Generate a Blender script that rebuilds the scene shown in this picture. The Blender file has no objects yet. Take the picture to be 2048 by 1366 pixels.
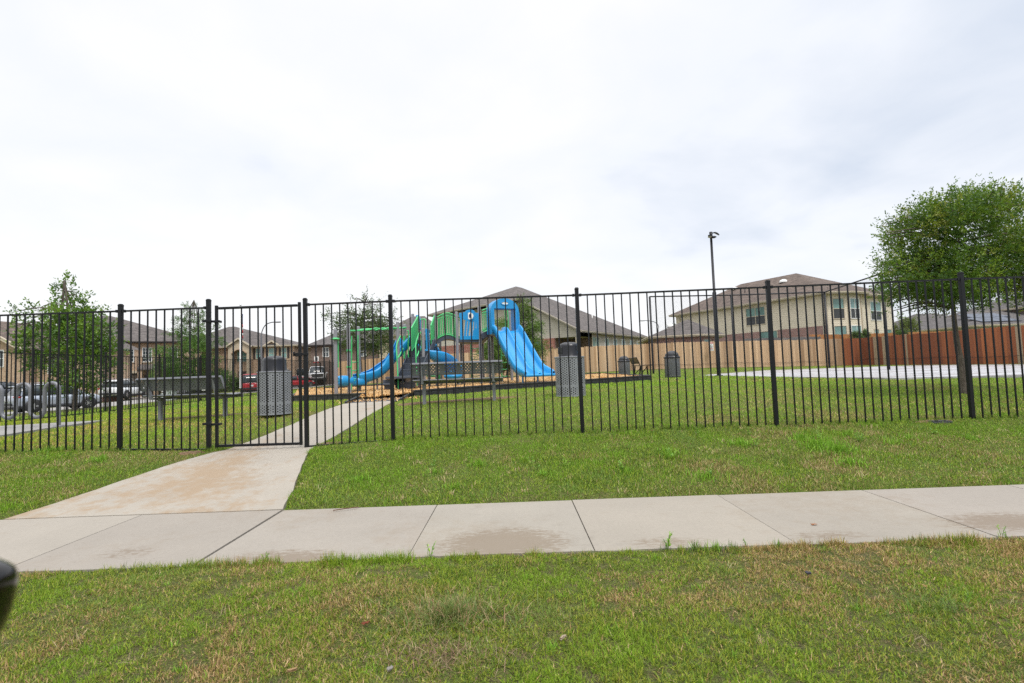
import bpy, math, random
import numpy as np
from mathutils import Vector, Matrix
R = math.radians
PI = math.pi
sc = bpy.context.scene
COL = sc.collection
rnd = random.Random(7)
nr = np.random.default_rng(11)

# ------------------------------------------------------------------ camera
CAMZ = 1.13
F = 1024.0
PITCH, ROLL = math.atan(57 / 1024), 0.035
_r0 = Vector((1, 0, 0)); _u0 = Vector((0, -math.sin(PITCH), math.cos(PITCH))); FW = Vector((0, math.cos(PITCH), math.sin(PITCH)))
RT = _r0 * math.cos(ROLL) - _u0 * math.sin(ROLL)
UP = _r0 * math.sin(ROLL) + _u0 * math.cos(ROLL)
EYE = Vector((0, 0, CAMZ))
cd = bpy.data.cameras.new('camera'); cam = bpy.data.objects.new('camera', cd); COL.objects.link(cam)
M = Matrix((RT, UP, -FW)).transposed().to_4x4(); M.translation = EYE
cam.matrix_world = M
cd.sensor_width = 36; cd.lens = 18; cd.clip_start = 0.02; cd.clip_end = 4000
cd.dof.use_dof = True; cd.dof.focus_distance = 9.0; cd.dof.aperture_fstop = 4.5
sc.camera = cam

def ray(px, py):
    return FW + RT * ((px - 1024) / F) - UP * ((py - 683) / F)
def P(px, py, Y):
    """the point at distance Y ahead that the survey photograph shows at (px, py)"""
    d = ray(px, py); return EYE + d * (Y / d.y)

# ------------------------------------------------------------------ terrain
_pts = [(-12, 6.74, .274), (-5.6, 6.74, .268), (-4, 6.74, .207), (-2.7, 6.74, .203), (-1.4, 6.74, .262), (0, 6.74, .274), (5, 6.74, .274), (9, 6.74, .274),
        (-7.1, 10.2, .363), (-4.4, 9.5, .45), (-1.8, 10.3, .49), (1.2, 10.2, .57), (-2.1, 12.5, .55), (4.6, 17, .62),
        (5.5, 36, .74), (11, 35, .8), (21, 34.7, .64), (-12, 38, .42), (-13, 13.5, .25), (-12.8, 15.7, .26), (-12.8, 18.7, .28),
        (-12.8, 23.4, .31), (-12.8, 30, .40), (8, 9, .43), (10, 14, .50), (13.5, 13.5, .5), (8.2, 24, .63), (24, 20, .53), (24, 28, .56), (16, 24, .54), (14, 19, .52),
        (-8.5, 9.6, .37), (-17, 20, .16), (-28.5, 32, -.44), (-36, 45, -.36), (-29, 55, -.22), (-45, 50, -.25), (-23, 36, -.1), (-25, 72, .35), (0, 60, .8), (30, 60, .7),
        (-20, 12, .1), (-40, 30, -.5), (1.2, 15, .585), (3, 16, .6)]
_Pn = np.array(_pts, float)
def _phi(r2):
    return 0.5 * r2 * np.log(r2 + 1e-9)
_n = len(_Pn)
_d2 = ((_Pn[:, None, :2] - _Pn[None, :, :2]) ** 2).sum(-1)
_A = np.zeros((_n + 3, _n + 3)); _A[:_n, :_n] = _phi(_d2) + np.eye(_n) * 2.0
_A[:_n, _n] = 1; _A[:_n, _n + 1:] = _Pn[:, :2]; _A[_n:, :_n] = _A[:_n, _n:].T
_W = np.linalg.solve(_A, np.concatenate([_Pn[:, 2], [0, 0, 0]]))
def Zn(x, y):
    x = np.asarray(x, float); y = np.asarray(y, float)
    xc = np.clip(x, -42, 28); yc = np.clip(y, 6.74, 66)
    sh = xc.shape
    xf, yf = xc.ravel(), yc.ravel(); out = np.empty(xf.size)
    for i in range(0, xf.size, 20000):
        a, b = xf[i:i + 20000], yf[i:i + 20000]
        k = _phi((a[:, None] - _Pn[None, :, 0]) ** 2 + (b[:, None] - _Pn[None, :, 1]) ** 2)
        out[i:i + 20000] = k @ _W[:_n] + _W[_n] + _W[_n + 1] * a + _W[_n + 2] * b
    zb = out.reshape(sh)
    t = np.clip((y - 4.45) / (6.74 - 4.45), 0, 1)
    front = (.274 - .070 * np.exp(-((x + 3.3) / 1.25) ** 2)) * (t * .75 + .25 * t * t * (3 - 2 * t))
    front = np.where(y < 3.0, -(3.0 - y) * .015, front)
    w = np.clip((y - 6.4) / .7, 0, 1); w = w * w * (3 - 2 * w)
    return front * (1 - w) + zb * w
def Z(x, y):
    return float(Zn(np.array([x]), np.array([y]))[0])
def G(px, py):
    """where the line of sight through (px, py) meets the ground"""
    d = ray(px, py); a, b = 1.0, 120.0
    t = 1.0
    while t < 160:
        p = EYE + d * t
        if p.z <= Z(p.x, p.y): break
        t += 0.25
    lo, hi = t - .25, t
    for _ in range(20):
        m = (lo + hi) / 2; p = EYE + d * m
        if p.z <= Z(p.x, p.y): hi = m
        else: lo = m
    return EYE + d * hi

_vn = {}
def vnoise(x, y, s, seed=0):
    """smooth value noise in 0..1 on arrays"""
    g = _vn.setdefault(seed, np.random.default_rng(seed + 100).random((256, 256)))
    x = np.asarray(x) * s + 31.7; y = np.asarray(y) * s + 57.3
    xi = np.floor(x).astype(int); yi = np.floor(y).astype(int); fx = x - xi; fy = y - yi
    fx = fx * fx * (3 - 2 * fx); fy = fy * fy * (3 - 2 * fy)
    a = g[xi % 256, yi % 256]; b = g[(xi + 1) % 256, yi % 256]; c = g[xi % 256, (yi + 1) % 256]; d = g[(xi + 1) % 256, (yi + 1) % 256]
    return (a * (1 - fx) + b * fx) * (1 - fy) + (c * (1 - fx) + d * fx) * fy

# ------------------------------------------------------------------ objects
def tag(o, label=None, cat=None, group=None, kind=None):
    if label: o['label'] = label
    if cat: o['category'] = cat
    if group: o['group'] = group
    if kind: o['kind'] = kind
    return o
def thing(name, label, cat, loc=(0, 0, 0), rz=0, group=None):
    o = bpy.data.objects.new(name, None); COL.objects.link(o)
    o.empty_display_size = .2
    o.location = loc; o.rotation_euler = (0, 0, rz)
    return tag(o, label, cat, group)
def root_of(o):
    while o.parent: o = o.parent
    return o
def copy_tree(o, parent=None):
    c = o.copy(); COL.objects.link(c); c.parent = parent
    for ch in list(o.children): copy_tree(ch, c)
    return c

class MB:
    def __init__(s):
        s.v = []; s.f = []; s.uv = {}; s.sm = []; s.col = None
    def add(s, verts, faces, smooth=False, uvs=None):
        b = len(s.v)
        s.v.extend([tuple(q) for q in verts])
        for i, f in enumerate(faces):
            if uvs is not None: s.uv[len(s.f)] = uvs[i]
            s.f.append([b + k for k in f]); s.sm.append(smooth)
        return s
    def quad(s, *pts, uv=None):
        return s.add(pts, [list(range(len(pts)))], uvs=[uv] if uv else None)
    def box(s, c, size, rz=0.0, M3=None):
        c = Vector(c); hx, hy, hz = [a / 2 for a in size]
        Rm = M3 if M3 is not None else Matrix.Rotation(rz, 3, 'Z')
        vs = [c + Rm @ Vector((x, y, z)) for z in (-hz, hz) for x, y in ((-hx, -hy), (hx, -hy), (hx, hy), (-hx, hy))]
        return s.add(vs, [[3, 2, 1, 0], [4, 5, 6, 7], [0, 1, 5, 4], [1, 2, 6, 5], [2, 3, 7, 6], [3, 0, 4, 7]])
    def bar(s, a, b, w, h=None, up=(0, 0, 1)):
        """rectangular bar from a to b; w across, h along up"""
        a, b = Vector(a), Vector(b); h = h or w
        d = (b - a); L = d.length; d.normalize(); u = Vector(up)
        if abs(d.dot(u)) > .95: u = Vector((0, 1, 0))
        x = d.cross(u).normalized(); z = x.cross(d)
        return s.box((a + b) / 2, (w, L, h), M3=Matrix((x, d, z)).transposed())
    def tube(s, path, r, n=8, caps=True, closed=False):
        path = [Vector(p) for p in path]; m = len(path)
        rr = r if isinstance(r, (list, tuple)) else [r] * m
        tang = []
        for i in range(m):
            if closed: t = path[(i + 1) % m] - path[i - 1]
            else: t = path[min(i + 1, m - 1)] - path[max(i - 1, 0)]
            tang.append(t.normalized())
        u = Vector((0, 0, 1)) if abs(tang[0].z) < .9 else Vector((1, 0, 0))
        u = (u - tang[0] * u.dot(tang[0])).normalized()
        vs = []
        for i in range(m):
            t = tang[i]; u = (u - t * u.dot(t)).normalized(); w = t.cross(u)
            for k in range(n):
                a = 2 * PI * k / n
                vs.append(path[i] + (u * math.cos(a) + w * math.sin(a)) * rr[i])
        fs = []
        for i in range(m if closed else m - 1):
            j = (i + 1) % m
            for k in range(n):
                k2 = (k + 1) % n
                fs.append([i * n + k, i * n + k2, j * n + k2, j * n + k])
        s.add(vs, fs, True)
        if caps and not closed:
            s.add(vs[:n][::-1], [list(range(n))]); s.add(vs[-n:], [list(range(n))])
        return s
    def lathe(s, c, prof, n=24, axis='Z', uvr=None):
        """prof: list of (radius, height)"""
        c = Vector(c); vs = []; m = len(prof)
        for i, (r, h) in enumerate(prof):
            for k in range(n + 1):
                a = 2 * PI * k / n
                p = Vector((r * math.cos(a), r * math.sin(a), h))
                if axis == 'Y': p = Vector((p.x, p.z, p.y))
                if axis == 'X': p = Vector((p.z, p.x, p.y))
                vs.append(c + p)
        fs = []; uvs = []
        for i in range(m - 1):
            for k in range(n):
                fs.append([i * (n + 1) + k, i * (n + 1) + k + 1, (i + 1) * (n + 1) + k + 1, (i + 1) * (n + 1) + k])
                rr = uvr or max(prof[i][0], prof[i + 1][0])
                u0, u1 = 2 * PI * k / n * rr, 2 * PI * (k + 1) / n * rr
                uvs.append([(u0, prof[i][1]), (u1, prof[i][1]), (u1, prof[i + 1][1]), (u0, prof[i + 1][1])])
        return s.add(vs, fs, True, uvs)
    def prism(s, pts, d):
        """polygon (3-D points in a plane) pushed along vector d"""
        pts = [Vector(p) for p in pts]; d = Vector(d); n = len(pts)
        q = [p + d for p in pts]
        fs = [list(range(n))[::-1], list(range(n, 2 * n))] + [[i, (i + 1) % n, n + (i + 1) % n, n + i] for i in range(n)]
        return s.add(pts + q, fs)
    def ring(s, outer, inner, d):
        """frame between two loops of equal count, pushed along d"""
        n = len(outer); d = Vector(d)
        o = [Vector(p) for p in outer]; i_ = [Vector(p) for p in inner]
        vs = o + i_ + [p + d for p in o] + [p + d for p in i_]
        fs = []
        for a in range(n):
            b = (a + 1) % n
            fs += [[a, b, n + b, n + a], [2 * n + b, 2 * n + a, 3 * n + a, 3 * n + b], [b, a, 2 * n + a, 2 * n + b], [n + a, n + b, 3 * n + b, 3 * n + a]]
        return s.add(vs, fs)
    def build(s, name, mat, parent=None, world=True, fix=True):
        me = bpy.data.meshes.new(name)
        vs = [Vector(v) for v in s.v]
        if world and parent is not None:
            r = root_of(parent)
            inv = (Matrix.Translation(r.location) @ Matrix.Rotation(r.rotation_euler.z, 4, 'Z')).inverted()
            lv = [inv @ v for v in vs]
        else: lv = vs
        me.from_pydata([tuple(v) for v in lv], [], s.f)
        uvl = me.uv_layers.new(name='UVMap'); data = np.zeros(len(me.loops) * 2)
        li = 0
        for fi, f in enumerate(s.f):
            uvs = s.uv.get(fi)
            if uvs is None:
                a = vs[f[0]]; n = Vector((0, 0, 0))
                for k in range(1, len(f) - 1): n += (vs[f[k]] - a).cross(vs[f[k + 1]] - a)
                if n.length > 0: n.normalize()
                if abs(n.z) > .92: t, b = Vector((1, 0, 0)), Vector((0, 1, 0))
                else:
                    t = Vector((-n.y, n.x, 0)).normalized(); b = n.cross(t)
                uvs = [(vs[k].dot(t), vs[k].dot(b)) for k in f]
            for q in uvs:
                data[li * 2] = q[0]; data[li * 2 + 1] = q[1]; li += 1
        uvl.data.foreach_set('uv', data)
        me.polygons.foreach_set('use_smooth', s.sm)
        if s.col is not None:
            ca = me.color_attributes.new('Col', 'FLOAT_COLOR', 'POINT')
            arr = np.ones((len(s.v), 4)); arr[:, :3] = np.array(s.col); ca.data.foreach_set('color', arr.ravel())
        if mat: me.materials.append(mat)
        me.update()
        o = bpy.data.objects.new(name, me); COL.objects.link(o)
        if parent is not None: o.parent = parent
        return o
    def paint(s, c):
        """give all vertices added since the last call one colour"""
        if s.col is None: s.col = []
        s.col += [tuple(c)] * (len(s.v) - len(s.col))
        return s

def npmesh(name, verts, faces, mat, cols=None, parent=None, smooth=False):
    """fast mesh: verts (n,3), faces (m,k) all of the same length k"""
    me = bpy.data.meshes.new(name)
    m, k = faces.shape
    me.vertices.add(len(verts)); me.vertices.foreach_set('co', np.ascontiguousarray(verts, dtype=np.float32).ravel())
    me.loops.add(m * k); me.loops.foreach_set('vertex_index', faces.astype(np.int32).ravel())
    me.polygons.add(m); me.polygons.foreach_set('loop_start', np.arange(m, dtype=np.int32) * k)
    try: me.polygons.foreach_set('loop_total', np.full(m, k, dtype=np.int32))
    except Exception: pass
    me.update(calc_edges=True)
    if smooth: me.polygons.foreach_set('use_smooth', np.ones(m, dtype=bool))
    if cols is not None:
        ca = me.color_attributes.new('Col', 'FLOAT_COLOR', 'POINT')
        arr = np.ones((len(verts), 4), dtype=np.float32); arr[:, :3] = cols; ca.data.foreach_set('color', arr.ravel())
    if mat: me.materials.append(mat)
    o = bpy.data.objects.new(name, me); COL.objects.link(o)
    if parent is not None: o.parent = parent
    return o
def bevel(o, w=.01, seg=2):
    m = o.modifiers.new('bevel', 'BEVEL'); m.width = w; m.segments = seg; m.limit_method = 'ANGLE'
    return o
def solid(o, t, off=-1):
    m = o.modifiers.new('solid', 'SOLIDIFY'); m.thickness = t; m.offset = off
    return o
def subsurf(o, l=1):
    m = o.modifiers.new('sub', 'SUBSURF'); m.levels = l; m.render_levels = l
    return o
# ------------------------------------------------------------------ materials
class NT:
    def __init__(s, name):
        s.m = bpy.data.materials.new(name); s.m.use_nodes = True; s.t = s.m.node_tree
        s.b = s.t.nodes['Principled BSDF']; s.out = s.t.nodes['Material Output']
    def n(s, typ, **kw):
        nd = s.t.nodes.new(typ)
        for k, v in kw.items():
            if k.startswith('i_'):
                key = k[2:].replace('_', ' ')
                nd.inputs[key if key in nd.inputs else int(key)].default_value = v
            else: setattr(nd, k, v)
        return nd
    def l(s, a, b): s.t.links.new(a, b)
    def coord(s, kind='Object', scale=(1, 1, 1)):
        tc = s.n('ShaderNodeTexCoord'); mp = s.n('ShaderNodeMapping'); mp.inputs['Scale'].default_value = scale
        s.l(tc.outputs[kind], mp.inputs[0]); return mp.outputs[0]
    def world(s, scale=(1, 1, 1)):
        g = s.n('ShaderNodeNewGeometry'); mp = s.n('ShaderNodeMapping'); mp.inputs['Scale'].default_value = scale
        s.l(g.outputs['Position'], mp.inputs[0]); return mp.outputs[0]
    def noise(s, co, scale, detail=5, rough=.55, dist=0):
        nd = s.n('ShaderNodeTexNoise'); nd.inputs['Scale'].default_value = scale; nd.inputs['Detail'].default_value = detail
        nd.inputs['Roughness'].default_value = rough; nd.inputs['Distortion'].default_value = dist
        s.l(co, nd.inputs['Vector']); return nd.outputs['Fac']
    def ramp(s, fac, stops):
        nd = s.n('ShaderNodeValToRGB'); e = nd.color_ramp.elements
        while len(e) < len(stops): e.new(.5)
        for i, (p, c) in enumerate(stops):
            e[i].position = p; e[i].color = (c, c, c, 1) if not hasattr(c, '__len__') else (*c[:3], 1)
        s.l(fac, nd.inputs[0]); return nd.outputs[0]
    def mix(s, fac, a, b, blend='MIX'):
        nd = s.n('ShaderNodeMix', data_type='RGBA', blend_type=blend)
        for v, k in ((fac, 0), (a, 6), (b, 7)):
            if hasattr(v, 'is_linked') or hasattr(v, 'links'): s.l(v, nd.inputs[k])
            elif hasattr(v, '__len__'): nd.inputs[k].default_value = (*v[:3], 1)
            else: nd.inputs[k].default_value = v
        return nd.outputs[2]
    def math(s, op, a, b=0.0, clamp=False):
        nd = s.n('ShaderNodeMath', operation=op, use_clamp=clamp)
        for v, k in ((a, 0), (b, 1)):
            if hasattr(v, 'links'): s.l(v, nd.inputs[k])
            else: nd.inputs[k].default_value = v
        return nd.outputs[0]
    def bump(s, h, strength=.3, dist=.01):
        nd = s.n('ShaderNodeBump'); nd.inputs['Strength'].default_value = strength; nd.inputs['Distance'].default_value = dist
        s.l(h, nd.inputs['Height']); s.l(nd.outputs[0], s.b.inputs['Normal'])
    def base(s, c):
        if hasattr(c, 'links'): s.l(c, s.b.inputs['Base Color'])
        else: s.b.inputs['Base Color'].default_value = (*c[:3], 1)
        return s
    def setp(s, **kw):
        for k, v in kw.items():
            key = k.replace('_', ' ')
            if hasattr(v, 'links'): s.l(v, s.b.inputs[key])
            else: s.b.inputs[key].default_value = v
        return s

def simple(name, c, rough=.5, metal=0, var=.18, scale=6, bump=.05, spec=.5, grime=None):
    t = NT(name); co = t.coord('Object')
    f = t.noise(co, scale, 6, .6)
    lo = tuple(x * (1 - var) for x in c); hi = tuple(min(1, x * (1 + var)) for x in c)
    col = t.ramp(f, [(.3, lo), (.7, hi)])
    if grime:
        g = t.ramp(t.noise(t.coord('Object', (1, 1, .35)), scale * .6, 8, .7), [(.52, 0), (.7, 1)])
        col = t.mix(t.math('MULTIPLY', g, .5), col, grime)
    t.base(col).setp(Roughness=rough, Metallic=metal)
    t.b.inputs['Specular IOR Level'].default_value = spec
    if bump: t.bump(t.noise(co, scale * 8, 4), bump, .004)
    return t.m

M_ = {}
M_['black'] = simple('black_powder_coat', (.0045, .005, .0075), .36, 0, .3, 9, .08, spec=.34)
M_['black_plastic'] = simple('black_plastic', (.022, .023, .026), .5, 0, .25, 8, .08, grime=(.10, .085, .065))
M_['bonnet'] = simple('lid_plastic', (.009, .0095, .013), .30, 0, .2, 8, .05)
M_['steel'] = simple('grey_coated_steel', (.19, .197, .215), .42, 0, .14, 7, .05)
M_['galv'] = simple('galvanised_steel', (.17, .174, .19), .42, .2, .12, 10, .05)
M_['post'] = simple('grey_playground_post', (.215, .215, .235), .4, 0, .08, 5, .02)
M_['blue'] = simple('blue_moulded_plastic', (.014, .27, .60), .34, 0, .07, 4, .02)
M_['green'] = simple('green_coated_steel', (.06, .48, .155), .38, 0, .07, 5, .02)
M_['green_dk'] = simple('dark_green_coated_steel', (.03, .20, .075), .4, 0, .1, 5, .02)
M_['deck'] = simple('slate_coated_deck', (.05, .062, .085), .5, 0, .12, 6, .05)
M_['white'] = simple('white_paint', (.78, .78, .76), .45, 0, .05, 6, .03)
M_['red'] = simple('red_paint', (.5, .02, .025), .35, 0, .08, 6, .03)
M_['navy'] = simple('navy_paint', (.02, .035, .12), .45, 0, .08, 6, .03)
M_['rubber'] = simple('tyre_rubber', (.018, .018, .018), .8, 0, .2, 12, .1)
M_['trim'] = simple('tan_trim', (.56, .49, .38), .6, 0, .06, 4, .03)
M_['trim_grey'] = simple('grey_trim', (.42, .38, .32), .6, 0, .06, 4, .03)
M_['shutter'] = simple('dark_brown_shutter', (.04, .03, .028), .6, 0, .1, 6, .03)
M_['door'] = simple('dark_door_paint', (.05, .035, .03), .5, 0, .1, 6, .03)
M_['garage'] = simple('garage_door_paint', (.10, .08, .065), .55, 0, .1, 5, .03)
M_['cream_door'] = simple('light_door_paint', (.5, .45, .36), .55, 0, .06, 5, .03)
M_['alum'] = simple('aluminium_rim', (.5, .5, .52), .3, .8, .1, 9, .03)
M_['plate_grey'] = simple('utility_cabinet_paint', (.42, .47, .44), .5, 0, .08, 5, .03)

def glass(name, c, rough=.06):
    t = NT(name)
    co = t.coord('Object'); f = t.noise(co, 1.3, 3)
    t.base(t.ramp(f, [(.3, tuple(x * .7 for x in c)), (.7, tuple(x * 1.3 for x in c))])).setp(Roughness=rough)
    t.b.inputs['Specular IOR Level'].default_value = .6
    return t.m
M_['pane'] = glass('window_glass', (.045, .06, .066))
M_['pane_teal'] = glass('tinted_window_glass', (.17, .31, .29), .12)
M_['screen'] = simple('insect_screen', (.05, .055, .06), .7, 0, .1, 6, .0)
M_['car_glass'] = glass('car_glass', (.035, .045, .05), .03)
M_['lamp_red'] = glass('tail_lamp_red', (.45, .01, .012), .12)
M_['lamp_clear'] = glass('head_lamp', (.5, .5, .48), .1)
def paint(name, c, metal=.0):
    t = NT(name); co = t.coord('Object'); f = t.noise(co, 2.5, 4)
    t.base(t.ramp(f, [(.3, tuple(x * .92 for x in c)), (.7, tuple(min(1, x * 1.06) for x in c))])).setp(Roughness=.28, Metallic=metal)
    t.b.inputs['Coat Weight'].default_value = .6; t.b.inputs['Coat Roughness'].default_value = .05
    return t.m
M_['car_silver'] = paint('silver_car_paint', (.36, .395, .45), .35)
M_['car_white'] = paint('white_car_paint', (.74, .75, .76))
M_['car_red'] = paint('red_car_paint', (.42, .015, .025))
M_['car_dark'] = paint('dark_car_paint', (.03, .034, .045))
M_['car_blue'] = paint('blue_grey_car_paint', (.10, .13, .18))
M_['car_black'] = paint('black_car_paint', (.008, .008, .010))
M_['mirror_black'] = simple('mirror_black', (.0015, .0015, .002), .10, 0, .1, 6, 0, spec=.5)

def brick(name, cols, mortar, sx=1.0):
    t = NT(name); co = t.coord('UV')
    b = t.n('ShaderNodeTexBrick'); b.offset = .5
    b.inputs['Scale'].default_value = 1; b.inputs['Brick Width'].default_value = .21; b.inputs['Row Height'].default_value = .075
    b.inputs['Mortar Size'].default_value = .006; b.inputs['Mortar Smooth'].default_value = .3
    b.inputs['Color1'].default_value = (0, 0, 0, 1); b.inputs['Color2'].default_value = (1, 1, 1, 1); b.inputs['Mortar'].default_value = (.5, .5, .5, 1)
    b.inputs['Bias'].default_value = 0
    t.l(co, b.inputs['Vector'])
    c = t.ramp(b.outputs['Color'], [(i / (len(cols) - 1), k) for i, k in enumerate(cols)])
    big = t.noise(co, .6, 4)
    c = t.mix(t.ramp(big, [(.35, 0), (.7, .35)]), c, tuple(x * .75 for x in cols[0]))
    fine = t.noise(co, 22, 3)
    c = t.mix(t.math('MULTIPLY', fine, .3), c, cols[-1])
    c = t.mix(b.outputs['Fac'], c, mortar)
    t.base(c).setp(Roughness=.9)
    t.bump(t.math('SUBTRACT', 1.0, b.outputs['Fac']), .5, .008)
    return t.m
M_['brick_tan'] = brick('tan_brick', [(.29, .17, .105), (.45, .305, .20), (.53, .375, .25), (.38, .24, .155), (.57, .42, .295)], (.45, .385, .31))
M_['brick_red'] = brick('red_brick', [(.20, .05, .035), (.32, .10, .07), (.26, .075, .055), (.40, .19, .15)], (.46, .42, .38))
M_['brick_pink'] = brick('pink_brick', [(.24, .11, .10), (.34, .18, .16), (.28, .14, .13), (.42, .27, .24)], (.45, .40, .36))
M_['brick_brown'] = brick('brown_brick', [(.11, .07, .055), (.17, .115, .09), (.14, .09, .075), (.21, .15, .12)], (.24, .21, .18))

def siding(name, c):
    t = NT(name); co = t.coord('UV'); sp = t.n('ShaderNodeSeparateXYZ'); t.l(co, sp.inputs[0])
    v = t.math('FRACT', t.math('DIVIDE', sp.outputs[1], .165))
    n = t.noise(co, 1.5, 5)
    col = t.ramp(n, [(.3, tuple(x * .93 for x in c)), (.7, tuple(min(1, x * 1.05) for x in c))])
    line = t.ramp(v, [(0, 1), (.05, 1), (.09, 0)])
    col = t.mix(t.math('MULTIPLY', line, .35), col, tuple(x * .45 for x in c))
    t.base(col).setp(Roughness=.75)
    t.bump(t.math('SUBTRACT', 1.0, v), .5, .02)
    return t.m
M_['siding_cream'] = siding('cream_siding', (.72, .645, .51))
M_['siding_tan'] = siding('greige_siding', (.48, .45, .385))
M_['stucco'] = simple('beige_stone', (.5, .42, .31), .85, 0, .12, 3, .1)
def shingle(name, c):
    t = NT(name); co = t.coord('UV')
    b = t.n('ShaderNodeTexBrick'); b.offset = .37
    b.inputs['Scale'].default_value = 1; b.inputs['Brick Width'].default_value = .33; b.inputs['Row Height'].default_value = .14
    b.inputs['Mortar Size'].default_value = .007; b.inputs['Mortar Smooth'].default_value = .1
    b.inputs['Color1'].default_value = (0, 0, 0, 1); b.inputs['Color2'].default_value = (1, 1, 1, 1)
    t.l(co, b.inputs['Vector'])
    col = t.ramp(b.outputs['Color'], [(0, tuple(x * .68 for x in c)), (.5, c), (1, tuple(x * 1.4 for x in c))])
    n = t.noise(co, .5, 5); col = t.mix(t.ramp(n, [(.4, 0), (.7, .4)]), col, tuple(x * .8 for x in c))
    col = t.mix(b.outputs['Fac'], col, tuple(x * .4 for x in c))
    t.base(col).setp(Roughness=.95)
    t.bump(t.math('SUBTRACT', 1.0, b.outputs['Fac']), .4, .012)
    return t.m
M_['roof'] = shingle('brown_shingles', (.116, .101, .094))
M_['roof_grey'] = shingle('grey_shingles', (.115, .104, .10))
M_['roof_warm'] = shingle('warm_shingles', (.13, .098, .08))

def wood(name, stain=False):
    t = NT(name); at = t.n('ShaderNodeAttribute', attribute_name='Col')
    co = t.coord('Object', (14, 14, 1.1)); g = t.noise(co, 3.2, 7, .65, .6)
    col = t.mix(t.ramp(g, [(.32, 0), (.72, 1)]), t.mix(.30, at.outputs[0], (.02, .012, .008), 'MIX'), at.outputs[0])
    co2 = t.coord('Object', (1, 1, .5)); w = t.noise(co2, .9, 5)
    if not stain:
        col = t.mix(t.ramp(w, [(.5, 0), (.75, .4)]), col, (.36, .29, .23))
    # knots
    vo = t.n('ShaderNodeTexVoronoi'); vo.inputs['Scale'].default_value = 1.0; t.l(t.coord('Object', (7, 7, 2.2)), vo.inputs['Vector'])
    k = t.ramp(vo.outputs['Distance'], [(.05, 1), (.1, 0)])
    col = t.mix(t.math('MULTIPLY', k, .6), col, (.07, .035, .02))
    t.base(col).setp(Roughness=.8); t.bump(g, .3, .006)
    return t.m
M_['wood'] = wood('weathered_cedar'); M_['wood_stain'] = wood('stained_cedar', True)

def concrete(name, c, stain, joint=False, wet=False, streak=(1, 1, 1), amt=.55, dampamt=.55, spots=(), thr=(.50, .60), tone=False):
    t = NT(name); co = t.world(); cs = t.world(streak)
    f = t.noise(co, 38, 6, .7); m = t.noise(co, 1.1, 6, .6)
    col = t.ramp(m, [(.3, tuple(x * .9 for x in c)), (.7, tuple(x * 1.06 for x in c))])
    col = t.mix(t.math('MULTIPLY', t.ramp(f, [(.35, 1), (.6, 0)]), .22), col, tuple(x * .55 for x in c))
    # broom finish lines across the walk
    wv = t.noise(t.world((130, 2, 1)), 1.0, 3); col = t.mix(t.math('MULTIPLY', wv, .22), col, tuple(x * .6 for x in c))
    s1 = t.noise(cs, .55, 8, .62, .4); br = t.noise(co, 7, 6, .7)
    sm = t.ramp(t.math('ADD', t.math('MULTIPLY', s1, .62), t.math('MULTIPLY', br, .38)), [(thr[0], 0), (thr[1], 1)])
    col = t.mix(t.math('MULTIPLY', sm, amt), col, stain)
    s2 = t.noise(t.world((1, 1, 1)), .42, 7, .6); sm2 = t.ramp(t.math('ADD', t.math('MULTIPLY', s2, .7), t.math('MULTIPLY', br, .3)), [(.56, 0), (.63, 1)])
    col = t.mix(t.math('MULTIPLY', sm2, dampamt), col, tuple(x * .52 for x in c))
    if spots:
        sp3 = t.n('ShaderNodeSeparateXYZ'); t.l(co, sp3.inputs[0]); acc = None
        for (sx, sy, rx, ry, wt_) in spots:
            a_ = t.math('DIVIDE', t.math('SUBTRACT', sp3.outputs[0], sx), rx); b_ = t.math('DIVIDE', t.math('SUBTRACT', sp3.outputs[1], sy), ry)
            dd = t.math('SQRT', t.math('ADD', t.math('MULTIPLY', a_, a_), t.math('MULTIPLY', b_, b_))); v = t.math('MULTIPLY', t.math('MAXIMUM', t.math('SUBTRACT', 1.0, dd), 0.0), wt_)
            acc = v if acc is None else t.math('MAXIMUM', acc, v)
        nz = t.noise(t.world((.6, 1.3, 1)), 24, 7, .75)
        dm = t.ramp(t.math('ADD', acc, t.math('MULTIPLY', t.math('SUBTRACT', nz, .5), t.math('MULTIPLY', t.math('MINIMUM', acc, .4), 8.0))), [(.18, 0), (.62, 1)])
        col = t.mix(t.math('MULTIPLY', dm, .72), col, (c[0] * .56, c[1] * .47, c[2] * .38))
    # dark specks
    vo = t.n('ShaderNodeTexVoronoi'); vo.inputs['Scale'].default_value = 9; t.l(co, vo.inputs['Vector'])
    sp = t.ramp(vo.outputs['Distance'], [(.035, 1), (.06, 0)])
    col = t.mix(t.math('MULTIPLY', sp, .45), col, (.12, .09, .07))
    if tone:
        at = t.n('ShaderNodeAttribute', attribute_name='Col'); col = t.mix(1.0, col, at.outputs[0], 'MULTIPLY')
    t.base(col)
    if wet: t.setp(Roughness=t.ramp(sm2, [(0, .42), (1, .16)]))
    else: t.setp(Roughness=t.ramp(sm2, [(0, .85), (1, .6)]))
    t.bump(f, .25, .003)
    return t.m
M_['walk'] = concrete('sidewalk_concrete', (.325, .294, .248), (.23, .18, .125), amt=.35, dampamt=.25, spots=[(-.1, 3.42, .55, .42, 1.35), (-1.5, 3.24, .5, .28, 1.15), (3.3, 3.5, .6, .28, 1.1), (.95, 3.33, .4, .16, .6), (2.0, 3.36, .4, .14, .6), (-2.62, 3.5, .3, .2, .5), (-5.2, 3.5, .4, .3, .8)], tone=True)
M_['path'] = concrete('path_concrete', (.36, .322, .268), (.285, .195, .112), streak=(1.3, .55, 1), amt=.75, dampamt=.1)
M_['court'] = concrete('court_concrete', (.50, .50, .515), (.14, .085, .06), wet=True, streak=(.16, 2.6, 1), amt=.6, dampamt=.35, thr=(.47, .56))
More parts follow.
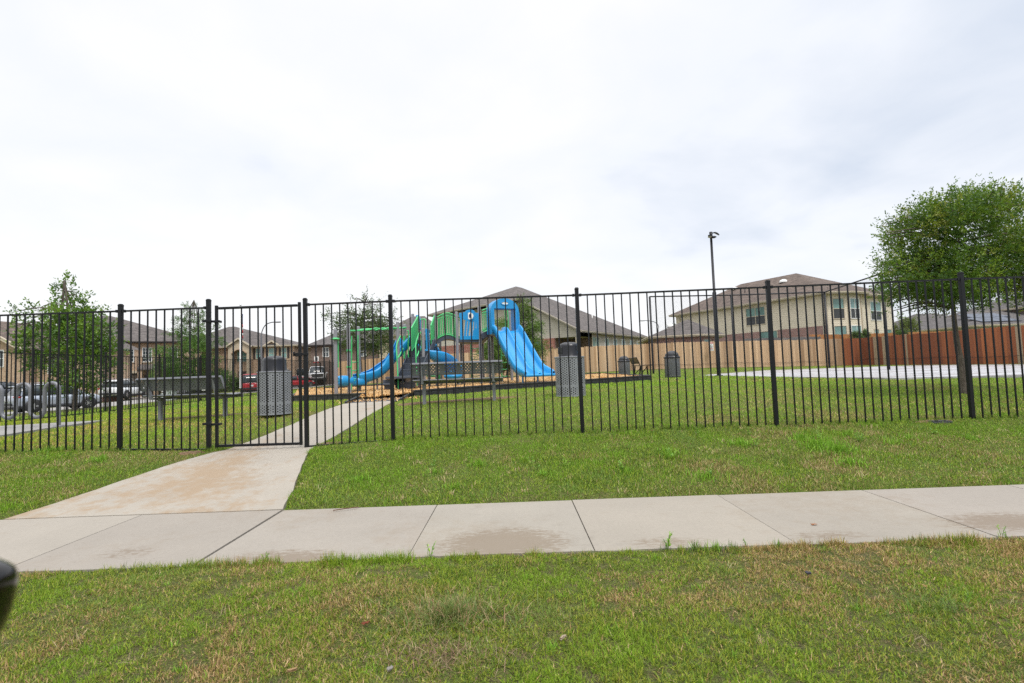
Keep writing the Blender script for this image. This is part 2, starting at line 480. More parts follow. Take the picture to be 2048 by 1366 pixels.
M_['drive'] = concrete('driveway_concrete', (.32, .29, .25), (.24, .2, .16), amt=.3)
M_['slab'] = concrete('pad_concrete', (.27, .26, .245), (.22, .19, .16), amt=.3)
M_['road'] = concrete('road_concrete', (.33, .315, .295), (.22, .2, .18), amt=.4)
M_['joint'] = simple('joint_filler', (.035, .03, .025), .95, 0, .4, 20, .3)

def attr(name, rough=.6, trans=0.0, spec=.3, vary=True):
    t = NT(name); at = t.n('ShaderNodeAttribute', attribute_name='Col')
    t.base(at.outputs[0]).setp(Roughness=rough); t.b.inputs['Specular IOR Level'].default_value = spec
    if trans:
        tr = t.n('ShaderNodeBsdfTranslucent'); t.l(t.mix(.5, at.outputs[0], (.25, .4, .03)), tr.inputs[0])
        mx = t.n('ShaderNodeMixShader'); mx.inputs[0].default_value = trans
        t.l(t.b.outputs[0], mx.inputs[1]); t.l(tr.outputs[0], mx.inputs[2]); t.l(mx.outputs[0], t.out.inputs[0])
    return t.m
M_['leaf'] = attr('leaf', .45, .3, .4)
M_['blade'] = attr('grass_blade', .55, .25, .25)
M_['chip'] = attr('wood_chip', .85, 0, .2)

def bark():
    t = NT('bark'); co = t.coord('Object', (1, 1, .3)); f = t.noise(co, 28, 6, .65); g = t.noise(t.coord('Object'), 3, 4)
    c = t.ramp(f, [(.3, (.035, .027, .022)), (.55, (.13, .105, .085)), (.75, (.23, .20, .17))])
    t.base(t.mix(t.math('MULTIPLY', g, .4), c, (.09, .08, .07))).setp(Roughness=.95); t.bump(f, .9, .02)
    return t.m
M_['bark'] = bark()

def turf():
    t = NT('turf'); co = t.world()
    f = t.noise(co, 120, 6, .75); m = t.noise(co, 4.5, 6, .65); b = t.noise(co, .38, 6, .6)
    g = t.ramp(f, [(.36, (.035, .045, .012)), (.48, (.105, .135, .028)), (.62, (.20, .245, .06))])
    d = t.ramp(f, [(.36, (.045, .033, .025)), (.5, (.15, .11, .065)), (.64, (.30, .23, .13))])
    sel = t.ramp(t.math('ADD', t.math('MULTIPLY', m, .6), t.math('MULTIPLY', b, .5)), [(.53, 0), (.68, 1)])
    col = t.mix(t.math('MULTIPLY', sel, .75), g, d)
    big = t.noise(co, .09, 4)
    col = t.mix(t.ramp(big, [(.4, 0), (.7, .3)]), col, (.15, .17, .035))
    t.base(col).setp(Roughness=.95); t.b.inputs['Specular IOR Level'].default_value = .1
    t.bump(f, .8, .03)
    return t.m
M_['turf'] = turf()
def soil():
    t = NT('soil'); co = t.world(); f = t.noise(co, 30, 6, .7)
    t.base(t.ramp(f, [(.3, (.06, .035, .02)), (.6, (.20, .12, .065)), (.75, (.32, .21, .12))])).setp(Roughness=1.0); t.bump(f, .9, .02)
    return t.m
M_['soil'] = soil()
def mulch():
    t = NT('wood_mulch'); co = t.world()
    vo = t.n('ShaderNodeTexVoronoi'); vo.inputs['Scale'].default_value = 34; t.l(co, vo.inputs['Vector'])
    vo.inputs['Randomness'].default_value = 1
    c = t.ramp(vo.outputs['Color'], [(.1, (.36, .21, .085)), (.4, (.50, .31, .125)), (.65, (.56, .37, .175)), (.9, (.42, .245, .09))])
    c = t.mix(t.ramp(vo.outputs['Distance'], [(.4, 0), (.85, .35)]), c, (.2, .1, .04))
    t.base(c).setp(Roughness=.9); t.bump(t.math('SUBTRACT', 1.0, vo.outputs['Distance']), .8, .03)
    return t.m
M_['mulch'] = mulch()

def perforated(name, c, pitch, rad, stagger=True, band=None, pv=None):
    """coated sheet steel with real holes (transparent where the UV falls in a hole)"""
    t = NT(name); co = t.coord('UV'); sp = t.n('ShaderNodeSeparateXYZ'); t.l(co, sp.inputs[0])
    pv = pv or pitch; v = t.math('DIVIDE', sp.outputs[1], pv * .5); row = t.math('FLOOR', v)
    u = t.math('DIVIDE', sp.outputs[0], pitch)
    u = t.math('ADD', u, t.math('MULTIPLY', t.math('FLOORED_MODULO', row, 2.0), .5))
    fu = t.math('SUBTRACT', t.math('FRACT', u), .5); fv = t.math('MULTIPLY', t.math('SUBTRACT', t.math('FRACT', v), .5), .5 * pv / pitch)
    d = t.math('SQRT', t.math('ADD', t.math('MULTIPLY', fu, fu), t.math('MULTIPLY', fv, fv)))
    hole = t.math('LESS_THAN', d, rad / pitch)
    if band:   # solid bands, as (repeat, solid part) along u, and v limits of the perforated zones
        rep, sol, zones = band
        if rep:
            fr = t.math('FRACT', t.math('DIVIDE', sp.outputs[0], rep)); hole = t.math('MULTIPLY', hole, t.math('GREATER_THAN', fr, sol))
        tot = None
        for a, b in zones:
            q = t.math('MULTIPLY', t.math('GREATER_THAN', sp.outputs[1], a), t.math('LESS_THAN', sp.outputs[1], b))
            tot = q if tot is None else t.math('ADD', tot, q)
        hole = t.math('MULTIPLY', hole, tot)
    n = t.noise(t.coord('Object'), 6, 4)
    t.base(t.ramp(n, [(.3, tuple(x * .9 for x in c)), (.7, tuple(x * 1.1 for x in c))])).setp(Roughness=.42)
    tr = t.n('ShaderNodeBsdfTransparent'); mx = t.n('ShaderNodeMixShader')
    t.l(hole, mx.inputs[0]); t.l(t.b.outputs[0], mx.inputs[1]); t.l(tr.outputs[0], mx.inputs[2]); t.l(mx.outputs[0], t.out.inputs[0])
    return t.m
M_['perf_can'] = perforated('perforated_can_steel', (.23, .24, .26), .078, .0118, band=(.468, .06, [(.03, .19), (.24, .75)]), pv=.047)
M_['perf_bench'] = perforated('perforated_bench_steel', (.15, .156, .175), .058, .0125, band=(.30, .2, [(.02, .095), (.115, .20)]), pv=.07)
M_['mesh_can'] = perforated('expanded_mesh_steel', (.14, .147, .16), .03, .0085)
def net():
    t = NT('sports_net'); co = t.coord('UV'); sp = t.n('ShaderNodeSeparateXYZ'); t.l(co, sp.inputs[0])
    a = t.math('LESS_THAN', t.math('FRACT', t.math('DIVIDE', sp.outputs[0], .05)), .055)
    b = t.math('LESS_THAN', t.math('FRACT', t.math('DIVIDE', sp.outputs[1], .05)), .055)
    k = t.math('MAXIMUM', a, b); t.base((.06, .06, .065)).setp(Roughness=.8)
    tr = t.n('ShaderNodeBsdfTransparent'); mx = t.n('ShaderNodeMixShader')
    t.l(k, mx.inputs[0]); t.l(tr.outputs[0], mx.inputs[1]); t.l(t.b.outputs[0], mx.inputs[2]); t.l(mx.outputs[0], t.out.inputs[0])
    return t.m
M_['net'] = net()
def solar():
    t = NT('solar_glass'); t.base((.015, .022, .045)).setp(Roughness=.12); return t.m
M_['solar'] = solar()

# ------------------------------------------------------------------ sky and sun
SUN_EL, SUN_AZ = R(56), R(152)         # azimuth from +Y towards +X
w = bpy.data.worlds.new('World'); sc.world = w; w.use_nodes = True
wt = w.node_tree; wt.nodes.clear()
def wn(typ, **kw):
    nd = wt.nodes.new(typ)
    for k, v in kw.items(): setattr(nd, k, v)
    return nd
wl = wt.links.new
out = wn('ShaderNodeOutputWorld'); tc = wn('ShaderNodeTexCoord')
sky = wn('ShaderNodeTexSky', sky_type='NISHITA'); sky.sun_disc = False; sky.sun_elevation = SUN_EL; sky.sun_rotation = SUN_AZ
bg1 = wn('ShaderNodeBackground'); bg1.inputs[1].default_value = .1; wl(sky.outputs[0], bg1.inputs[0])
sep = wn('ShaderNodeSeparateXYZ'); wl(tc.outputs['Generated'], sep.inputs[0])
def wm(op, a, b=0.0, c=None):
    nd = wn('ShaderNodeMath', operation=op)
    for i, v in enumerate((a, b) if c is None else (a, b, c)):
        if hasattr(v, 'links'): wl(v, nd.inputs[i])
        else: nd.inputs[i].default_value = v
    return nd.outputs[0]
# cloud layer seen as a flat sheet: direction / (height + small)
den = wm('ADD', wm('MAXIMUM', sep.outputs[2], 0.0), .22)
cx = wm('ADD', wm('DIVIDE', sep.outputs[0], den), 4.3); cy = wm('ADD', wm('DIVIDE', sep.outputs[1], den), 7.9)
cmb = wn('ShaderNodeCombineXYZ'); wl(cx, cmb.inputs[0]); wl(cy, cmb.inputs[1])
n1 = wn('ShaderNodeTexNoise'); n1.inputs['Scale'].default_value = .75; n1.inputs['Detail'].default_value = 7; n1.inputs['Roughness'].default_value = .5; n1.inputs['Distortion'].default_value = .5
wl(cmb.outputs[0], n1.inputs['Vector'])
n2 = wn('ShaderNodeTexNoise'); n2.inputs['Scale'].default_value = 2.3; n2.inputs['Detail'].default_value = 6; n2.inputs['Roughness'].default_value = .5; n2.inputs['Distortion'].default_value = .3
wl(cmb.outputs[0], n2.inputs['Vector'])
nsum = wm('ADD', wm('MULTIPLY', n1.outputs['Fac'], .6), wm('MULTIPLY', n2.outputs['Fac'], .4))
# greyer towards the right (east) side, where the deck is thicker
side = wm('MULTIPLY', wm('MAXIMUM', wm('SUBTRACT', sep.outputs[0], .12), 0.0), .85)
f = wm('ADD', wm('MULTIPLY', wm('SUBTRACT', nsum, .465), 2.1), wm('SUBTRACT', side, wm('MULTIPLY', wm('MAXIMUM', wm('SUBTRACT', .30, sep.outputs[2]), 0.0), .9)))
rp = wn('ShaderNodeValToRGB'); e = rp.color_ramp.elements
e[0].position = .0; e[0].color = (.765, .765, .775, 1); e[1].position = .85; e[1].color = (.44, .505, .61, 1)
x = rp.color_ramp.elements.new(.3); x.color = (.70, .722, .765, 1)
wl(f, rp.inputs[0])
# an overcast sky is brightest overhead
mr = wn('ShaderNodeMapRange'); mr.inputs['From Min'].default_value = .66; mr.inputs['From Max'].default_value = 1.0; mr.inputs['To Min'].default_value = 1.0; mr.inputs['To Max'].default_value = 3.2
wl(sep.outputs[2], mr.inputs[0])
bg2 = wn('ShaderNodeBackground'); wl(rp.outputs[0], bg2.inputs[0]); wl(mr.outputs[0], bg2.inputs[1])
mx = wn('ShaderNodeMixShader'); mx.inputs[0].default_value = .92
wl(bg1.outputs[0], mx.inputs[1]); wl(bg2.outputs[0], mx.inputs[2]); wl(mx.outputs[0], out.inputs[0])
sl = bpy.data.lights.new('sun', 'SUN'); sl.energy = 1.4; sl.angle = R(14); sl.color = (1, .96, .9)
so = bpy.data.objects.new('sun', sl); COL.objects.link(so)
sd = Vector((math.sin(SUN_AZ) * math.cos(SUN_EL), math.cos(SUN_AZ) * math.cos(SUN_EL), math.sin(SUN_EL)))
so.location = sd * 60; so.rotation_euler = sd.to_track_quat('Z', 'Y').to_euler()
sc.view_settings.view_transform = 'Standard'; sc.view_settings.look = 'None'; sc.view_settings.gamma = 1; sc.view_settings.exposure = .48
sc.cycles.transparent_max_bounces = 24; sc.cycles.max_bounces = 6; sc.cycles.use_denoising = False; sc.render.filter_size = 1.3
# ------------------------------------------------------------------ ground, walks, grass
def pip(x, y, poly):
    x = np.asarray(x); y = np.asarray(y); inside = np.zeros(x.shape, bool); n = len(poly); j = n - 1
    for i in range(n):
        xi, yi = poly[i][0], poly[i][1]; xj, yj = poly[j][0], poly[j][1]
        c = ((yi > y) != (yj > y)) & (x < (xj - xi) * (y - yi) / (yj - yi + 1e-12) + xi)
        inside ^= c; j = i
    return inside
W0, W1 = 3.22, 4.46            # sidewalk edges
PL = [(-4.42, 4.46), (-4.28, 5.0), (-4.17, 5.5), (-4.06, 6.0), (-3.92, 6.5), (-3.80, 6.75), (-3.72, 7.4), (-3.66, 8.5), (-3.70, 9.7), (-3.78, 11.0), (-3.84, 12.0)]
PR = [(-2.02, 4.46), (-2.16, 5.0), (-2.31, 5.5), (-2.46, 6.0), (-2.60, 6.5), (-2.60, 6.75), (-2.58, 7.4), (-2.57, 8.5), (-2.58, 9.7), (-2.66, 11.0), (-2.72, 12.0)]
PATH = PL + PR[::-1]
BED = [(-6.3, 14.6), (-3.67, 12.9), (-2.57, 12.84), (4.69, 17.75), (4.6, 26.5), (-9.9, 24.5)]
COURT = [(7.95, 23.3), (10.45, 14.05), (13.2, 13.0), (22.6, 11.6), (23.4, 29.5), (14.6, 30.0)]
RACKPAD = [(-8.45, 8.5), (-8.45, 10.05), (-8.62, 10.8), (-10.6, 10.75), (-12.3, 10.6), (-12.3, 8.4)]
def axis(parts):
    out = []
    for a, b, s in parts:
        out += list(np.arange(a, b - 1e-6, s))
    out.append(parts[-1][1]); return np.array(out)
gx = axis([(-600, -100, 100), (-100, -44, 14), (-44, -16, 1.0), (-16, -8, .3), (-8, 9, .16), (9, 15, .35), (15, 30, 1), (30, 100, 14), (100, 600, 100)])
gy = axis([(-300, -20, 70), (-20, 0, 5), (0, 3.22, .16), (3.22, 4.46, .31), (4.46, 8, .16), (8, 16, .25), (16, 40, .6), (40, 70, 2), (70, 130, 12), (130, 700, 95)])
GX, GY = np.meshgrid(gx, gy)
GZ = Zn(GX, GY)
bump_n = (vnoise(GX, GY, 1.7, 3) - .5) * .035 + (vnoise(GX, GY, 5.5, 4) - .5) * .018
nearw = np.clip((46 - GY) / 20, 0, 1)
GZ = GZ + bump_n * nearw
near_walk = (GY > W0 - .12) & (GY < W1 + .12); GZ = np.where(near_walk, np.minimum(GZ, Zn(GX, GY) - .004), GZ)
GZ = np.where((GY > W0 - .01) & (GY < W1 + .01), -.05, GZ)
for poly, dz in ((PATH, .06), (BED, .10), (COURT, .08), (RACKPAD, .06)):
    GZ = np.where(pip(GX, GY, poly), Zn(GX, GY) - dz, GZ)
ny, nx = GX.shape
verts = np.stack([GX, GY, GZ], -1).reshape(-1, 3)
idx = np.arange(nx * ny).reshape(ny, nx)
faces = np.stack([idx[:-1, :-1], idx[:-1, 1:], idx[1:, 1:], idx[1:, :-1]], -1).reshape(-1, 4)
_GX, _GY, _GZ = gx, gy, GZ
def surf(x, y):
    """height of the ground mesh itself"""
    i = np.clip(np.searchsorted(_GX, x) - 1, 0, len(_GX) - 2); j = np.clip(np.searchsorted(_GY, y) - 1, 0, len(_GY) - 2)
    fx_ = (x - _GX[i]) / (_GX[i + 1] - _GX[i]); fy_ = (y - _GY[j]) / (_GY[j + 1] - _GY[j])
    return (_GZ[j, i] * (1 - fx_) + _GZ[j, i + 1] * fx_) * (1 - fy_) + (_GZ[j + 1, i] * (1 - fx_) + _GZ[j + 1, i + 1] * fx_) * fy_
tag(npmesh('ground', verts, faces, M_['turf'], smooth=True), kind='structure')

# sidewalk slabs: separate pours with open joints
xs = [-9.45, -8.21, -6.96, -5.72, -4.47, -3.225, -2.015, -.69, .465, 1.715, 2.955, 4.20, 5.44, 6.69, 7.93, 9.2]
m = MB()
for a, b in zip(xs[:-1], xs[1:]):
    ga = .011 if abs(a + 2.015) < .01 else .004
    gb = .011 if abs(b + 2.015) < .01 else .004
    t = rnd.uniform(-.004, .004); t2 = rnd.uniform(-.003, .003)
    nseg = 8; e0 = [W0 + rnd.uniform(-.006, .006) for _ in range(nseg + 1)]
    tops = []
    for k in range(nseg + 1):
        x = a + ga + (b - gb - a - ga) * k / nseg
        tops.append(((x, e0[k], t), (x, W1, t2)))
    for k in range(nseg):
        m.quad(tops[k][0], tops[k + 1][0], tops[k + 1][1], tops[k][1])
        m.quad((tops[k][0][0], tops[k][0][1], -.1), (tops[k + 1][0][0], tops[k + 1][0][1], -.1), tops[k + 1][0], tops[k][0])
        m.quad(tops[k][1], tops[k + 1][1], (tops[k + 1][1][0], W1, -.1), (tops[k][1][0], W1, -.1))
    tn = rnd.uniform(.94, 1.05); m.paint((tn, tn * rnd.uniform(.985, 1.0), tn * rnd.uniform(.96, 1.0)))
    for q in (tops[0], tops[-1]): m.quad(q[0], q[1], (q[1][0], q[1][1], -.1), (q[0][0], q[0][1], -.1))
m.paint((.9, .9, .88)); o = tag(m.build('sidewalk', M_['walk']), kind='structure')
m = MB(); m.box((0, (W0 + W1) / 2, -.03), (20, W1 - W0 - .04, .03)); tag(m.build('joint_filler', M_['joint']), kind='structure')

def lerp2(poly, n):
    """resample a polyline to n points"""
    L = [0]
    for a, b in zip(poly[:-1], poly[1:]): L.append(L[-1] + math.dist(a, b))
    out = []
    for i in range(n):
        s = L[-1] * i / (n - 1)
        for k in range(len(L) - 1):
            if s <= L[k + 1] + 1e-9:
                t = (s - L[k]) / max(1e-9, L[k + 1] - L[k]); out.append(tuple(poly[k][d] + (poly[k + 1][d] - poly[k][d]) * t for d in range(2))); break
    return out
def drape(name, left, right, mat, h=.012, n=40, k=6, skirt=.1, kind='structure', zf=None, jitter=0):
    L, Rr = lerp2(left, n), lerp2(right, n); m = MB(); rows = []
    for (a, b) in zip(L, Rr):
        row = []
        for i in range(k + 1):
            t = i / k; x = a[0] + (b[0] - a[0]) * t; y = a[1] + (b[1] - a[1]) * t
            if jitter and i in (0, k): x += rnd.uniform(-jitter, jitter); y += rnd.uniform(-jitter, jitter)
            row.append((x, y, (zf or Z)(x, y) + h))
        rows.append(row)
    vs = [p for r in rows for p in r]; fs = []
    for i in range(n - 1):
        for j in range(k): fs.append([i * (k + 1) + j, i * (k + 1) + j + 1, (i + 1) * (k + 1) + j + 1, (i + 1) * (k + 1) + j])
    m.add(vs, fs, True)
    dn = lambda p: (p[0], p[1], p[2] - skirt)
    edge = [r[0] for r in rows] + rows[-1][1:] + [r[-1] for r in rows[::-1]][1:] + rows[0][1:-1][::-1]
    for a, b in zip(edge, edge[1:] + edge[:1]): m.quad(a, b, dn(b), dn(a))
    o = m.build(name, mat)
    if kind: tag(o, kind=kind)
    return o
# gate path in two pours so that the joint at the gate and at the walk shows
drape('path', [(-4.42, 4.468)] + PL[1:], [(-2.02, 4.468)] + PR[1:], M_['path'], .004, 60, 10, .12, jitter=.008)
drape('bike_pad', [(-12.3, 8.4), (-8.45, 8.5)], [(-12.3, 10.6), (-10.6, 10.75), (-8.62, 10.8)], M_['slab'], .012, 20, 8)
def court_z(x, y): return .55 + max(0, (y - 13)) * .0025
m = MB(); top = []
nU, nV = 14, 14
A, B, C, D = (7.95, 23.3), (10.45, 14.05), (22.6, 11.6), (23.4, 29.5)
poly = [(x, y, court_z(x, y)) for x, y in COURT]
m.prism([(x, y, z - .16) for x, y, z in poly], (0, 0, .16))
tag(m.build('court', M_['court']), kind='structure')
# street, far houses' drives
drape('road', [(-31, 12), (-32, 22), (-33.5, 32), (-33.5, 42), (-31, 52), (-27, 62), (-20, 74)], [(-23, 12), (-24, 22), (-25.4, 32), (-25.6, 42), (-23.6, 52), (-19.6, 60), (-13, 70)], M_['road'], .02, 40, 8, .2)
drape('driveway', [(-33.6, 44.4), (-39, 47.0)], [(-31.6, 50.0), (-37.6, 53.0)], M_['drive'], .035, 8, 4, .2)
drape('driveway', [(-26.2, 62), (-23.0, 66.0)], [(-21, 71), (-15.5, 72)], M_['drive'], .035, 8, 4, .2)
# dirt strips under the benches and at the gate post
def patch(name, cx, cy, rx, ry, mat, h=.008, rz=0, n=28, seed=0):
    m = MB(); g = random.Random(seed); ring = []
    for k in range(n):
        a = 2 * PI * k / n; q = 1 + g.uniform(-.22, .22)
        x = math.cos(a) * rx * q; y = math.sin(a) * ry * q
        X = cx + x * math.cos(rz) - y * math.sin(rz); Y = cy + x * math.sin(rz) + y * math.cos(rz)
        ring.append((X, Y))
    mid = [(cx + (x - cx) * .55, cy + (y - cy) * .55) for x, y in ring]
    vs = [(x, y, Z(x, y) - .02) for x, y in ring] + [(x, y, Z(x, y) + h + .012) for x, y in mid] + [(cx, cy, Z(cx, cy) + h + .014)]
    fs = [[k, (k + 1) % n, n + (k + 1) % n, n + k] for k in range(n)] + [[n + k, n + (k + 1) % n, 2 * n] for k in range(n)]
    m.add(vs, fs, True); return tag(m.build(name, mat), kind='structure')
patch('dirt', -1.1, 10.75, 1.7, .28, M_['soil'], rz=.04, seed=1)
patch('dirt', -6.1, 10.4, 1.5, .2, M_['soil'], rz=-.1, seed=2)
patch('dirt', -4.12, 6.56, .2, .12, M_['soil'], rz=.5, seed=3)
patch('dirt', -2.45, 6.85, .28, .12, M_['soil'], seed=5)
patch('dirt', 5.42, 6.68, .34, .1, M_['soil'], seed=4)

# mulch bed
MFRONT = [(-6.25, 14.6), (-3.74, 12.98), (-3.70, 12.35), (-2.62, 12.28), (-2.54, 12.93), (4.66, 17.75)]; MBACK = [(-9.9, 24.4), (4.55, 26.4)]
def MZ(x, y): return Z(x, y) + .10
nu, nv = 90, 50
Fp = np.array(lerp2(MFRONT, nu)); Bp = np.array(lerp2(MBACK, nu))
V = np.linspace(0, 1, nv)[:, None, None]
XY = Fp[None] * (1 - V) + Bp[None] * V
mx_, my_ = XY[..., 0], XY[..., 1]
mz = Zn(mx_, my_) + .10 + (vnoise(mx_, my_, 1.3, 8) - .5) * .09 + (vnoise(mx_, my_, 5, 9) - .5) * .04
mz += .16 * np.exp(-((mx_ + 6.6) ** 2 / 1.6 + (my_ - 16.5) ** 2 / 3)) + .08 * np.exp(-((mx_ - 2.2) ** 2 / 1.5 + (my_ - 17) ** 2 / 1))
op = np.exp(-((mx_ + 3.15) ** 2 / .5 + (my_ - 13) ** 2 / .8)); mz -= .07 * op
idx = np.arange(nu * nv).reshape(nv, nu)
faces = np.stack([idx[:-1, :-1], idx[:-1, 1:], idx[1:, 1:], idx[1:, :-1]], -1).reshape(-1, 4)
tag(npmesh('mulch', np.stack([mx_, my_, mz], -1).reshape(-1, 3), faces, M_['mulch'], smooth=True), kind='structure')
# loose chips on top
N = 26000
u = nr.random(N); v = nr.random(N) ** 2.2
fi = u * (nu - 1); i0 = np.floor(fi).astype(int).clip(0, nu - 2); fr = (fi - i0)[:, None]
pf = Fp[i0] * (1 - fr) + Fp[i0 + 1] * fr; pb = Bp[i0] * (1 - fr) + Bp[i0 + 1] * fr
p = pf * (1 - v[:, None]) + pb * v[:, None]
# spilled onto the path at the opening
ns = 700; p[:ns, 0] = nr.normal(-3.15, .45, ns); p[:ns, 1] = 12.4 - np.abs(nr.normal(0, .35, ns))
vi = np.clip(v * (nv - 1), 0, nv - 1).astype(int); ui = np.clip(fi, 0, nu - 1).astype(int)
pz = mz[vi, ui] + .012
pz[:ns] = Zn(p[:ns, 0], p[:ns, 1]) + .03
yaw = nr.random(N) * 2 * PI; tilt = nr.normal(0, .5, N); L = nr.uniform(.012, .035, N); Wd = nr.uniform(.005, .012, N)
dx = np.stack([np.cos(yaw) * np.cos(tilt), np.sin(yaw) * np.cos(tilt), np.sin(tilt)], -1) * L[:, None]
dy = np.stack([-np.sin(yaw), np.cos(yaw), nr.normal(0, .3, N)], -1) * Wd[:, None]
c0 = np.stack([p[:, 0], p[:, 1], pz], -1)
q = np.stack([c0 - dx - dy, c0 + dx - dy, c0 + dx + dy, c0 - dx + dy], 1)
pal = np.array([(.62, .39, .16), (.52, .31, .12), (.68, .46, .22), (.44, .25, .09), (.58, .34, .13)])
cc = pal[nr.integers(0, 5, N)] * nr.uniform(.75, 1.2, (N, 1))
tag(npmesh('mulch_chips', q.reshape(-1, 3), np.arange(N * 4).reshape(N, 4), M_['chip'], np.repeat(cc, 4, 0)), 'loose tan wood chips spread over the play bed', None, None, 'stuff')

# ---- grass
def blades(name, x, y, L, Wd, lean, cols, seg=2, label=None, zoff=0.0, droop=.35):
    n = len(x); z = surf(x, y) - .003 + zoff
    yaw = nr.random(n) * 2 * PI; fyaw = yaw + PI / 2 + nr.normal(0, .5, n)
    d = np.stack([np.cos(yaw) * np.sin(lean), np.sin(yaw) * np.sin(lean), np.cos(lean)], -1)
    w_ = np.stack([np.cos(fyaw), np.sin(fyaw), np.zeros(n)], -1) * (Wd / 2)[:, None]
    b = np.stack([x, y, z], -1)
    tip = b + d * L[:, None]; tip[:, 2] -= L * droop * np.sin(lean) * .6; tip[:, 2] = np.maximum(tip[:, 2], z + .004)
    if seg == 1:
        v = np.stack([b - w_, b + w_, tip], 1).reshape(-1, 3); f_ = np.arange(n * 3).reshape(n, 3); rep = 3
    else:
        mid = b + d * (L * .55)[:, None]
        v = np.stack([b - w_, b + w_, mid + w_ * .8, mid - w_ * .8, tip], 1).reshape(-1, 3)
        k = (np.arange(n) * 5)[:, None]
        f_ = np.concatenate([k + np.array([[0, 1, 2]]), k + np.array([[0, 2, 3]]), k + np.array([[3, 2, 4]])], 1).reshape(-1, 3); rep = 5
    o = npmesh(name, v, f_, M_['blade'], np.repeat(cols, rep, 0))
    return tag(o, label, None, None, 'stuff')
GRN = np.array([(.19, .34, .022), (.13, .245, .02), (.265, .375, .03), (.075, .15, .018), (.31, .385, .042), (.165, .27, .045)])
DRY = np.array([(.42, .315, .135), (.30, .205, .09), (.55, .44, .23), (.20, .125, .06), (.36, .29, .105)])
def grass_cols(x, y, dry_bias, s1=2.2, s2=.45):
    n = len(x)
    f = .5 * vnoise(x, y, s1, 21) + .3 * vnoise(x, y, s1 * 3.3, 22) + .35 * vnoise(x, y, s2, 23) - .08
    pd = np.clip((f - .5) * 2.1 + dry_bias, .04, .8)
    isd = nr.random(n) < pd
    gi = np.clip((vnoise(x, y, 3.1, 24) * 1.3 - .15 + nr.normal(0, .22, n)) * 6, 0, 5).astype(int)
    c = np.where(isd[:, None], DRY[nr.integers(0, 5, n)], GRN[gi])
    return c * nr.uniform(.75, 1.25, (n, 1)), isd
def scatter(n, y0, y1, margin=.6, power=1.0, xlim=None):
    y = y0 + (y1 - y0) * nr.random(n) ** power
    hw = y * 1.07 + margin; x = (nr.random(n) * 2 - 1) * hw
    if xlim: k = (x > xlim[0]) & (x < xlim[1]); x, y = x[k], y[k]
    return x, y
def clear(x, y):
    k = ~((y > W0 + .02) & (y < W1 - .01))
    k &= ~pip(x, y, [(a + .015, b) for a, b in PL] + [(a - .015, b) for a, b in PR[::-1]])
    for poly in (BED, COURT, RACKPAD): k &= ~pip(x, y, poly)
    return k
# parkway strip in front
x, y = scatter(470000, 1.3, W0 + .05, .4, .8); k = clear(x, y) 
bare_s = None; bare = .4 * vnoise(x, y, 9, 31) + .6 * vnoise(x, y, 26, 32)
k &= nr.random(len(x)) < np.clip((bare - .30) * 7, .10, 1)
x, y = x[k], y[k]; c, isd = grass_cols(x, y, .27); c = c * np.array([[1.12, .97, 1.0]]); n = len(x)
tall = vnoise(x, y, 4, 33)
L = nr.uniform(.012, .034, n) * (.7 + .8 * tall); L[isd] *= 1.1
edge_t = np.clip(1 - np.abs(y - 3.18) / .09, 0, 1) * (vnoise(x, y, 5, 34) > .52); L *= 1 + edge_t * 1.1
lean = np.clip(np.abs(nr.normal(.85, .4, n)), 0, 1.5); lean *= 1 - .5 * edge_t
blades('grass', x, y, L, nr.uniform(.0018, .0036, n), lean, c, 2, 'short patchy lawn of green and dry blades')
# matted thatch lying flat between the blades
x, y = scatter(110000, 1.3, W0 + .02, .4, .8); k = clear(x, y); x, y = x[k], y[k]; n = len(x)
th = np.array([(.20, .135, .075), (.13, .085, .055), (.28, .21, .11), (.10, .075, .05), (.16, .15, .05), (.09, .07, .055)])
blades('thatch', x, y, nr.uniform(.010, .032, n), nr.uniform(.0014, .003, n), np.clip(nr.normal(1.42, .1, n), 1.1, 1.55), th[nr.integers(0, 6, n)] * nr.uniform(.7, 1.3, (n, 1)), 1, 'matted brown thatch between the blades of the front lawn', zoff=.004)
x, y = scatter(30000, W1, 7.0, .8, .9); k = clear(x, y); x, y = x[k], y[k]; n = len(x)
blades('thatch', x, y, nr.uniform(.015, .045, n), nr.uniform(.002, .005, n), np.clip(nr.normal(1.42, .1, n), 1.1, 1.55), th[nr.integers(0, 6, n)] * nr.uniform(.7, 1.3, (n, 1)), 1, 'matted brown thatch on the slope below the fence', zoff=.004)
# slope between walk and fence
x, y = scatter(330000, W1 - .03, 7.0, .8, .9); k = clear(x, y); x, y = x[k], y[k]; c, isd = grass_cols(x, y, .03, 1.7, .4); n = len(x)
tall = vnoise(x, y, 2.6, 41); L = nr.uniform(.018, .05, n) * (.55 + .9 * tall)
blades('grass', x, y, L, nr.uniform(.003, .006, n), np.clip(np.abs(nr.normal(.7, .4, n)), 0, 1.45), c, 2, 'short green lawn on the slope below the fence')
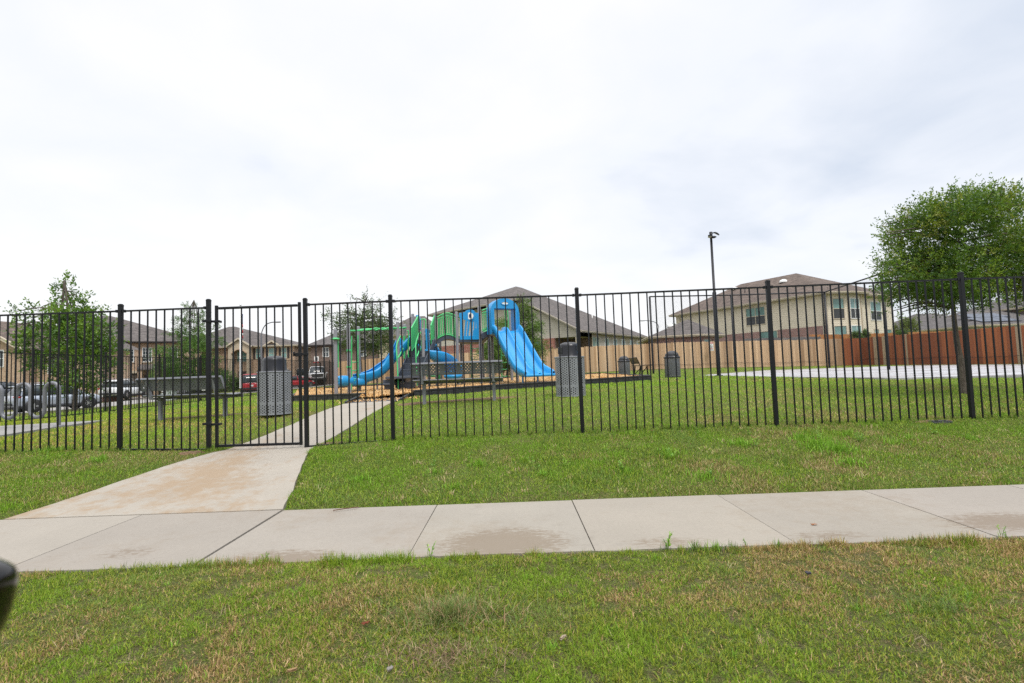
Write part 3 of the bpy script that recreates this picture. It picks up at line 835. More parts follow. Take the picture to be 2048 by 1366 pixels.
# park lawn
x, y = scatter(300000, 6.9, 14, 1.0, 1.1); k = clear(x, y); x, y = x[k], y[k]; c, isd = grass_cols(x, y, .02, 1.2, .3); c = c * np.array([[1.25, 1.28, 1.1]]); n = len(x)
yl = np.clip((-x - 2) / 6, 0, 1); c = c * (1 + yl[:, None] * np.array([[.35, .08, .0]]))
blades('grass', x, y, nr.uniform(.02, .05, n), nr.uniform(.006, .011, n), np.clip(np.abs(nr.normal(.65, .4, n)), 0, 1.4), c, 1, 'mown lawn inside the park')
x, y = scatter(240000, 14, 40, 1.0, 1.25, (-16, 25)); k = clear(x, y); x, y = x[k], y[k]; c, isd = grass_cols(x, y, .0, .8, .2); c = c * np.array([[1.25, 1.3, 1.1]]); n = len(x)
blades('grass', x, y, nr.uniform(.025, .06, n), nr.uniform(.014, .028, n), np.clip(np.abs(nr.normal(.6, .4, n)), 0, 1.3), c, 1, 'mown lawn towards the wooden fence')

# rank tufts, dry stems and weeds
def tufts(spots, per, Lr, Wr, palette, spread, lean_mu=.45, name='grass_tufts', label='taller tufts standing out of the lawn'):
    X, Y, LL, WW, CC, LN = [], [], [], [], [], []
    for (sx, sy, s) in spots:
        k = int(per * s * s + 4); r_ = np.abs(nr.normal(0, spread * s, k)); a = nr.random(k) * 2 * PI
        X.append(sx + r_ * np.cos(a)); Y.append(sy + r_ * np.sin(a) * .8)
        LL.append(nr.uniform(Lr[0], Lr[1], k) * (.6 + .5 * s)); WW.append(nr.uniform(*Wr, k)); LN.append(np.clip(np.abs(nr.normal(lean_mu, .35, k)), 0, 1.4))
        pl = np.array(palette); CC.append(pl[nr.integers(0, len(pl), k)] * nr.uniform(.75, 1.25, (k, 1)))
    X, Y = np.concatenate(X), np.concatenate(Y); k = clear(X, Y) | (np.abs(Y - W0) < .06)
    f_ = lambda a: np.concatenate(a)[k]
    return blades(name, X[k], Y[k], f_(LL), f_(WW), f_(LN), f_(CC), 2, label)
fresh = [(.19, .37, .03), (.24, .42, .04), (.15, .31, .03)]; blu = [(.15, .215, .08), (.115, .18, .07), (.19, .24, .10)]
def gp(px, py): q = G(px, py); return q.x, q.y
sp = [(*gp(px, py), s) for px, py, s in ((1640, 895, 1.6), (1600, 880, 1.2), (1680, 905, 1.4), (960, 930, .9), (1340, 915, .9), (870, 945, .7), (1085, 950, .7), (1690, 870, .9), (1790, 890, .9), (1940, 880, .8), (1410, 960, 1.0), (1330, 905, .7), (720, 960, .8), (910, 975, .7), (1480, 890, 1.0), (1700, 930, 1.2), (1250, 945, .7), (1820, 880, .8), (100, 905, 1.0), (200, 925, 1.0))]
tufts(sp, 110, (.05, .10), (.005, .009), fresh, .11)
sp = [(*gp(px, py), s) for px, py, s in ((1045, 985, .8), (1140, 960, .8), (890, 960, .8), (1060, 905, .6), (940, 975, .7), (1280, 895, .6), (1745, 870, .9), (1722, 955, .9), (850, 985, .6), (640, 980, .7), (70, 960, .8), (120, 935, 1.0), (1020, 945, .6), (1200, 925, .6), (1560, 935, .6), (720, 915, .7), (820, 920, .6), (500, 850, .7))]
sp += [(nr.uniform(-4.5, 7), nr.uniform(4.6, 6.6), nr.uniform(.35, .75)) for _ in range(60)]
tufts(sp, 30, (.04, .085), (.004, .007), [(.52, .40, .22), (.44, .33, .17), (.58, .47, .28)], .07, .6)
# untrimmed grass along the fence foot, greens darkened to paint in contact shade
sp = [(nr.uniform(-9, 9), 6.74 + nr.normal(0, .035), nr.uniform(.4, .8)) for _ in range(330)]
tufts(sp, 60, (.035, .085), (.004, .007), [(.13, .25, .02), (.09, .18, .018), (.19, .30, .03), (.30, .25, .10)], .05, .45)
# the edge of the walk and the strip in front
sp = [(*gp(px, py), s) for px, py, s in ((862, 1112, .8), (540, 1122, .7), (1330, 1098, .6), (1390, 1098, 1.1), (1430, 1096, 1.1), (1465, 1095, .9), (1555, 1092, .9), (1840, 1082, .9), (455, 1130, .6), (1000, 1106, .5), (1185, 1100, .6), (2000, 1074, .8))]
tufts(sp, 45, (.03, .075), (.003, .006), fresh + blu, .04, .35)
sp = [(nr.uniform(-3.2, 3.4), nr.uniform(1.5, 3.1), nr.uniform(.3, .8)) for _ in range(120)]
tufts(sp, 40, (.025, .06), (.002, .004), fresh, .035, .5)
sp = [(nr.uniform(-3.2, 3.4), nr.uniform(1.5, 3.15), nr.uniform(.3, .9)) for _ in range(90)]
tufts(sp, 22, (.03, .075), (.0012, .0026), [(.50, .39, .22), (.42, .31, .17), (.55, .46, .28)], .05, .9)
# the large clump of long grass near the camera
cx, cy = gp(900, 1235); N = 2600
a = nr.random(N) * 2 * PI; r_ = np.abs(nr.normal(0, .13, N)); X = cx + r_ * np.cos(a) * 1.5; Y = cy + r_ * np.sin(a) * .8
pl = np.array([(.15, .22, .06), (.12, .19, .045), (.19, .25, .08), (.22, .26, .07), (.46, .34, .19), (.34, .19, .11)])
blades('grass_clump', X, Y, nr.uniform(.04, .125, N), nr.uniform(.0018, .0036, N), np.clip(np.abs(nr.normal(.9, .35, N)), 0, 1.45), pl[nr.integers(0, 6, N)] * nr.uniform(.75, 1.2, (N, 1)), 2, 'clump of long blue green grass in the front lawn')
cx, cy = gp(890, 1310); N = 900
X = cx + nr.normal(0, .16, N); Y = cy + nr.normal(0, .06, N)
pl = np.array([(.36, .22, .15), (.28, .16, .11), (.45, .34, .22), (.2, .12, .08)])
blades('dead_grass', X, Y, nr.uniform(.03, .09, N), nr.uniform(.0014, .003, N), np.clip(np.abs(nr.normal(1.15, .25, N)), 0, 1.5), pl[nr.integers(0, 4, N)] * nr.uniform(.7, 1.2, (N, 1)), 2, 'brown dead grass lying before the long clump')
cx, cy = gp(1860, 1215); N = 500
X = cx + nr.normal(0, .13, N); Y = cy + nr.normal(0, .07, N); pl = np.array([(.14, .24, .04), (.11, .19, .035), (.18, .25, .06)])
blades('grass_clump', X, Y, nr.uniform(.04, .09, N), nr.uniform(.0016, .003, N), np.clip(np.abs(nr.normal(.9, .3, N)), 0, 1.4), pl[nr.integers(0, 3, N)] * nr.uniform(.75, 1.2, (N, 1)), 2, 'low dark grass clump at the right of the front lawn')

# leafy weeds on the slope and along the walk
def weed(wx, wy, h, seed):
    g = random.Random(seed); z0 = Z(wx, wy); m = MB()
    for s in range(g.randint(2, 4)):
        a = g.uniform(0, 2 * PI); top = Vector((wx + math.cos(a) * h * .35, wy + math.sin(a) * h * .35, z0 + h * g.uniform(.7, 1.1)))
        b = Vector((wx, wy, z0 - .01)); m.tube([b, (b + top) / 2 + Vector((0, 0, .01)), top], .0018, 4)
        for i in range(9):
            t = .25 + .75 * i / 8; c = b.lerp(top, t); an = g.uniform(0, 2 * PI); l = h * .28 * (1.15 - .5 * t)
            d = Vector((math.cos(an), math.sin(an), .55)) * l; sd_ = Vector((-math.sin(an), math.cos(an), 0)) * l * .26
            m.quad(c, c + d * .5 + sd_, c + d, c + d * .5 - sd_)
        m.paint(g.choice(((.24, .42, .045), (.30, .48, .05), (.18, .35, .05))))
    m.paint((.1, .2, .03))
    return m.build('weed', M_['leaf'])
wl_ = [(1210, 905, .13), (1345, 920, .16), (865, 935, .12), (1075, 940, .13), (1130, 935, .11), (1245, 943, .12), (1510, 895, .12), (1060, 930, .10), (1640, 880, .14), (1420, 955, .13), (1255, 900, .1), (935, 925, .1), (1395, 870, .1), (1500, 872, .1), (760, 895, .1), (985, 885, .1), (1870, 870, .12), (1720, 885, .12), (863, 1110, .09), (1330, 1092, .09), (540, 1118, .06), (1490, 1090, .05), (1995, 1072, .07)]
wts = []
for i, (px, py, h) in enumerate(wl_):
    q = G(px, py); y_ = min(q.y, W0 - .01) if py > 1040 else q.y
    o = weed(q.x, y_, h, i); wts.append(o)
me = wts[0]
bm_all = [o.data for o in wts]
import bmesh
bm = bmesh.new()
for d_ in bm_all: bm.from_mesh(d_)
jm = bpy.data.meshes.new('weeds'); bm.to_mesh(jm); bm.free(); jm.materials.append(M_['leaf'])
for o in wts: bpy.data.objects.remove(o)
o = bpy.data.objects.new('weeds', jm); COL.objects.link(o); tag(o, 'small light green leafy weeds scattered in the lawn', None, None, 'stuff')
# ------------------------------------------------------------------ black iron fences and gate
FY = 6.74
def iron_post(parent, x, y, z0, z1, w=.066, name='post'):
    w = .049; m = MB(); m.box((x, y, (z0 - .1 + z1) / 2), (w, w, z1 - z0 + .1))
    o = bevel(m.build(name, M_['black'], parent), .004, 2)
    c = MB(); c.box((x, y, z1 + .006), (w + .004, w + .004, .022)); c.prism([(x - w * .42, y - w * .42, z1 + .017), (x + w * .42, y - w * .42, z1 + .017), (x + w * .42, y + w * .42, z1 + .017), (x - w * .42, y + w * .42, z1 + .017)], (0, 0, .01))
    bevel(c.build('post_cap', M_['black'], o), .005, 2)
    return o
def iron_panel(parent, a, b, zt, zb0, zb1, n, first=None, name='panel', rail_bottom=.05, pick=.0148):
    """pickets between points a and b (x, y); zt = top of rail, zb = ground at either end"""
    a, b = Vector(a), Vector(b); d = (b - a); L = d.length; d.normalize(); rz = math.atan2(d.y, d.x)
    m = MB()
    for i in range(n):
        t = (i + .5) / n if first is None else first[i]
        p = a + d * (L * t); zb = zb0 + (zb1 - zb0) * t + rnd.uniform(-.008, .004)
        j = rnd.uniform(-.0015, .0015)
        m.box((p.x + j, p.y, (zb + zt[0] + (zt[1] - zt[0]) * t - .012) / 2), (pick, pick, zt[0] + (zt[1] - zt[0]) * t - .012 - zb), rz)
    o = m.build(name, M_['black'], parent)
    r = MB(); r.bar((a.x, a.y, zt[0] - .016), (b.x, b.y, zt[1] - .016), .03, .021); r.build('rail', M_['black'], o)
    r = MB(); r.bar((a.x, a.y, zb0 + rail_bottom), (b.x, b.y, zb1 + rail_bottom), .030, .026); r.build('rail', M_['black'], o)
    # screwed brackets
    for p, zz in ((a + d * .02, zt[0] - .016), (b - d * .02, zt[1] - .016)):
        k = MB(); k.box((p.x, p.y, zz), (.026, .042, .036), rz); k.build('bracket', M_['black'], o)
    return o
def fx(px, py): return P(px, py, FY).x
posts = [(-1.14 * 6.74 - .05, 642), (240.5, 609), (417.5, 598), (612, 597), (783.5, 590), (1159, 576), (1543, 562), (1933, 545)]
tops = [(242, 609), (418, 599), (612, 597), (782, 590), (1153, 576), (1535, 561), (1918, 545)]
bots = [(239, 898), (417, 902), (612, 896), (785, 879), (1165, 865), (1553, 850), (1948, 838)]
PX = [(P(*t, FY).x + P(*b, FY).x) / 2 for t, b in zip(tops, bots)]
PT = [P(*t, FY).z for t in tops]
step = PX[5] - PX[4]
PX = [PX[0] - step * 2, PX[0] - step] + PX + [PX[6] + step, PX[6] + 2 * step]
PT = [PT[0] + .0, PT[0]] + PT + [PT[6], PT[6]]
gz = [Z(x, FY) for x in PX]
RAIL = [P(1153, 588, FY).z] * len(PX)
fl = thing('iron_fence', 'black iron picket fence running left from the gate beside the walk', 'fence', (PX[2], FY, gz[2]), 0, 'black iron picket fences')
fr_ = thing('iron_fence', 'long black iron picket fence running right from the gate across the slope', 'fence', (PX[6], FY, gz[6]), 0, 'black iron picket fences')
hw = .0255
rail_z = [P(px, py, FY).z for px, py in ((242, 620), (242, 620), (242, 620), (418, 613), (612, 607), (782, 600), (1153, 588), (1535, 572), (1918, 556), (2040, 551.5), (2040, 551.5))]
for i, x in enumerate(PX):
    par = fl if i <= 3 else fr_
    iron_post(par, x, FY, gz[i], PT[i] - .02, .074 if i in (3, 4) else .066)
for i in range(len(PX) - 1):
    if i == 3: continue
    par = fl if i < 3 else fr_
    L = PX[i + 1] - PX[i]; n = round(L / .1175) - 1
    # pickets at even centres, half a gap at the posts
    t = [(k + 1) / (n + 1) for k in range(n)]
    iron_panel(par, (PX[i] + hw, FY), (PX[i + 1] - hw, FY), (rail_z[i], rail_z[i + 1]), gz[i] + .012, gz[i + 1] + .012, n, t, rail_bottom=.0 if i in (2, 4) else -.035)
# gate
gxl, gxr = P(433.5, 750, FY).x, P(600.5, 750, FY).x
g = thing('gate', 'black iron picket gate standing closed across the concrete path', 'gate', ((gxl + gxr) / 2, FY, gz[3]))
zt_l, zt_r = P(435, 611, FY).z, P(604, 604, FY).z; zr_l, zr_r = P(440, 614.5, FY).z, P(600, 608.5, FY).z
zb_l, zb_r = P(435, 895, FY).z, P(604, 890, FY).z
m = MB()
m.box((gxl, FY, (zt_l + zb_l) / 2), (.034, .034, zt_l - zb_l)); m.box((gxr, FY, (zt_r + zb_r) / 2), (.034, .034, zt_r - zb_r))
m.bar((gxl + .027, FY, zr_l - .014), (gxr - .027, FY, zr_r - .014), .032, .032); m.bar((gxl + .027, FY, zb_l + .02), (gxr - .027, FY, zb_r + .02), .032, .032)
bevel(m.build('frame', M_['black'], g), .004, 2)
m = MB()
for k in range(9):
    t = (k + 1) / 10; x = gxl + (gxr - gxl) * t
    m.box((x, FY, (zr_l + (zr_r - zr_l) * t + zb_l) / 2), (.0148, .0148, zr_l - zb_l - .06))
m.build('pickets', M_['black'], g)
for py in (642, 847):
    z = P(425, py, FY).z; m = MB(); xa, xb = PX[3], gxl
    m.bar((xa - .06, FY - .04, z), (xa + .06, FY - .04, z), .016, .03); m.bar((xb - .05, FY - .034, z - .01), (xb + .06, FY - .034, z - .01), .016, .03)
    m.lathe(((xa + xb) / 2 - .002, FY - .045, z - .045), [(0, 0), (.013, 0), (.013, .08), (0, .08)], 10)
    m.box((xa - .045, FY, z), (.012, .1, .03)); m.box((xb + .04, FY, z - .01), (.012, .09, .03))
    bevel(m.build('hinge', M_['black'], g), .002, 1)
z = P(607, 709, FY).z; m = MB()
m.bar((gxr - .07, FY - .04, z), (PX[4] + .05, FY - .04, z + .004), .014, .028); m.box((gxr, FY - .04, z), (.09, .02, .05)); m.lathe((gxr - .06, FY - .05, z - .02), [(0, 0), (.012, 0), (.012, .06), (0, .06)], 8)
bevel(m.build('latch', M_['black'], g), .002, 1)

# the fence along the street on the left
SX = [(-12.85, 6.74), (-12.85, 9.1)] + [(-12.85 + .01 * k, 11.26 + 2.44 * k) for k in range(0, 11)]
sf = thing('iron_fence', 'black iron picket fence along the street on the left behind the bike rack', 'fence', (-12.8, 20, Z(-12.8, 20)), 0, 'black iron picket fences')
for i, (x, y) in enumerate(SX):
    z0 = Z(x, y)
    if i: iron_post(sf, x, y, z0, z0 + 1.86, .066)
    if i < len(SX) - 1:
        x2, y2 = SX[i + 1]; z2 = Z(x2, y2)
        iron_panel(sf, (x, y + hw), (x2, y2 - hw), (z0 + 1.77, z2 + 1.77), z0 + .03, z2 + .03, 19, None, rail_bottom=-.01)
XE, YE = SX[-1]
BX = [(XE + .001, YE), (-13.2, 38.3)]
z0, z2 = Z(*BX[0]), Z(*BX[1])
iron_panel(sf, (XE, YE + hw), (-13.2, 38.2), (z0 + 1.77, z2 + 1.77), z0 + .03, z2 + .03, 14, None)

# ------------------------------------------------------------------ wooden fences
def wood_fence(root, pts, h, cols, mat, name='boards', board=.14, pale=None, top_board=False):
    m = MB(); pr = MB(); k = 0; run_ = 0.0
    for (a, b) in zip(pts[:-1], pts[1:]):
        a, b = Vector(a), Vector(b); d = (b - a); L = d.length; d.normalize(); rz = math.atan2(d.y, d.x); nrm = Vector((-d.y, d.x))
        n = max(1, int(L / board))
        for i in range(n):
            p = a + d * (L * (i + .5) / n) + nrm * rnd.uniform(-.004, .004)
            z0 = Z(p.x, p.y) + .03; hh = h + rnd.uniform(-.025, .02) + .03 * math.sin(i * .05)
            wv = vnoise(np.array([p.x * 1.0]), np.array([p.y]), .35, 55)[0]
            c = Vector(cols[0]).lerp(Vector(cols[1]), min(1, max(0, wv * .8 + .1 + rnd.uniform(-.5, .5)))) * rnd.uniform(.86, 1.12)
            if pale and any(abs(run_ + i * board - q) < w_ for q, w_ in pale): c = Vector((.40, .30, .19)) * rnd.uniform(.9, 1.1)
            hw_ = L / n * .485
            e = d * hw_; t = nrm * .009
            q = [p - e - t, p + e - t, p + e + t, p - e + t]; ear = .03
            front = [(q[0].x, q[0].y, z0), (q[1].x, q[1].y, z0), (q[1].x, q[1].y, z0 + hh - ear), ((q[1] - d * ear).x, (q[1] - d * ear).y, z0 + hh), ((q[0] + d * ear).x, (q[0] + d * ear).y, z0 + hh), (q[0].x, q[0].y, z0 + hh - ear)]
            m.prism(front, (nrm.x * .018, nrm.y * .018, 0)); m.paint(tuple(c))
        run_ += L
        for f_ in (.25, .9, 1.5):
            za, zb = Z(a.x, a.y) + f_, Z(b.x, b.y) + f_; o_ = nrm * .05
            pr.bar((a.x + o_.x, a.y + o_.y, za), (b.x + o_.x, b.y + o_.y, zb), .04, .09)
    pr.paint((.36, .26, .17))
    m.build(name, mat, root); pr.build('rails', mat, root)
WF = [(-13.2, 38.2), (-6, 37.4), (2, 36.6), (8, 36), (14, 35.4), (19, 35), (22.35, 34.75)]
wf = thing('wooden_fence', 'long weathered tan wooden fence behind the playground', 'fence', (5, 36.3, Z(5, 36.3)))
wood_fence(wf, WF, 1.80, ((.36, .212, .112), (.76, .52, .325)), M_['wood'])
WS = [(22.37, 34.75), (23.6, 34.6), (24.0, 30), (24.3, 25), (24.5, 20), (24.6, 14)]
ws = thing('wooden_fence', 'red brown stained wooden fence behind the court at the right', 'fence', (24.1, 28, Z(24.1, 28)))
wood_fence(ws, WS, 1.82, ((.23, .06, .017), (.40, .122, .034)), M_['wood_stain'], pale=[(2.3, .09), (3.1, .2), (4.6, .09), (11.2, .12), (13.6, .2), (14.2, .1)])
# low wire strung along its foot
m = MB(); pth = []
for (a, b) in zip(WF[3:-1], WF[4:]):
    for k in range(8):
        x = a[0] + (b[0] - a[0]) * k / 8; y = a[1] + (b[1] - a[1]) * k / 8 - .06; pth.append((x, y, Z(x, y) + .33 + .04 * math.sin(k * .8)))
m.tube(pth, .008, 5); m.build('wire', M_['black'], wf)
m = MB(); pth = []
for (a, b) in zip(WS[1:-1], WS[2:]):
    for k in range(8):
        x = a[0] + (b[0] - a[0]) * k / 8 - .06; y = a[1] + (b[1] - a[1]) * k / 8; pth.append((x, y, Z(x, y) + .42 + .03 * math.sin(k * .8)))
m.tube(pth, .008, 5); m.build('wire', M_['black'], ws)
# neighbours' fences further back
nf = thing('wooden_fence', 'orange brown fence seen above the stained fence before the cream house', 'fence', (25, 35.6, Z(25, 35.6)))
wood_fence(nf, [(20.6, 35.45), (23.0, 36.4), (26, 36.4), (30, 36.2), (36, 36)], 2.18, ((.42, .17, .05), (.50, .22, .07)), M_['wood_stain'], board=.14)
gf = thing('wooden_fence', 'short grey weathered fence just behind the tan wooden fence', 'fence', (18, 36.0, Z(18, 36)))
wood_fence(gf, [(16.2, 35.9), (18.6, 35.65), (21.3, 35.3)], 2.0, ((.13, .125, .125), (.17, .165, .16)), M_['wood'])
# ------------------------------------------------------------------ park furniture
def make_bench(label):
    """park bench, local frame: faces +Y (its back towards -Y), 1.83 m long"""
    t = thing('park_bench', label, 'bench', (0, 0, 0), 0, 'perforated steel benches'); Lh = .885
    # backrest: folded perforated sheet leaning back
    m = MB(); z0, z1 = .59, .82
    prof = [(-.265, z0 - .02), (-.275, z0), (-.345, z1 - .02), (-.365, z1), (-.385, z1 - .005), (-.395, z1 - .03)]
    for k in range(len(prof) - 1):
        (ya, za), (yb, zb) = prof[k], prof[k + 1]
        s0 = sum(math.dist(prof[i], prof[i + 1]) for i in range(k)); s1 = s0 + math.dist(prof[k], prof[k + 1])
        u0 = .0 if k == 1 else 5.0
        m.add([(-Lh, ya, za), (Lh, ya, za), (Lh, yb, zb), (-Lh, yb, zb)], [[0, 1, 2, 3]], False, [[(-Lh, s0 - .02 if k == 1 else 9), (Lh, s0 - .02 if k == 1 else 9), (Lh, s1 - .02 if k == 1 else 9), (-Lh, s1 - .02 if k == 1 else 9)]])
    o = m.build('backrest', M_['perf_bench'], t, world=False); solid(o, .006, 0)
    for s in (-1, 1): e = MB(); e.prism([(s * Lh, -.262, z0 - .02), (s * Lh, -.30, z0 - .01), (s * Lh, -.40, z1 - .03), (s * Lh, -.37, z1 + .004), (s * Lh, -.335, z1 - .015)], (s * .006, 0, 0)); e.build('end_plate', M_['steel'], o, world=False)
    m = MB(); pr = [(-.24, .475), (-.2, .46), (0, .445), (.19, .455), (.235, .445), (.25, .42), (.245, .395)]
    for (ya, za), (yb, zb) in zip(pr[:-1], pr[1:]): m.quad((-Lh, ya, za), (Lh, ya, za), (Lh, yb, zb), (-Lh, yb, zb))
    o = m.build('seat', M_['steel'], t, world=False); solid(o, .018, 1)
    for s in (-.70, .70):
        m = MB(); m.box((s, -.02, .2), (.065, .065, .46)); lg = bevel(m.build('leg', M_['steel'], t, world=False), .006)
        m = MB(); m.bar((s, -.235, .42), (s, .22, .405), .05, .035); m.prism([(s - .02, -.27, .40), (s - .02, -.20, .42), (s - .02, -.33, .77), (s - .02, -.37, .77)], (.04, 0, 0)); m.box((s, -.02, .40), (.12, .14, .03))
        bevel(m.build('bracket', M_['steel'], lg, world=False), .006)
    return t
def place(o, x, y, rz, z=None):
    o.location = (x, y, Z(x, y) if z is None else z); o.rotation_euler = (0, 0, rz)
b1 = make_bench('grey perforated bench facing the playground, right of the path')
bl, br = P(845, 790, 10.3), P(986, 785, 10.3)
place(b1, (bl.x + br.x) / 2 + .03, 10.32, .0)
b2 = copy_tree(b1); tag(b2, 'grey perforated bench on the lawn left of the path, behind the gate post')
place(b2, -6.27, 10.05, -.14)

def make_can(label):
    t = thing('trash_can', label, 'trash can', (0, 0, 0), 0, 'round perforated trash cans with black lids'); r = .298
    m = MB(); m.lathe((0, 0, 0), [(r, .0), (r, .78)], 48)
    o = m.build('body', M_['perf_can'], t, world=False)
    m = MB(); m.tube([(r * math.cos(a), r * math.sin(a), .78) for a in np.linspace(0, 2 * PI, 40, endpoint=False)], .012, 8, closed=True); m.build('rim', M_['steel'], o, world=False)
    m = MB(); m.tube([(r * math.cos(a), r * math.sin(a), .006) for a in np.linspace(0, 2 * PI, 40, endpoint=False)], .008, 6, closed=True); m.build('rim', M_['steel'], o, world=False)
    m = MB(); m.lathe((0, 0, 0), [(0, .05), (r - .03, .05), (r - .028, .75), (r - .06, .765)], 32); m.build('liner', M_['black_plastic'], t, world=False)
    m = MB(); m.lathe((0, 0, .782), [(r - .01, 0), (r - .012, .012), (.225, .016), (.215, .03), (.208, .21), (.200, .245), (.175, .27), (.10, .298), (0, .306)], 40)
    o = m.build('lid', M_['bonnet'], t, world=False)
    m = MB(); m.box((.0, .2, .92), (.18, .03, .13)); bevel(m.build('flap', M_['black_plastic'], o, world=False), .008)
    return t
c1 = make_can('perforated grey trash can with black lid behind the gate'); place(c1, P(550, 826, 9.6).x, 9.6, .2)
c2 = copy_tree(c1); tag(c2, 'perforated grey trash can with black lid beside the blue slide'); place(c2, P(1142, 790, 10.35).x, 10.35, 1.9)
for c, px, yy, zt in ((c1, 550, 9.6, 828), (c2, 1142, 10.35, 792)): c.location.z = P(px, zt, yy).z + .0
def dome_can(label, post):
    t = thing('trash_can', label, 'trash can', (0, 0, 0), 0, 'dark mesh trash cans with domed lids'); r = .285
    m = MB(); m.lathe((0, 0, .02), [(r, 0), (r, .72)], 40); o = m.build('body', M_['mesh_can'], t, world=False)
    for z_ in (.03, .735):
        m = MB(); m.tube([(r * math.cos(a), r * math.sin(a), z_) for a in np.linspace(0, 2 * PI, 36, endpoint=False)], .014, 8, closed=True); m.build('rim', M_['black'], o, world=False)
    m = MB(); m.lathe((0, 0, .05), [(0, .02), (r - .025, .02), (r - .022, .66)], 28); m.build('liner', M_['steel'], t, world=False)
    m = MB(); m.lathe((0, 0, .74), [(r + .015, 0), (r + .015, .035), (r - .03, .05), (r - .035, .08), (r - .05, .14), (.17, .215), (.09, .25), (0, .262)], 36); o = m.build('lid', M_['bonnet'], t, world=False)
    m = MB(); m.box((.0, -.215, .875), (.2, .06, .1), M3=Matrix.Rotation(-.5, 3, 'X')); bevel(m.build('flap', M_['black_plastic'], o, world=False), .01)
    if post:
        m = MB(); m.lathe((0, 0, -.02), [(0, 0), (.05, 0), (.05, .09), (0, .09)], 12); m.build('stand', M_['black'], t, world=False)
    return t
d1 = dome_can('dark mesh trash can with domed lid standing on the lawn near the court', False); place(d1, P(1346, 755, 19.2).x, 19.2, .3, P(1346, 755, 19.2).z)
d2 = copy_tree(d1); tag(d2, 'dark trash can with domed lid behind the corner of the play bed'); place(d2, P(1249, 752, 24.5).x, 24.5, .1, P(1249, 754, 24.5).z)
# concrete footing under the mesh can
m = MB(); p_ = P(1352, 756, 19.2); m.box((p_.x, 19.2, p_.z - .03), (.72, .72, .06)); tag(m.build('can_pad', M_['slab']), kind='structure')

# black bench seen end-on
t = thing('park_bench', 'black slatted bench seen from its end at the corner of the play bed', 'bench', (0, 0, 0))
for s in (-.6, .6):
    m = MB(); m.bar((s, .13, 0), (s, .1, .43), .05, .05); m.bar((s, -.22, 0), (s, -.16, .43), .05, .05); m.bar((s, -.22, .02), (s, .12, .4), .03, .03)
    m.build('leg', M_['black'], t, world=False)
m = MB()
for k in range(5): m.box((0, -.2 + k * .105, .455), (1.8, .09, .03))
bevel(m.build('seat', M_['black'], t, world=False), .006)
m = MB()
for s in (-.46, .46): m.box((s, -.305, .66), (.84, .03, .30), M3=Matrix.Rotation(.42, 3, 'X'))
for s in (-.75, .75): m.bar((s, -.2, .44), (s, -.37, .80), .05, .03)
bevel(m.build('backrest', M_['black'], t, world=False), .006)
place(t, P(1284, 752, 21.8).x, 21.8, R(-93), P(1284, 752, 21.8).z)

# wave bike rack
rk = thing('bike_rack', 'grey tubular wave bike rack on its concrete pad by the left fence', 'bike rack', (-9.2, 9.75, Z(-9.2, 9.75)))
pth = []; xr = P(118, 800, 9.75).x; sp_ = .272; zt_, zb_ = P(104, 762, 9.75).z, P(80, 838, 9.75).z; base = P(118, 852, 9.75).z
rr = sp_ / 2
pth.append(Vector((xr, 9.75, base - .05))); pth.append(Vector((xr, 9.75, zt_ - rr - .2)))
x = xr; up = True
for k in range(7):
    cxx = x - rr
    for a in np.linspace(0, PI, 9):
        if up: pth.append(Vector((cxx + rr * math.cos(a), 9.75, zt_ - rr - .035 + rr * math.sin(a))))
        else: pth.append(Vector((cxx + rr * math.cos(a), 9.75, zb_ + rr + .035 - rr * math.sin(a))))
    x -= sp_; up = not up
pth.append(Vector((x, 9.75, base - .05)))
m = MB(); m.tube(pth, .033, 14); m.build('tube', M_['galv'], rk)
for xx in (xr, x):
    m = MB(); m.lathe((xx, 9.75, Z(xx, 9.75) + .01), [(.085, 0), (.085, .012), (.033, .018)], 16); m.build('base_plate', M_['galv'], rk)

# floodlight pole
t = thing('light_pole', 'tall dark floodlight pole standing before the court', 'light pole', (P(1438, 752, 20.4).x, 20.4, P(1438, 752, 20.4).z))
b_ = t.location; zt_ = P(1421, 466, 20.4).z; zm = P(1427, 585, 20.4).z; xb = b_.x
m = MB(); m.lathe((xb, 20.4, b_.z), [(.078, 0), (.078, zm - b_.z), (.05, zm - b_.z + .02), (.046, zt_ - b_.z), (0, zt_ - b_.z + .005)], 16); m.build('pole', M_['black'], t)
m = MB(); m.lathe((xb, 20.4, b_.z), [(.16, 0), (.16, .03), (.09, .04)], 16); m.build('base_plate', M_['black'], t)
m = MB(); m.lathe((xb, 20.4, zt_ - .12), [(.062, 0), (.062, .16), (0, .17)], 12); m.bar((xb, 20.4, zt_ - .02), (xb + .16, 20.3, zt_ - .01), .035, .035); m.build('bracket', M_['black'], t)
for (dx, dz, rz_, tl) in ((.2, -.05, .5, .5), (.06, -.19, -.9, .4), (-.06, -.16, 1.2, .3)):
    m = MB(); m.box((0, 0, 0), (.2, .16, .05)); m.box((0, .0, .03), (.14, .1, .03))
    o = m.build('floodlight', M_['black'], t, world=False); o.location = (dx, -.06, zt_ - b_.z + dz); o.rotation_euler = (tl, tl * .6, rz_); bevel(o, .01)
    m = MB(); m.box((0, 0, -.027), (.17, .13, .004)); m.build('lens', M_['lamp_clear'], o, world=False)

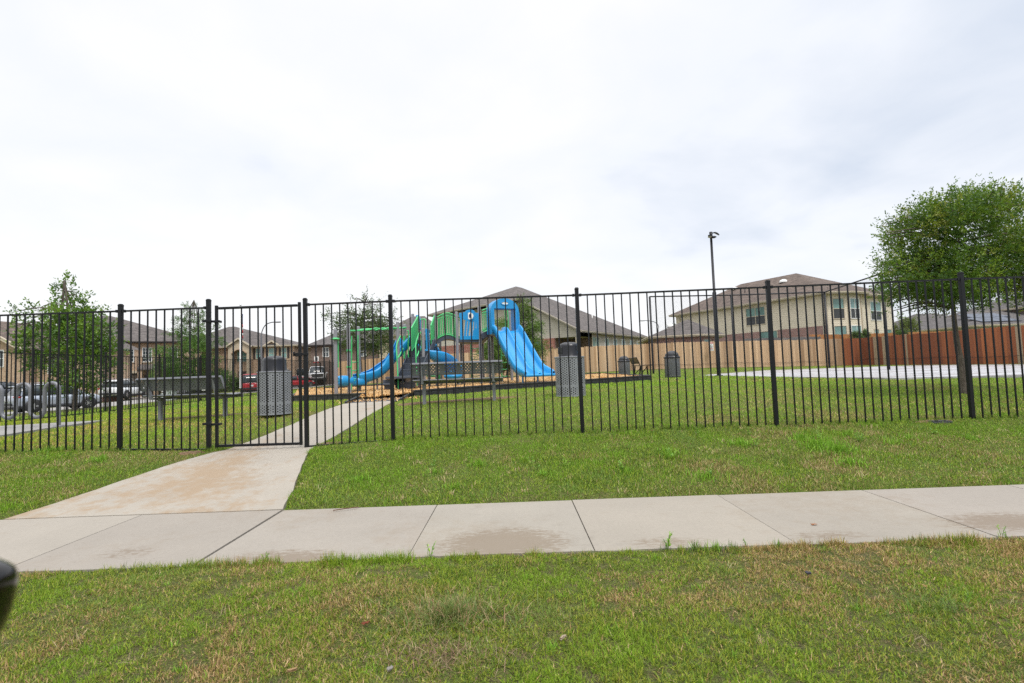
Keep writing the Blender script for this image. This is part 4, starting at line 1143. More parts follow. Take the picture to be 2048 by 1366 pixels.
# net frame round the court
nf_ = thing('sports_net', 'tall black posts with a top beam and netting round the court', 'net', (12, 27.3, Z(12, 27.3)))
NP = [(1303, 593, 747, 27.3), (1467, 590, 741, 27.6), (1655, 584, 734, 27.6)]
pts = []
for px, y0, y1, Y in NP:
    a, b = P(px + 4, y1, Y), P(px + 2, y0, Y); pts.append((a.x, Y, a.z, b.z))
pts.append((P(1777, 733, 22.4).x, 22.4, P(1777, 737, 22.4).z, pts[2][3] + .05))
pts.append((pts[3][0] + .5, 16.5, pts[3][2] - .05, pts[2][3] + .1)); pts.append((pts[4][0] + .45, 11.2, pts[4][2] - .05, pts[2][3] + .12))
for i, (x, y, z0, z1) in enumerate(pts):
    m = MB(); m.lathe((x, y, z0 - .05), [(.055 if i < 3 else .066, 0), (.055 if i < 3 else .066, z1 - z0 + .05), (0, z1 - z0 + .06)], 14); m.build('post', M_['black'], nf_)
for a, b in zip(pts[:-1], pts[1:]):
    m = MB(); m.tube([(a[0], a[1], a[3]), (b[0], b[1], b[3])], .036, 10); m.build('beam', M_['black'], nf_)
    m = MB(); L = math.dist(a[:2], b[:2]); m.add([(a[0], a[1], a[2] + .1), (b[0], b[1], b[2] + .1), (b[0], b[1], b[3] - .05), (a[0], a[1], a[3] - .05)], [[0, 1, 2, 3]], False, [[(0, 0), (L, 0), (L, b[3] - b[2]), (0, a[3] - a[2])]])
    m.build('net', M_['net'], nf_)

# sprinkler valve box lid at the fence foot
t = thing('valve_box', 'black plastic valve box half buried in dirt at the right of the fence', 'valve box', (5.42, 6.62, Z(5.42, 6.62)))
m = MB(); m.box((5.43, 6.62, Z(5.43, 6.62) - .006), (.26, .15, .05), .04); o = bevel(m.build('body', M_['black_plastic'], t), .01)
m = MB(); m.box((5.43, 6.62, Z(5.43, 6.62) + .022), (.22, .12, .01), .04); bevel(m.build('lid', M_['black'], o), .004)

# notice signs
def sign(label, px, py, Y, wpx, hpx, on):
    c = P(px, py, Y); w_, h_ = wpx * Y / F, hpx * Y / F
    t = thing('notice_sign', label, 'sign', (c.x, Y, c.z - h_ / 2))
    m = MB(); m.box((c.x, Y, c.z), (w_, .012, h_)); bevel(m.build('panel', M_['white'], t), .004)
    m = MB(); m.box((c.x, Y - .009, c.z + h_ * .40), (w_ * .92, .004, h_ * .15))
    m.box((c.x, Y - .009, c.z - h_ * .24), (w_ * .8, .004, h_ * .05)); m.build('red_band', M_['red'], t)
    m = MB()
    for k in (-1, 1): m.box((c.x + k * w_ * .2, Y - .012, c.z + h_ * .40), (w_ * .2, .003, h_ * .07))
    m.build('header_marks', M_['white'], t)
    m = MB(); m.box((c.x, Y - .009, c.z + h_ * .2), (w_ * .16, .004, h_ * .07))
    for k in range(6): m.box((c.x - w_ * .05 * (k % 2), Y - .009, c.z + h_ * (.09 - .055 * k)), (w_ * (.7 - .1 * (k % 3)), .004, h_ * .016))
    for k in range(3): m.box((c.x, Y - .009, c.z - h_ * (.33 + .05 * k)), (w_ * (.66 - .08 * k), .004, h_ * .014))
    m.build('text_lines', M_['black'], t)
    if on:
        m = MB(); z0 = Z(c.x, Y + .05); m.box((c.x, Y + .035, (z0 + c.z + h_ / 2) / 2), (.05, .05, c.z + h_ / 2 - z0)); m.build('post', M_['galv'], t)
    return t
sign('white and red notice sign hanging on the tan wooden fence by the floodlight pole', 1422.5, 693, 35.0, 8.5, 17.5, False)
sign('white and red notice sign on a post behind the playset ladder', 943.5, 717, 22.5, 5, 10, True)

# the car the photograph was taken from: mirror at the picture's edge, door below it
t = thing('car', 'blurred dark car mirror at the lower left edge, in front of the lawn', 'car', (-.3, .2, -.15))
Ym = .36
prof = [(44, 1134), (43, 1160), (38, 1190), (30, 1220), (18, 1252), (0, 1288), (-30, 1330), (-90, 1370), (-170, 1385), (-260, 1370), (-330, 1320), (-350, 1230), (-330, 1150), (-270, 1105), (-180, 1092), (-90, 1094), (-20, 1104), (25, 1117)]
loops = []
for dy, sc_ in ((-.075, .80), (-.06, .93), (-.03, .99), (.0, 1.0), (.012, .8), (.018, .5)):
    cx_, cz_ = P(-150, 1230, Ym).x, P(-150, 1230, Ym).z
    loops.append([Vector((cx_ + (P(a, b, Ym).x - cx_) * sc_, Ym + dy, cz_ + (P(a, b, Ym).z - cz_) * sc_)) for a, b in prof])
m = MB(); n = len(prof); vs = [v for l in loops for v in l]
fs = [[i * n + k, i * n + (k + 1) % n, (i + 1) * n + (k + 1) % n, (i + 1) * n + k] for i in range(len(loops) - 1) for k in range(n)]
fs.append([(len(loops) - 1) * n + k for k in range(n)])
m.add(vs, fs, True); o = m.build('mirror_housing', M_['mirror_black'], t); subsurf(o, 1)
m = MB(); m.add(loops[0], [list(range(n))[::-1]]); m.build('mirror_glass', M_['car_glass'], o)
cx_, cz_ = P(-150, 1230, Ym).x, P(-150, 1230, Ym).z
m = MB(); m.tube([(cx_ - .05, Ym, cz_ - .02), (cx_ - .06, Ym - .06, cz_ - .09), (cx_ - .05, Ym - .18, cz_ - .14)], .028, 10); m.build('mirror_arm', M_['car_black'], t)
m = MB(); pr = [(.18, .82), (.22, .78), (.27, .55), (.27, .35), (.22, .16), (.12, .16), (.12, .82)]
m.prism([(-1.5, y, z) for y, z in pr], (1.25, 0, 0)); bevel(m.build('door', M_['car_black'], t), .02)
# ------------------------------------------------------------------ play bed border
bd = thing('play_border', 'low black plastic timber border round the tan mulch play bed', 'border', (0, 15, Z(0, 15)))
def border_run(a, b, n=None):
    a, b = Vector(a), Vector(b); L = (b - a).length; n = n or max(1, round(L / 1.2)); d = (b - a).normalized(); rz = math.atan2(d.y, d.x); nrm = Vector((d.y, -d.x))
    for i in range(n):
        p0 = a + d * (L * i / n + .008); p1 = a + d * (L * (i + 1) / n - .008); c = (p0 + p1) / 2; l = (p1 - p0).length
        zc = Z(c.x, c.y) + .065; sl = math.atan2(Z(p1.x, p1.y) - Z(p0.x, p0.y), l)
        M3 = Matrix.Rotation(rz, 3, 'Z') @ Matrix.Rotation(-sl, 3, 'Y') @ Matrix.Rotation(rnd.uniform(-.02, .02), 3, 'X')
        m = MB()
        def bx(u, w, h_, du, dn, dz): m.box(Vector((c.x, c.y, zc)) + M3 @ Vector((du, dn, dz)), (u, w, h_), M3=M3)
        bx(l, .07, .21, 0, 0, 0)
        bx(l, .02, .045, 0, -.044, .083); bx(l, .02, .06, 0, -.044, -.075)
        for du in (-l * .5 + .07, 0, l * .5 - .07): bx(.13, .02, .084, du, -.044, -.002)
        bevel(m.build('border_segment', M_['black_plastic'], bd), .006, 1)
border_run((-6.3, 14.58), (-3.72, 12.92)); border_run((-2.52, 12.86), (1.2, 15.35)); border_run((1.2, 15.37), (4.69, 17.75))
border_run((4.72, 17.8), (4.62, 26.4)); border_run((4.55, 26.45), (-9.9, 24.5)); border_run((-9.92, 24.4), (-6.36, 14.66))
# half-buried ramp of black plastic at the opening
rp_ = thing('access_ramp', 'worn black plastic ramp leading from the path into the mulch', 'ramp', (-3.15, 12.4, Z(-3.15, 12.4)))
m = MB(); vs = []
for y, h in ((11.7, .012), (12.1, .03), (12.5, .05)):
    for x in (-3.74, -2.62): vs.append((x - (y - 12) * .03, y, Z(x, y) + h))
m.add(vs, [[0, 1, 3, 2], [2, 3, 5, 4]], True)
o = m.build('tread', M_['deck'], rp_); solid(o, .03)
for x in (-3.80, -2.56):
    m = MB(); m.bar((x, 11.6, Z(x, 11.6) + .02), (x - .03, 12.95, Z(x, 12.95) + .09), .05, .07); bevel(m.build('curb', M_['black_plastic'], rp_), .008, 1)

# ------------------------------------------------------------------ playset
ps = thing('playset', 'large blue, green and grey playset with slides and climbing bars on the mulch bed', 'playset', (-.8, 18.5, MZ(-.8, 18.5)))
def V3(px, py, Y): return P(px, py, Y)
def gpost(px, ytop, Y, r=.055, ybase=None, name='post', mat='post'):
    b = V3(px, 760, Y); top = V3(px, ytop, Y); z0 = MZ(b.x, Y) - .15
    m = MB(); m.lathe((b.x, Y, z0), [(r, 0), (r, top.z - z0 - .03), (r * .92, top.z - z0 - .008), (r * .6, top.z - z0 + .004), (0, top.z - z0 + .006)], 16)
    return m.build(name, M_[mat], ps)
def gtube(pts, r=.02, mat='green', name='handrail', par=None):
    m = MB(); m.tube(pts, r, 8); return m.build(name, M_[mat], par or ps)
def smooth(pts, n=6):
    """Catmull-Rom through 3-D points"""
    pts = [Vector(p) for p in pts]; out = []
    for i in range(len(pts) - 1):
        p0, p1, p2, p3 = pts[max(i - 1, 0)], pts[i], pts[i + 1], pts[min(i + 2, len(pts) - 1)]
        for k in range(n):
            t = k / n
            out.append(.5 * ((2 * p1) + (p2 - p0) * t + (2 * p0 - 5 * p1 + 4 * p2 - p3) * t * t + (3 * p1 - p0 - 3 * p2 + p3) * t ** 3))
    return out + [pts[-1]]
for a in ((672, 658, 15.0), (698.5, 648, 15.4), (718.5, 653, 16.4), (797.5, 643.5, 16.4), (811.5, 649, 17.0), (828.5, 627.5, 18.2), (839, 633, 17.6), (848, 657, 16.7), (858.5, 646, 18.6), (874, 625.5, 18.0), (882, 679, 19.6), (916.5, 623.5, 18.2), (924, 674, 19.8), (962.5, 612, 18.7), (967, 662, 20.2), (980.5, 606.5, 18.9), (987, 655, 20.4), (1024, 622, 20.6), (1035, 640, 19.0)):
    gpost(*a)
# decks
def deck(corners, zt, t=.12, name='deck'):
    m = MB(); m.prism([(c[0], c[1], zt - t) for c in corners], (0, 0, t)); return bevel(m.build(name, M_['deck'], ps), .01)
def XY(px, Y): return (P(px, 700, Y).x, Y)
zA = V3(1000, 661, 18.9).z; zB = V3(935, 678, 18.5).z; zC = V3(850, 681, 17.8).z
deck([XY(980, 18.9), XY(1036, 19.0), XY(1026, 20.6), XY(976, 20.4)], zA)
deck([XY(917, 18.2), XY(962, 18.7), XY(965, 20.2), XY(924, 19.8)], zB)
deck([XY(836, 17.3), XY(873, 18.0), XY(862, 19.2), XY(829, 18.4)], zC)
# ramp deck between the two right towers
a0, a1, b0, b1_ = XY(962, 18.72), XY(980, 18.92), XY(966, 20.2), XY(982, 20.4)
m = MB(); m.prism([(a0[0], a0[1], zB - .12), (a1[0], a1[1], zA - .12), (a1[0], a1[1], zA + .01), (a0[0], a0[1], zB + .01)], (b0[0] - a0[0], b0[1] - a0[1], 0)); m.build('ramp_deck', M_['deck'], ps)
m = MB(); m.bar(V3(963, 673, 18.66), V3(980.5, 664.5, 18.86), .03, .2); m.build('ramp_beam', M_['deck'], ps)
# barred railings
def barred(c00, c10, c11, c01, n, mat='green', name='railing', r=.013, bow=0.0):
    """rail panel: corners bottom-left, bottom-right, top-right, top-left (3-D)"""
    c00, c10, c11, c01 = map(Vector, (c00, c10, c11, c01)); m = MB()
    def at(u, v):
        p = (c00 * (1 - u) + c10 * u) * (1 - v) + (c01 * (1 - u) + c11 * u) * v
        return p + Vector((0, 0, bow * math.sin(PI * u)))
    for v in (0, .1, .9, 1.0):
        if v in (.1, .9): continue
        m.tube([at(u, v) for u in np.linspace(0, 1, 9)], .022, 8)
    m.tube([at(u, .88) for u in np.linspace(0, 1, 9)], .014, 6); m.tube([at(u, .06) for u in np.linspace(0, 1, 9)], .014, 6)
    for k in range(n):
        u = (k + .5) / n; m.tube([at(u, .06), at(u, .88)], r, 6)
    return m.build(name, M_[mat], ps)
barred(V3(964, 662, 18.66), V3(979, 655, 18.84), V3(979, 615, 18.84), V3(964, 621, 18.66), 5)
barred(V3(967, 664, 20.2), V3(984, 657, 20.4), V3(984, 620, 20.4), V3(967, 626, 20.2), 5)
# arched bridge: deck, and a bowed railing on either side
n = 12; m = MB(); up_, lo = [], []
L0, L1, R0, R1 = V3(874, 680, 18.05), V3(863, 680, 19.2), V3(916.5, 680, 18.25), V3(924, 680, 19.8)
for k in range(n + 1):
    u = k / n; bow = .16 * math.sin(PI * u)
    a = L0.lerp(R0, u); b = L1.lerp(R1, u); z = zC + (zB - zC) * u + bow
    up_.append(((a.x, a.y, z), (b.x, b.y, z)))
for k in range(n): m.quad(up_[k][0], up_[k + 1][0], up_[k + 1][1], up_[k][1])
o = m.build('bridge_deck', M_['deck'], ps); solid(o, .1)
m = MB()
for k in range(n): m.bar(Vector(up_[k][0]) + Vector((0, -.03, -.06)), Vector(up_[k + 1][0]) + Vector((0, -.03, -.06)), .03, .15)
m.build('bridge_beam', M_['deck'], ps)
barred(V3(875, 677, 18.0), V3(915, 677, 18.2), V3(915, 634, 18.2), V3(875, 634, 18.0), 12, bow=.14, r=.016)
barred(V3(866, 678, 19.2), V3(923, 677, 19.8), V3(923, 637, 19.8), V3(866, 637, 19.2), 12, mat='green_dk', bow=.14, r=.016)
# blue face panel between the two posts
def px_poly(pts, Yf, d, mat, name, par=None):
    m = MB(); m.prism([V3(x, y, Yf(x)) for x, y in pts], d); return m.build(name, M_[mat], par or ps)
Yp = lambda x: 18.2 + (x - 917) / 45 * .45
zc_ = V3(940, 632, Yp(940)); rr_ = .13
m = MB()
W_ = lambda x, y: V3(x, y, Yp(x))
dpt = (0.0, .05, 0)
# top band with shoulders, open lower half crossed by leaning bars
m.prism([W_(918, 626), W_(930, 624), W_(931, 622), W_(934.5, 620), W_(940, 619), (W_(945.5, 620)), W_(949, 622), W_(950, 625), W_(957, 626), W_(957.5, 640), W_(951, 642.5), W_(940, 644), W_(929, 640), W_(920, 635.5), W_(918.3, 634)], dpt)
m.prism([W_(920, 672.5), W_(957.5, 670.5), W_(958, 679), W_(920, 679.2)], dpt)
m.prism([W_(920, 634), W_(925.5, 637.5), W_(924.2, 674), W_(920.2, 674)], dpt)
m.prism([W_(952, 641), W_(957.5, 639), W_(957.8, 674), W_(953.5, 674)], dpt)
for (xa, xb) in ((931.5, 926.5), (937, 932), (944, 939), (949, 946)):
    m.prism([W_(xb + 1, 673), W_(xa - .6, 639), W_(xa + 3.0, 640), W_(xb + 5.0, 673)], dpt)
for (xa, xb) in ((945, 952),): m.prism([W_(xa, 672), W_(xa + 1, 661), W_(xa + 5, 655), W_(xb + 2, 658), W_(xb + 2, 672)], dpt)
o = bevel(m.build('blue_panel', M_['blue'], ps), .006, 2); pan = o
cc = W_(940, 632)
m = MB(); m.lathe((cc.x, cc.z, -(cc.y - .02)), [(0, 0), (.125, 0), (.125, .02), (0, .021)], 28)
mm = MB(); mm.add([(x, -z, y) for x, y, z in m.v], [f[::-1] for f in m.f], False); mm.build('eye_disc', M_['white'], pan)
m = MB(); ell = [Vector((cc.x + .035 * math.cos(a), cc.y - .045, cc.z + .075 * math.sin(a))) for a in np.linspace(0, 2 * PI, 20, endpoint=False)]
m.prism(ell, (0, .02, 0)); m.build('eye_pupil', M_['navy'], pan)
m = MB(); m.ring([Vector((cc.x + .155 * math.cos(a), cc.y - .03, cc.z + .15 * math.sin(a))) for a in np.linspace(0, 2 * PI, 24, endpoint=False)], [Vector((cc.x + .126 * math.cos(a), cc.y - .03, cc.z + .126 * math.sin(a))) for a in np.linspace(0, 2 * PI, 24, endpoint=False)], (0, .03, 0)); m.build('eye_ring', M_['blue'], pan)

# double slide
S0 = V3(1011, 660, 18.55); Sx = V3(1076, 745, 16.45)
d_ = Vector((Sx.x - S0.x, Sx.y - S0.y, 0)); run = d_.length; d_.normalize(); nrm_ = Vector((-d_.y, d_.x, 0))      # nrm_: to the slide's right as seen from below
zt0 = V3(1011, 662, 18.55).z; zt1 = V3(1076, 750.5, 16.45).z
prof = [(-.25, 0), (0, 0), (.16, -.05), (.4, -.25), (.75, -.56), (1.15, -.91), (1.5, -1.2), (1.75, -1.37), (2.0, -1.48), (2.25, -1.535), (2.5, -1.55), (2.62, -1.56)]
sx_ = (run + .12) / 2.62; sz_ = (zt1 - zt0) / -1.56
cen = [S0 + d_ * (s * sx_) + Vector((0, 0, zt0 - S0.z + z * sz_)) for s, z in prof]; cen = smooth(cen, 3)
# lane section: (across, up)
sec = [(-.55, .0), (-.55, .17), (-.52, .20), (-.485, .185), (-.465, .07), (-.43, .02), (-.35, .0), (-.15, .0), (-.07, .025), (-.035, .10), (0, .125), (.035, .10), (.07, .025), (.15, .0), (.35, .0), (.43, .02), (.465, .07), (.485, .185), (.52, .20), (.55, .17), (.55, .0)]
def sweep(cen, sec, name, mat, par, hfun=None, side=None, t=.02):
    m = MB(); vs = []; k = len(sec); nC = len(cen)
    for i, c in enumerate(cen):
        tg = (cen[min(i + 1, nC - 1)] - cen[max(i - 1, 0)]).normalized()
        sd_ = side if side is not None else Vector((-tg.y, tg.x, 0)).normalized()
        up = sd_.cross(tg); up = up if up.z > 0 else -up
        f_ = hfun(i / (nC - 1)) if hfun else 1
        for (a, h) in sec: vs.append(c + sd_ * a + up * (h * f_))
    fs = [[i * k + j, i * k + j + 1, (i + 1) * k + j + 1, (i + 1) * k + j] for i in range(nC - 1) for j in range(k - 1)]
    m.add(vs, fs, True); o = m.build(name, M_[mat], par); solid(o, t, 0); return o
sl_ = sweep(cen, sec, 'double_slide', 'blue', ps, lambda u: 1.15 if u < .8 else 1.15 - .55 * (u - .8) / .2, nrm_)
# rolled exit lip
e = cen[-1]; m = MB(); m.tube([e - nrm_ * .55, e + nrm_ * .55], .045, 10); m.build('exit_lip', M_['blue'], sl_)
for s in (-.28, .28):
    q = cen[int(len(cen) * .68)] + nrm_ * s; m = MB(); m.lathe((q.x, q.y, MZ(q.x, q.y) - .05), [(.03, 0), (.03, q.z - MZ(q.x, q.y) + .06)], 10); m.build('support_leg', M_['blue'], sl_)
# hood over its entry
hb = S0 + d_ * -.1; hz = zt0 - .06; htop = V3(1011, 597, 18.6).z
W2 = .56
def hp(a, z, off=0): return hb + d_ * off + nrm_ * a + Vector((0, 0, z - hb.z))
N = 40; outer, inner = [], []
H = htop - hz
for k in range(N):
    if k < 12: t = k / 12; outer.append((W2, hz - .12 + (H - .45 + .12) * t))
    elif k < 29: a = PI * (k - 12) / 16.0; outer.append((W2 * math.cos(a) * (1 if abs(math.cos(a)) < .99 else 1), hz + H - .45 + .45 * math.sin(a)))
    else: t = (k - 28) / 12; outer.append((-W2, hz + H - .45 - (H - .45 + .12) * t))
for k in range(N):
    if k < 12: t = k / 12; inner.append((W2 - .13, hz - .12 + (.88 + .12) * t))
    elif k < 29: t = (k - 12) / 16; inner.append(((W2 - .13) * (1 - 2 * t), hz + .88 - .0))
    else: t = (k - 28) / 12; inner.append((-W2 + .13, hz + .88 - (.88 + .12) * t))
m = MB(); m.ring([hp(a, z, .12) for a, z in outer], [hp(a, z, .12) for a, z in inner], d_ * -.42)
o = bevel(m.build('slide_hood', M_['blue'], sl_), .02, 2)
m = MB(); ell = [hp(.13 * math.cos(a) , hz + 1.07 + .045 * math.sin(a), .124) for a in np.linspace(0, 2 * PI, 24, endpoint=False)]; ell2 = [hp(.17 * math.cos(a), hz + 1.07 + .075 * math.sin(a), .124) for a in np.linspace(0, 2 * PI, 24, endpoint=False)]
m.ring(ell2, ell, d_ * .02); bevel(m.build('hood_badge', M_['blue'], o), .004, 1)
m = MB(); m.prism(ell, d_ * .006); m.build('badge_inset', M_['white'], o)
for s in (-1, 1):
    m = MB(); m.tube([hp(s * (W2 - .02), z, .13) for z in np.linspace(hz, hz + H - .5, 6)], .03, 8); m.build('hood_rim', M_['blue'], o)

# stairs up to the left tower
n = 8; P0 = V3(813, 752, 15.9); P1 = V3(851, 684, 17.5); zb0 = MZ(P0.x, P0.y) + .26
m = MB(); wv = .33; dirs = Vector((P1.x - P0.x, P1.y - P0.y, 0)); run = dirs.length; dirs.normalize(); sdv = Vector((-dirs.y, dirs.x, 0))
for k in range(n):
    z = zb0 + (zC - zb0) * (k / (n - 1)) - .04; c = P0 + dirs * (run * k / (n - 1)); zprev = zb0 - .22 if k == 0 else z - (zC - zb0) / (n - 1)
    rz_ = math.atan2(dirs.y, dirs.x) - PI / 2
    m.box((c.x, c.y, z), (2 * wv, run / (n - 1) + .03, .045), rz_)
    f_ = c - dirs * (run / (n - 1) / 2 + .004); m.box((f_.x, f_.y, (z + zprev) / 2), (2 * wv, .02, z - zprev - .05), rz_)
st = bevel(m.build('stairs', M_['deck'], ps), .006, 1)
for s in (-1, 1):
    m = MB(); a = P0 + sdv * s * (wv + .02); b = P1 + sdv * s * (wv + .02)
    m.bar((a.x, a.y, zb0 - .05), (b.x, b.y, zC - .05), .03, .22); m.build('stringer', M_['deck'], st)
# landing bench at the bottom
c = V3(806, 756, 15.7); m = MB(); m.box((c.x, 15.75, c.z + .02), (1.0, .6, .07), .1); m.box((c.x - .45, 15.8, c.z - .12), (.3, .5, .18), .1); bevel(m.build('transfer_deck', M_['deck'], ps), .01)
m = MB(); m.lathe((c.x + .15, 15.9, MZ(c.x, 15.9) - .1), [(.14, 0), (.14, c.z - MZ(c.x, 15.9) + .1)], 16); m.build('pedestal', M_['post'], ps)
c = V3(776, 768, 15.6); m = MB(); m.box((c.x, 15.6, c.z), (.42, .4, .06), .1); m.box((c.x, 15.65, c.z - .1), (.22, .25, .16), .1); bevel(m.build('transfer_step', M_['deck'], ps), .01)
# solid green stair panels
def flat(pts, name='side_panel', mat='green', t=.03):
    m = MB(); m.prism([V3(*p) for p in pts], (t, 0, 0)); o = bevel(m.build(name, M_[mat], ps), .006, 1)
    for a, b in ((0, 1), (3, 2)):
        gtube([V3(*pts[a]) + Vector((t / 2, 0, 0)), V3(*pts[b]) + Vector((t / 2, 0, 0))], .024, mat, 'panel_rail', o)
    return o
flat([(821.5, 657, 16.5), (834.5, 633.5, 17.5), (835, 682, 17.5), (822, 702, 16.5)])
flat([(860.5, 652, 17.3), (867.5, 631.5, 18.0), (867.5, 675, 18.0), (861.5, 687, 17.3)])
m = MB()
for i in range(5): m.box(V3(822 + i * 2.6, 682 - i * 4, 16.55 + i * .2), (.012, .03, .6))
# handrails
def hr(pts, Y0, Y1, r=.02, mat='green'):
    n = len(pts); return gtube(smooth([V3(x, y, Y0 + (Y1 - Y0) * i / (n - 1)) for i, (x, y) in enumerate(pts)], 4), r, mat)
hr([(796.5, 778), (795.5, 745), (794, 715), (793, 693), (796, 682), (801, 672)], 15.7, 16.3)
hr([(796, 716), (801, 707), (806, 697)], 15.8, 16.3)
hr([(834, 772), (833, 740), (831.5, 700), (832, 685), (835, 675), (838, 664)], 15.8, 16.6)
hr([(834, 713), (837, 705), (840, 697)], 15.9, 16.4)
hr([(841, 640), (846, 638), (850, 639), (851.5, 643), (851.5, 662)], 17.4, 17.4)
hr([(845.5, 640), (845.5, 662)], 17.42, 17.42, .014)
hr([(839.5, 669), (841, 665), (845, 663.5), (847, 664)], 16.7, 16.7); hr([(843, 665), (842.8, 695)], 16.72, 16.72, .016)
hr([(840, 702), (841.5, 698), (845, 696)], 16.72, 16.72)
hr([(808.5, 717), (808.5, 690), (808.5, 672)], 16.9, 16.9, .035); hr([(817, 720), (816.5, 690), (817, 664), (814, 661.5)], 16.8, 16.8)
# long wave slide running down to the left
cl = smooth([V3(817, 681, 17.3), V3(811, 690, 17.2), V3(803, 703, 17.1), V3(790.5, 717, 17.0), V3(774, 735, 16.9), V3(754, 751, 16.7), V3(735, 758.5, 16.5), V3(714, 763, 16.3)], 4)
sec1 = [(-.27, .22), (-.30, .23), (-.31, .18), (-.27, .02), (-.2, -.05), (0, -.08), (.2, -.05), (.27, .02), (.31, .18), (.30, .23), (.27, .22)]
o = sweep(cl, sec1, 'wave_slide', 'blue', ps, t=.03)
e = cl[-1]; m = MB(); m.lathe((e.x + .02, e.y, e.z - .12), [(.02, 0), (.27, .0), (.30, .04), (.30, .2), (.26, .23)], 20); m.build('exit_lip', M_['blue'], o)
q = cl[20]; m = MB(); m.lathe((q.x, q.y, MZ(q.x, q.y) - .05), [(.03, 0), (.03, q.z - MZ(q.x, q.y))], 10); m.build('support_leg', M_['post'], o)
# curved slide turning to the right
cl = smooth([V3(853, 699, 17.5), V3(857, 708, 17.3), V3(866, 715, 17.2), V3(879, 721, 17.4), V3(892, 729, 17.9), V3(902, 739, 18.3), V3(907, 748, 17.9), V3(906, 751, 17.3)], 4)
o = sweep(cl, sec1, 'curved_slide', 'blue', ps, t=.03)
e = V3(906, 751, 17.1); m = MB(); m.lathe((e.x, e.y, e.z - .1), [(.02, 0), (.24, .0), (.30, .05), (.31, .13), (.26, .12)], 24); m.build('exit_lip', M_['blue'], o)
m = MB()
for s_ in (-1, 1):
    m.prism([V3(850, 658, 17.2 + .3 * s_), V3(854, 657, 17.2 + .3 * s_), V3(858, 664, 17.2 + .3 * s_), V3(859, 700, 17.2 + .3 * s_), V3(852, 708, 17.2 + .3 * s_)], (0, .04, 0))
m.prism([V3(850, 658, 16.9), V3(854, 657, 16.9), V3(854, 663, 16.9), V3(850, 664, 16.9)], (0, .64, 0))
bevel(m.build('slide_entry', M_['blue'], o), .015, 2)
m = MB(); c = V3(834, 636, 17.9); m.box(c, (.16, .3, .5)); 
m2 = MB(); m2.prism([V3(831, 630, 17.9), V3(836, 630, 17.9), V3(839, 637, 17.9), V3(839, 658, 17.9), V3(836, 660, 17.9), V3(834, 640, 17.9)], (0, .3, 0)); bevel(m2.build('hood_panel', M_['blue'], ps), .01, 1)
# overhead wave ladder between the tall posts on the left
pa = [V3(x, y, Y) for x, y, Y in ((700, 661.5, 15.4), (718, 661, 15.7), (738, 659.5, 15.9), (752, 656.5, 16.0), (766, 659, 16.1), (780, 655, 16.2), (796, 656.5, 16.4), (812, 655, 16.9))]
pb = [V3(x, y, Y) for x, y, Y in ((718, 659.5, 16.4), (738, 658, 16.5), (752, 660, 16.6), (766, 656, 16.7), (780, 659, 16.7), (796, 655.5, 16.8), (812, 656.5, 17.0))]
ol = gtube(smooth(pa, 4), .024, 'green', 'overhead_ladder'); gtube(smooth(pb, 4), .024, 'green', 'rail', ol)
for i in range(7):
    a = pa[0].lerp(pa[-1], (i + .7) / 7.6); b = pb[0].lerp(pb[-1], (i + .4) / 7.2); gtube([a, b], .017, 'green', 'rung', ol)
# upright ladder under it, handhold ring and clamp collars
lu = gtube([V3(703, 672, 15.45), V3(703, 780, 15.45)], .02, 'green', 'ladder'); gtube([V3(716, 670, 16.3), V3(716, 776, 16.3)], .02, 'green', 'rail', lu)
for y in (725, 741.5, 758.5): gtube([V3(703, y, 15.45), V3(716, y - 1, 16.3)], .016, 'green', 'rung', lu)
for (px, py, Y) in ((697.5, 701, 15.38), (697.5, 734, 15.38)):
    m = MB(); c = V3(px, py, Y); m.lathe((c.x, c.y, c.z - .03), [(.062, 0), (.066, .01), (.066, .05), (.062, .06)], 14); m.build('collar', M_['green'], ps)
c = V3(671, 678, 15.0); m = MB(); m.lathe((c.x, c.y, c.z - .02), [(.05, 0), (.14, 0), (.15, .02), (.08, .05), (.05, .06)], 20); m.build('cap_ring', M_['green'], ps)
gtube([V3(676, 681, 15.05), V3(676.5, 735, 15.05)], .018, 'green', 'handhold')
# blue roller barrel between the two nearest posts
a, b = V3(676, 762, 15.15), V3(704, 761.5, 15.6); ax = (b - a); L = ax.length; m = MB(); path = [a + ax * t for t in np.linspace(0, 1, 12)]
rads = [.10] + [.155, .162, .158, .162, .158, .162, .158, .162, .158, .155] + [.10]
m.tube(path, rads, 20); m.build('roller', M_['blue'], ps)
gtube([a - ax * .15, b + ax * .2], .02, 'green', 'axle')
# climbing ladders at the back
def ladder(xl, xr, y0, y1, Y, n, mat='green', bowed=.0):
    a0, a1 = V3(xl, y0, Y), V3(xl + 2, y1, Y); b0, b1 = V3(xr, y0 - 1, Y + .1), V3(xr + 2, y1, Y + .1)
    o = gtube([a0, a1], .02, mat, 'ladder'); gtube([b0, b1], .02, mat, 'rail', o)
    for k in range(n):
        t = (k + .5) / n; p, q = a0.lerp(a1, t), b0.lerp(b1, t); md = (p + q) / 2 + Vector((0, -.05, -.04))
        gtube(smooth([p, md, q], 3), .016, mat, 'rung', o)
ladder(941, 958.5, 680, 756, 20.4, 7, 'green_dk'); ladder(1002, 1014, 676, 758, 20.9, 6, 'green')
hr([(1010, 621), (1011, 640), (1011, 661)], 19.9, 19.9); hr([(1015, 620), (1016.5, 640), (1016.5, 661)], 19.9, 19.9)
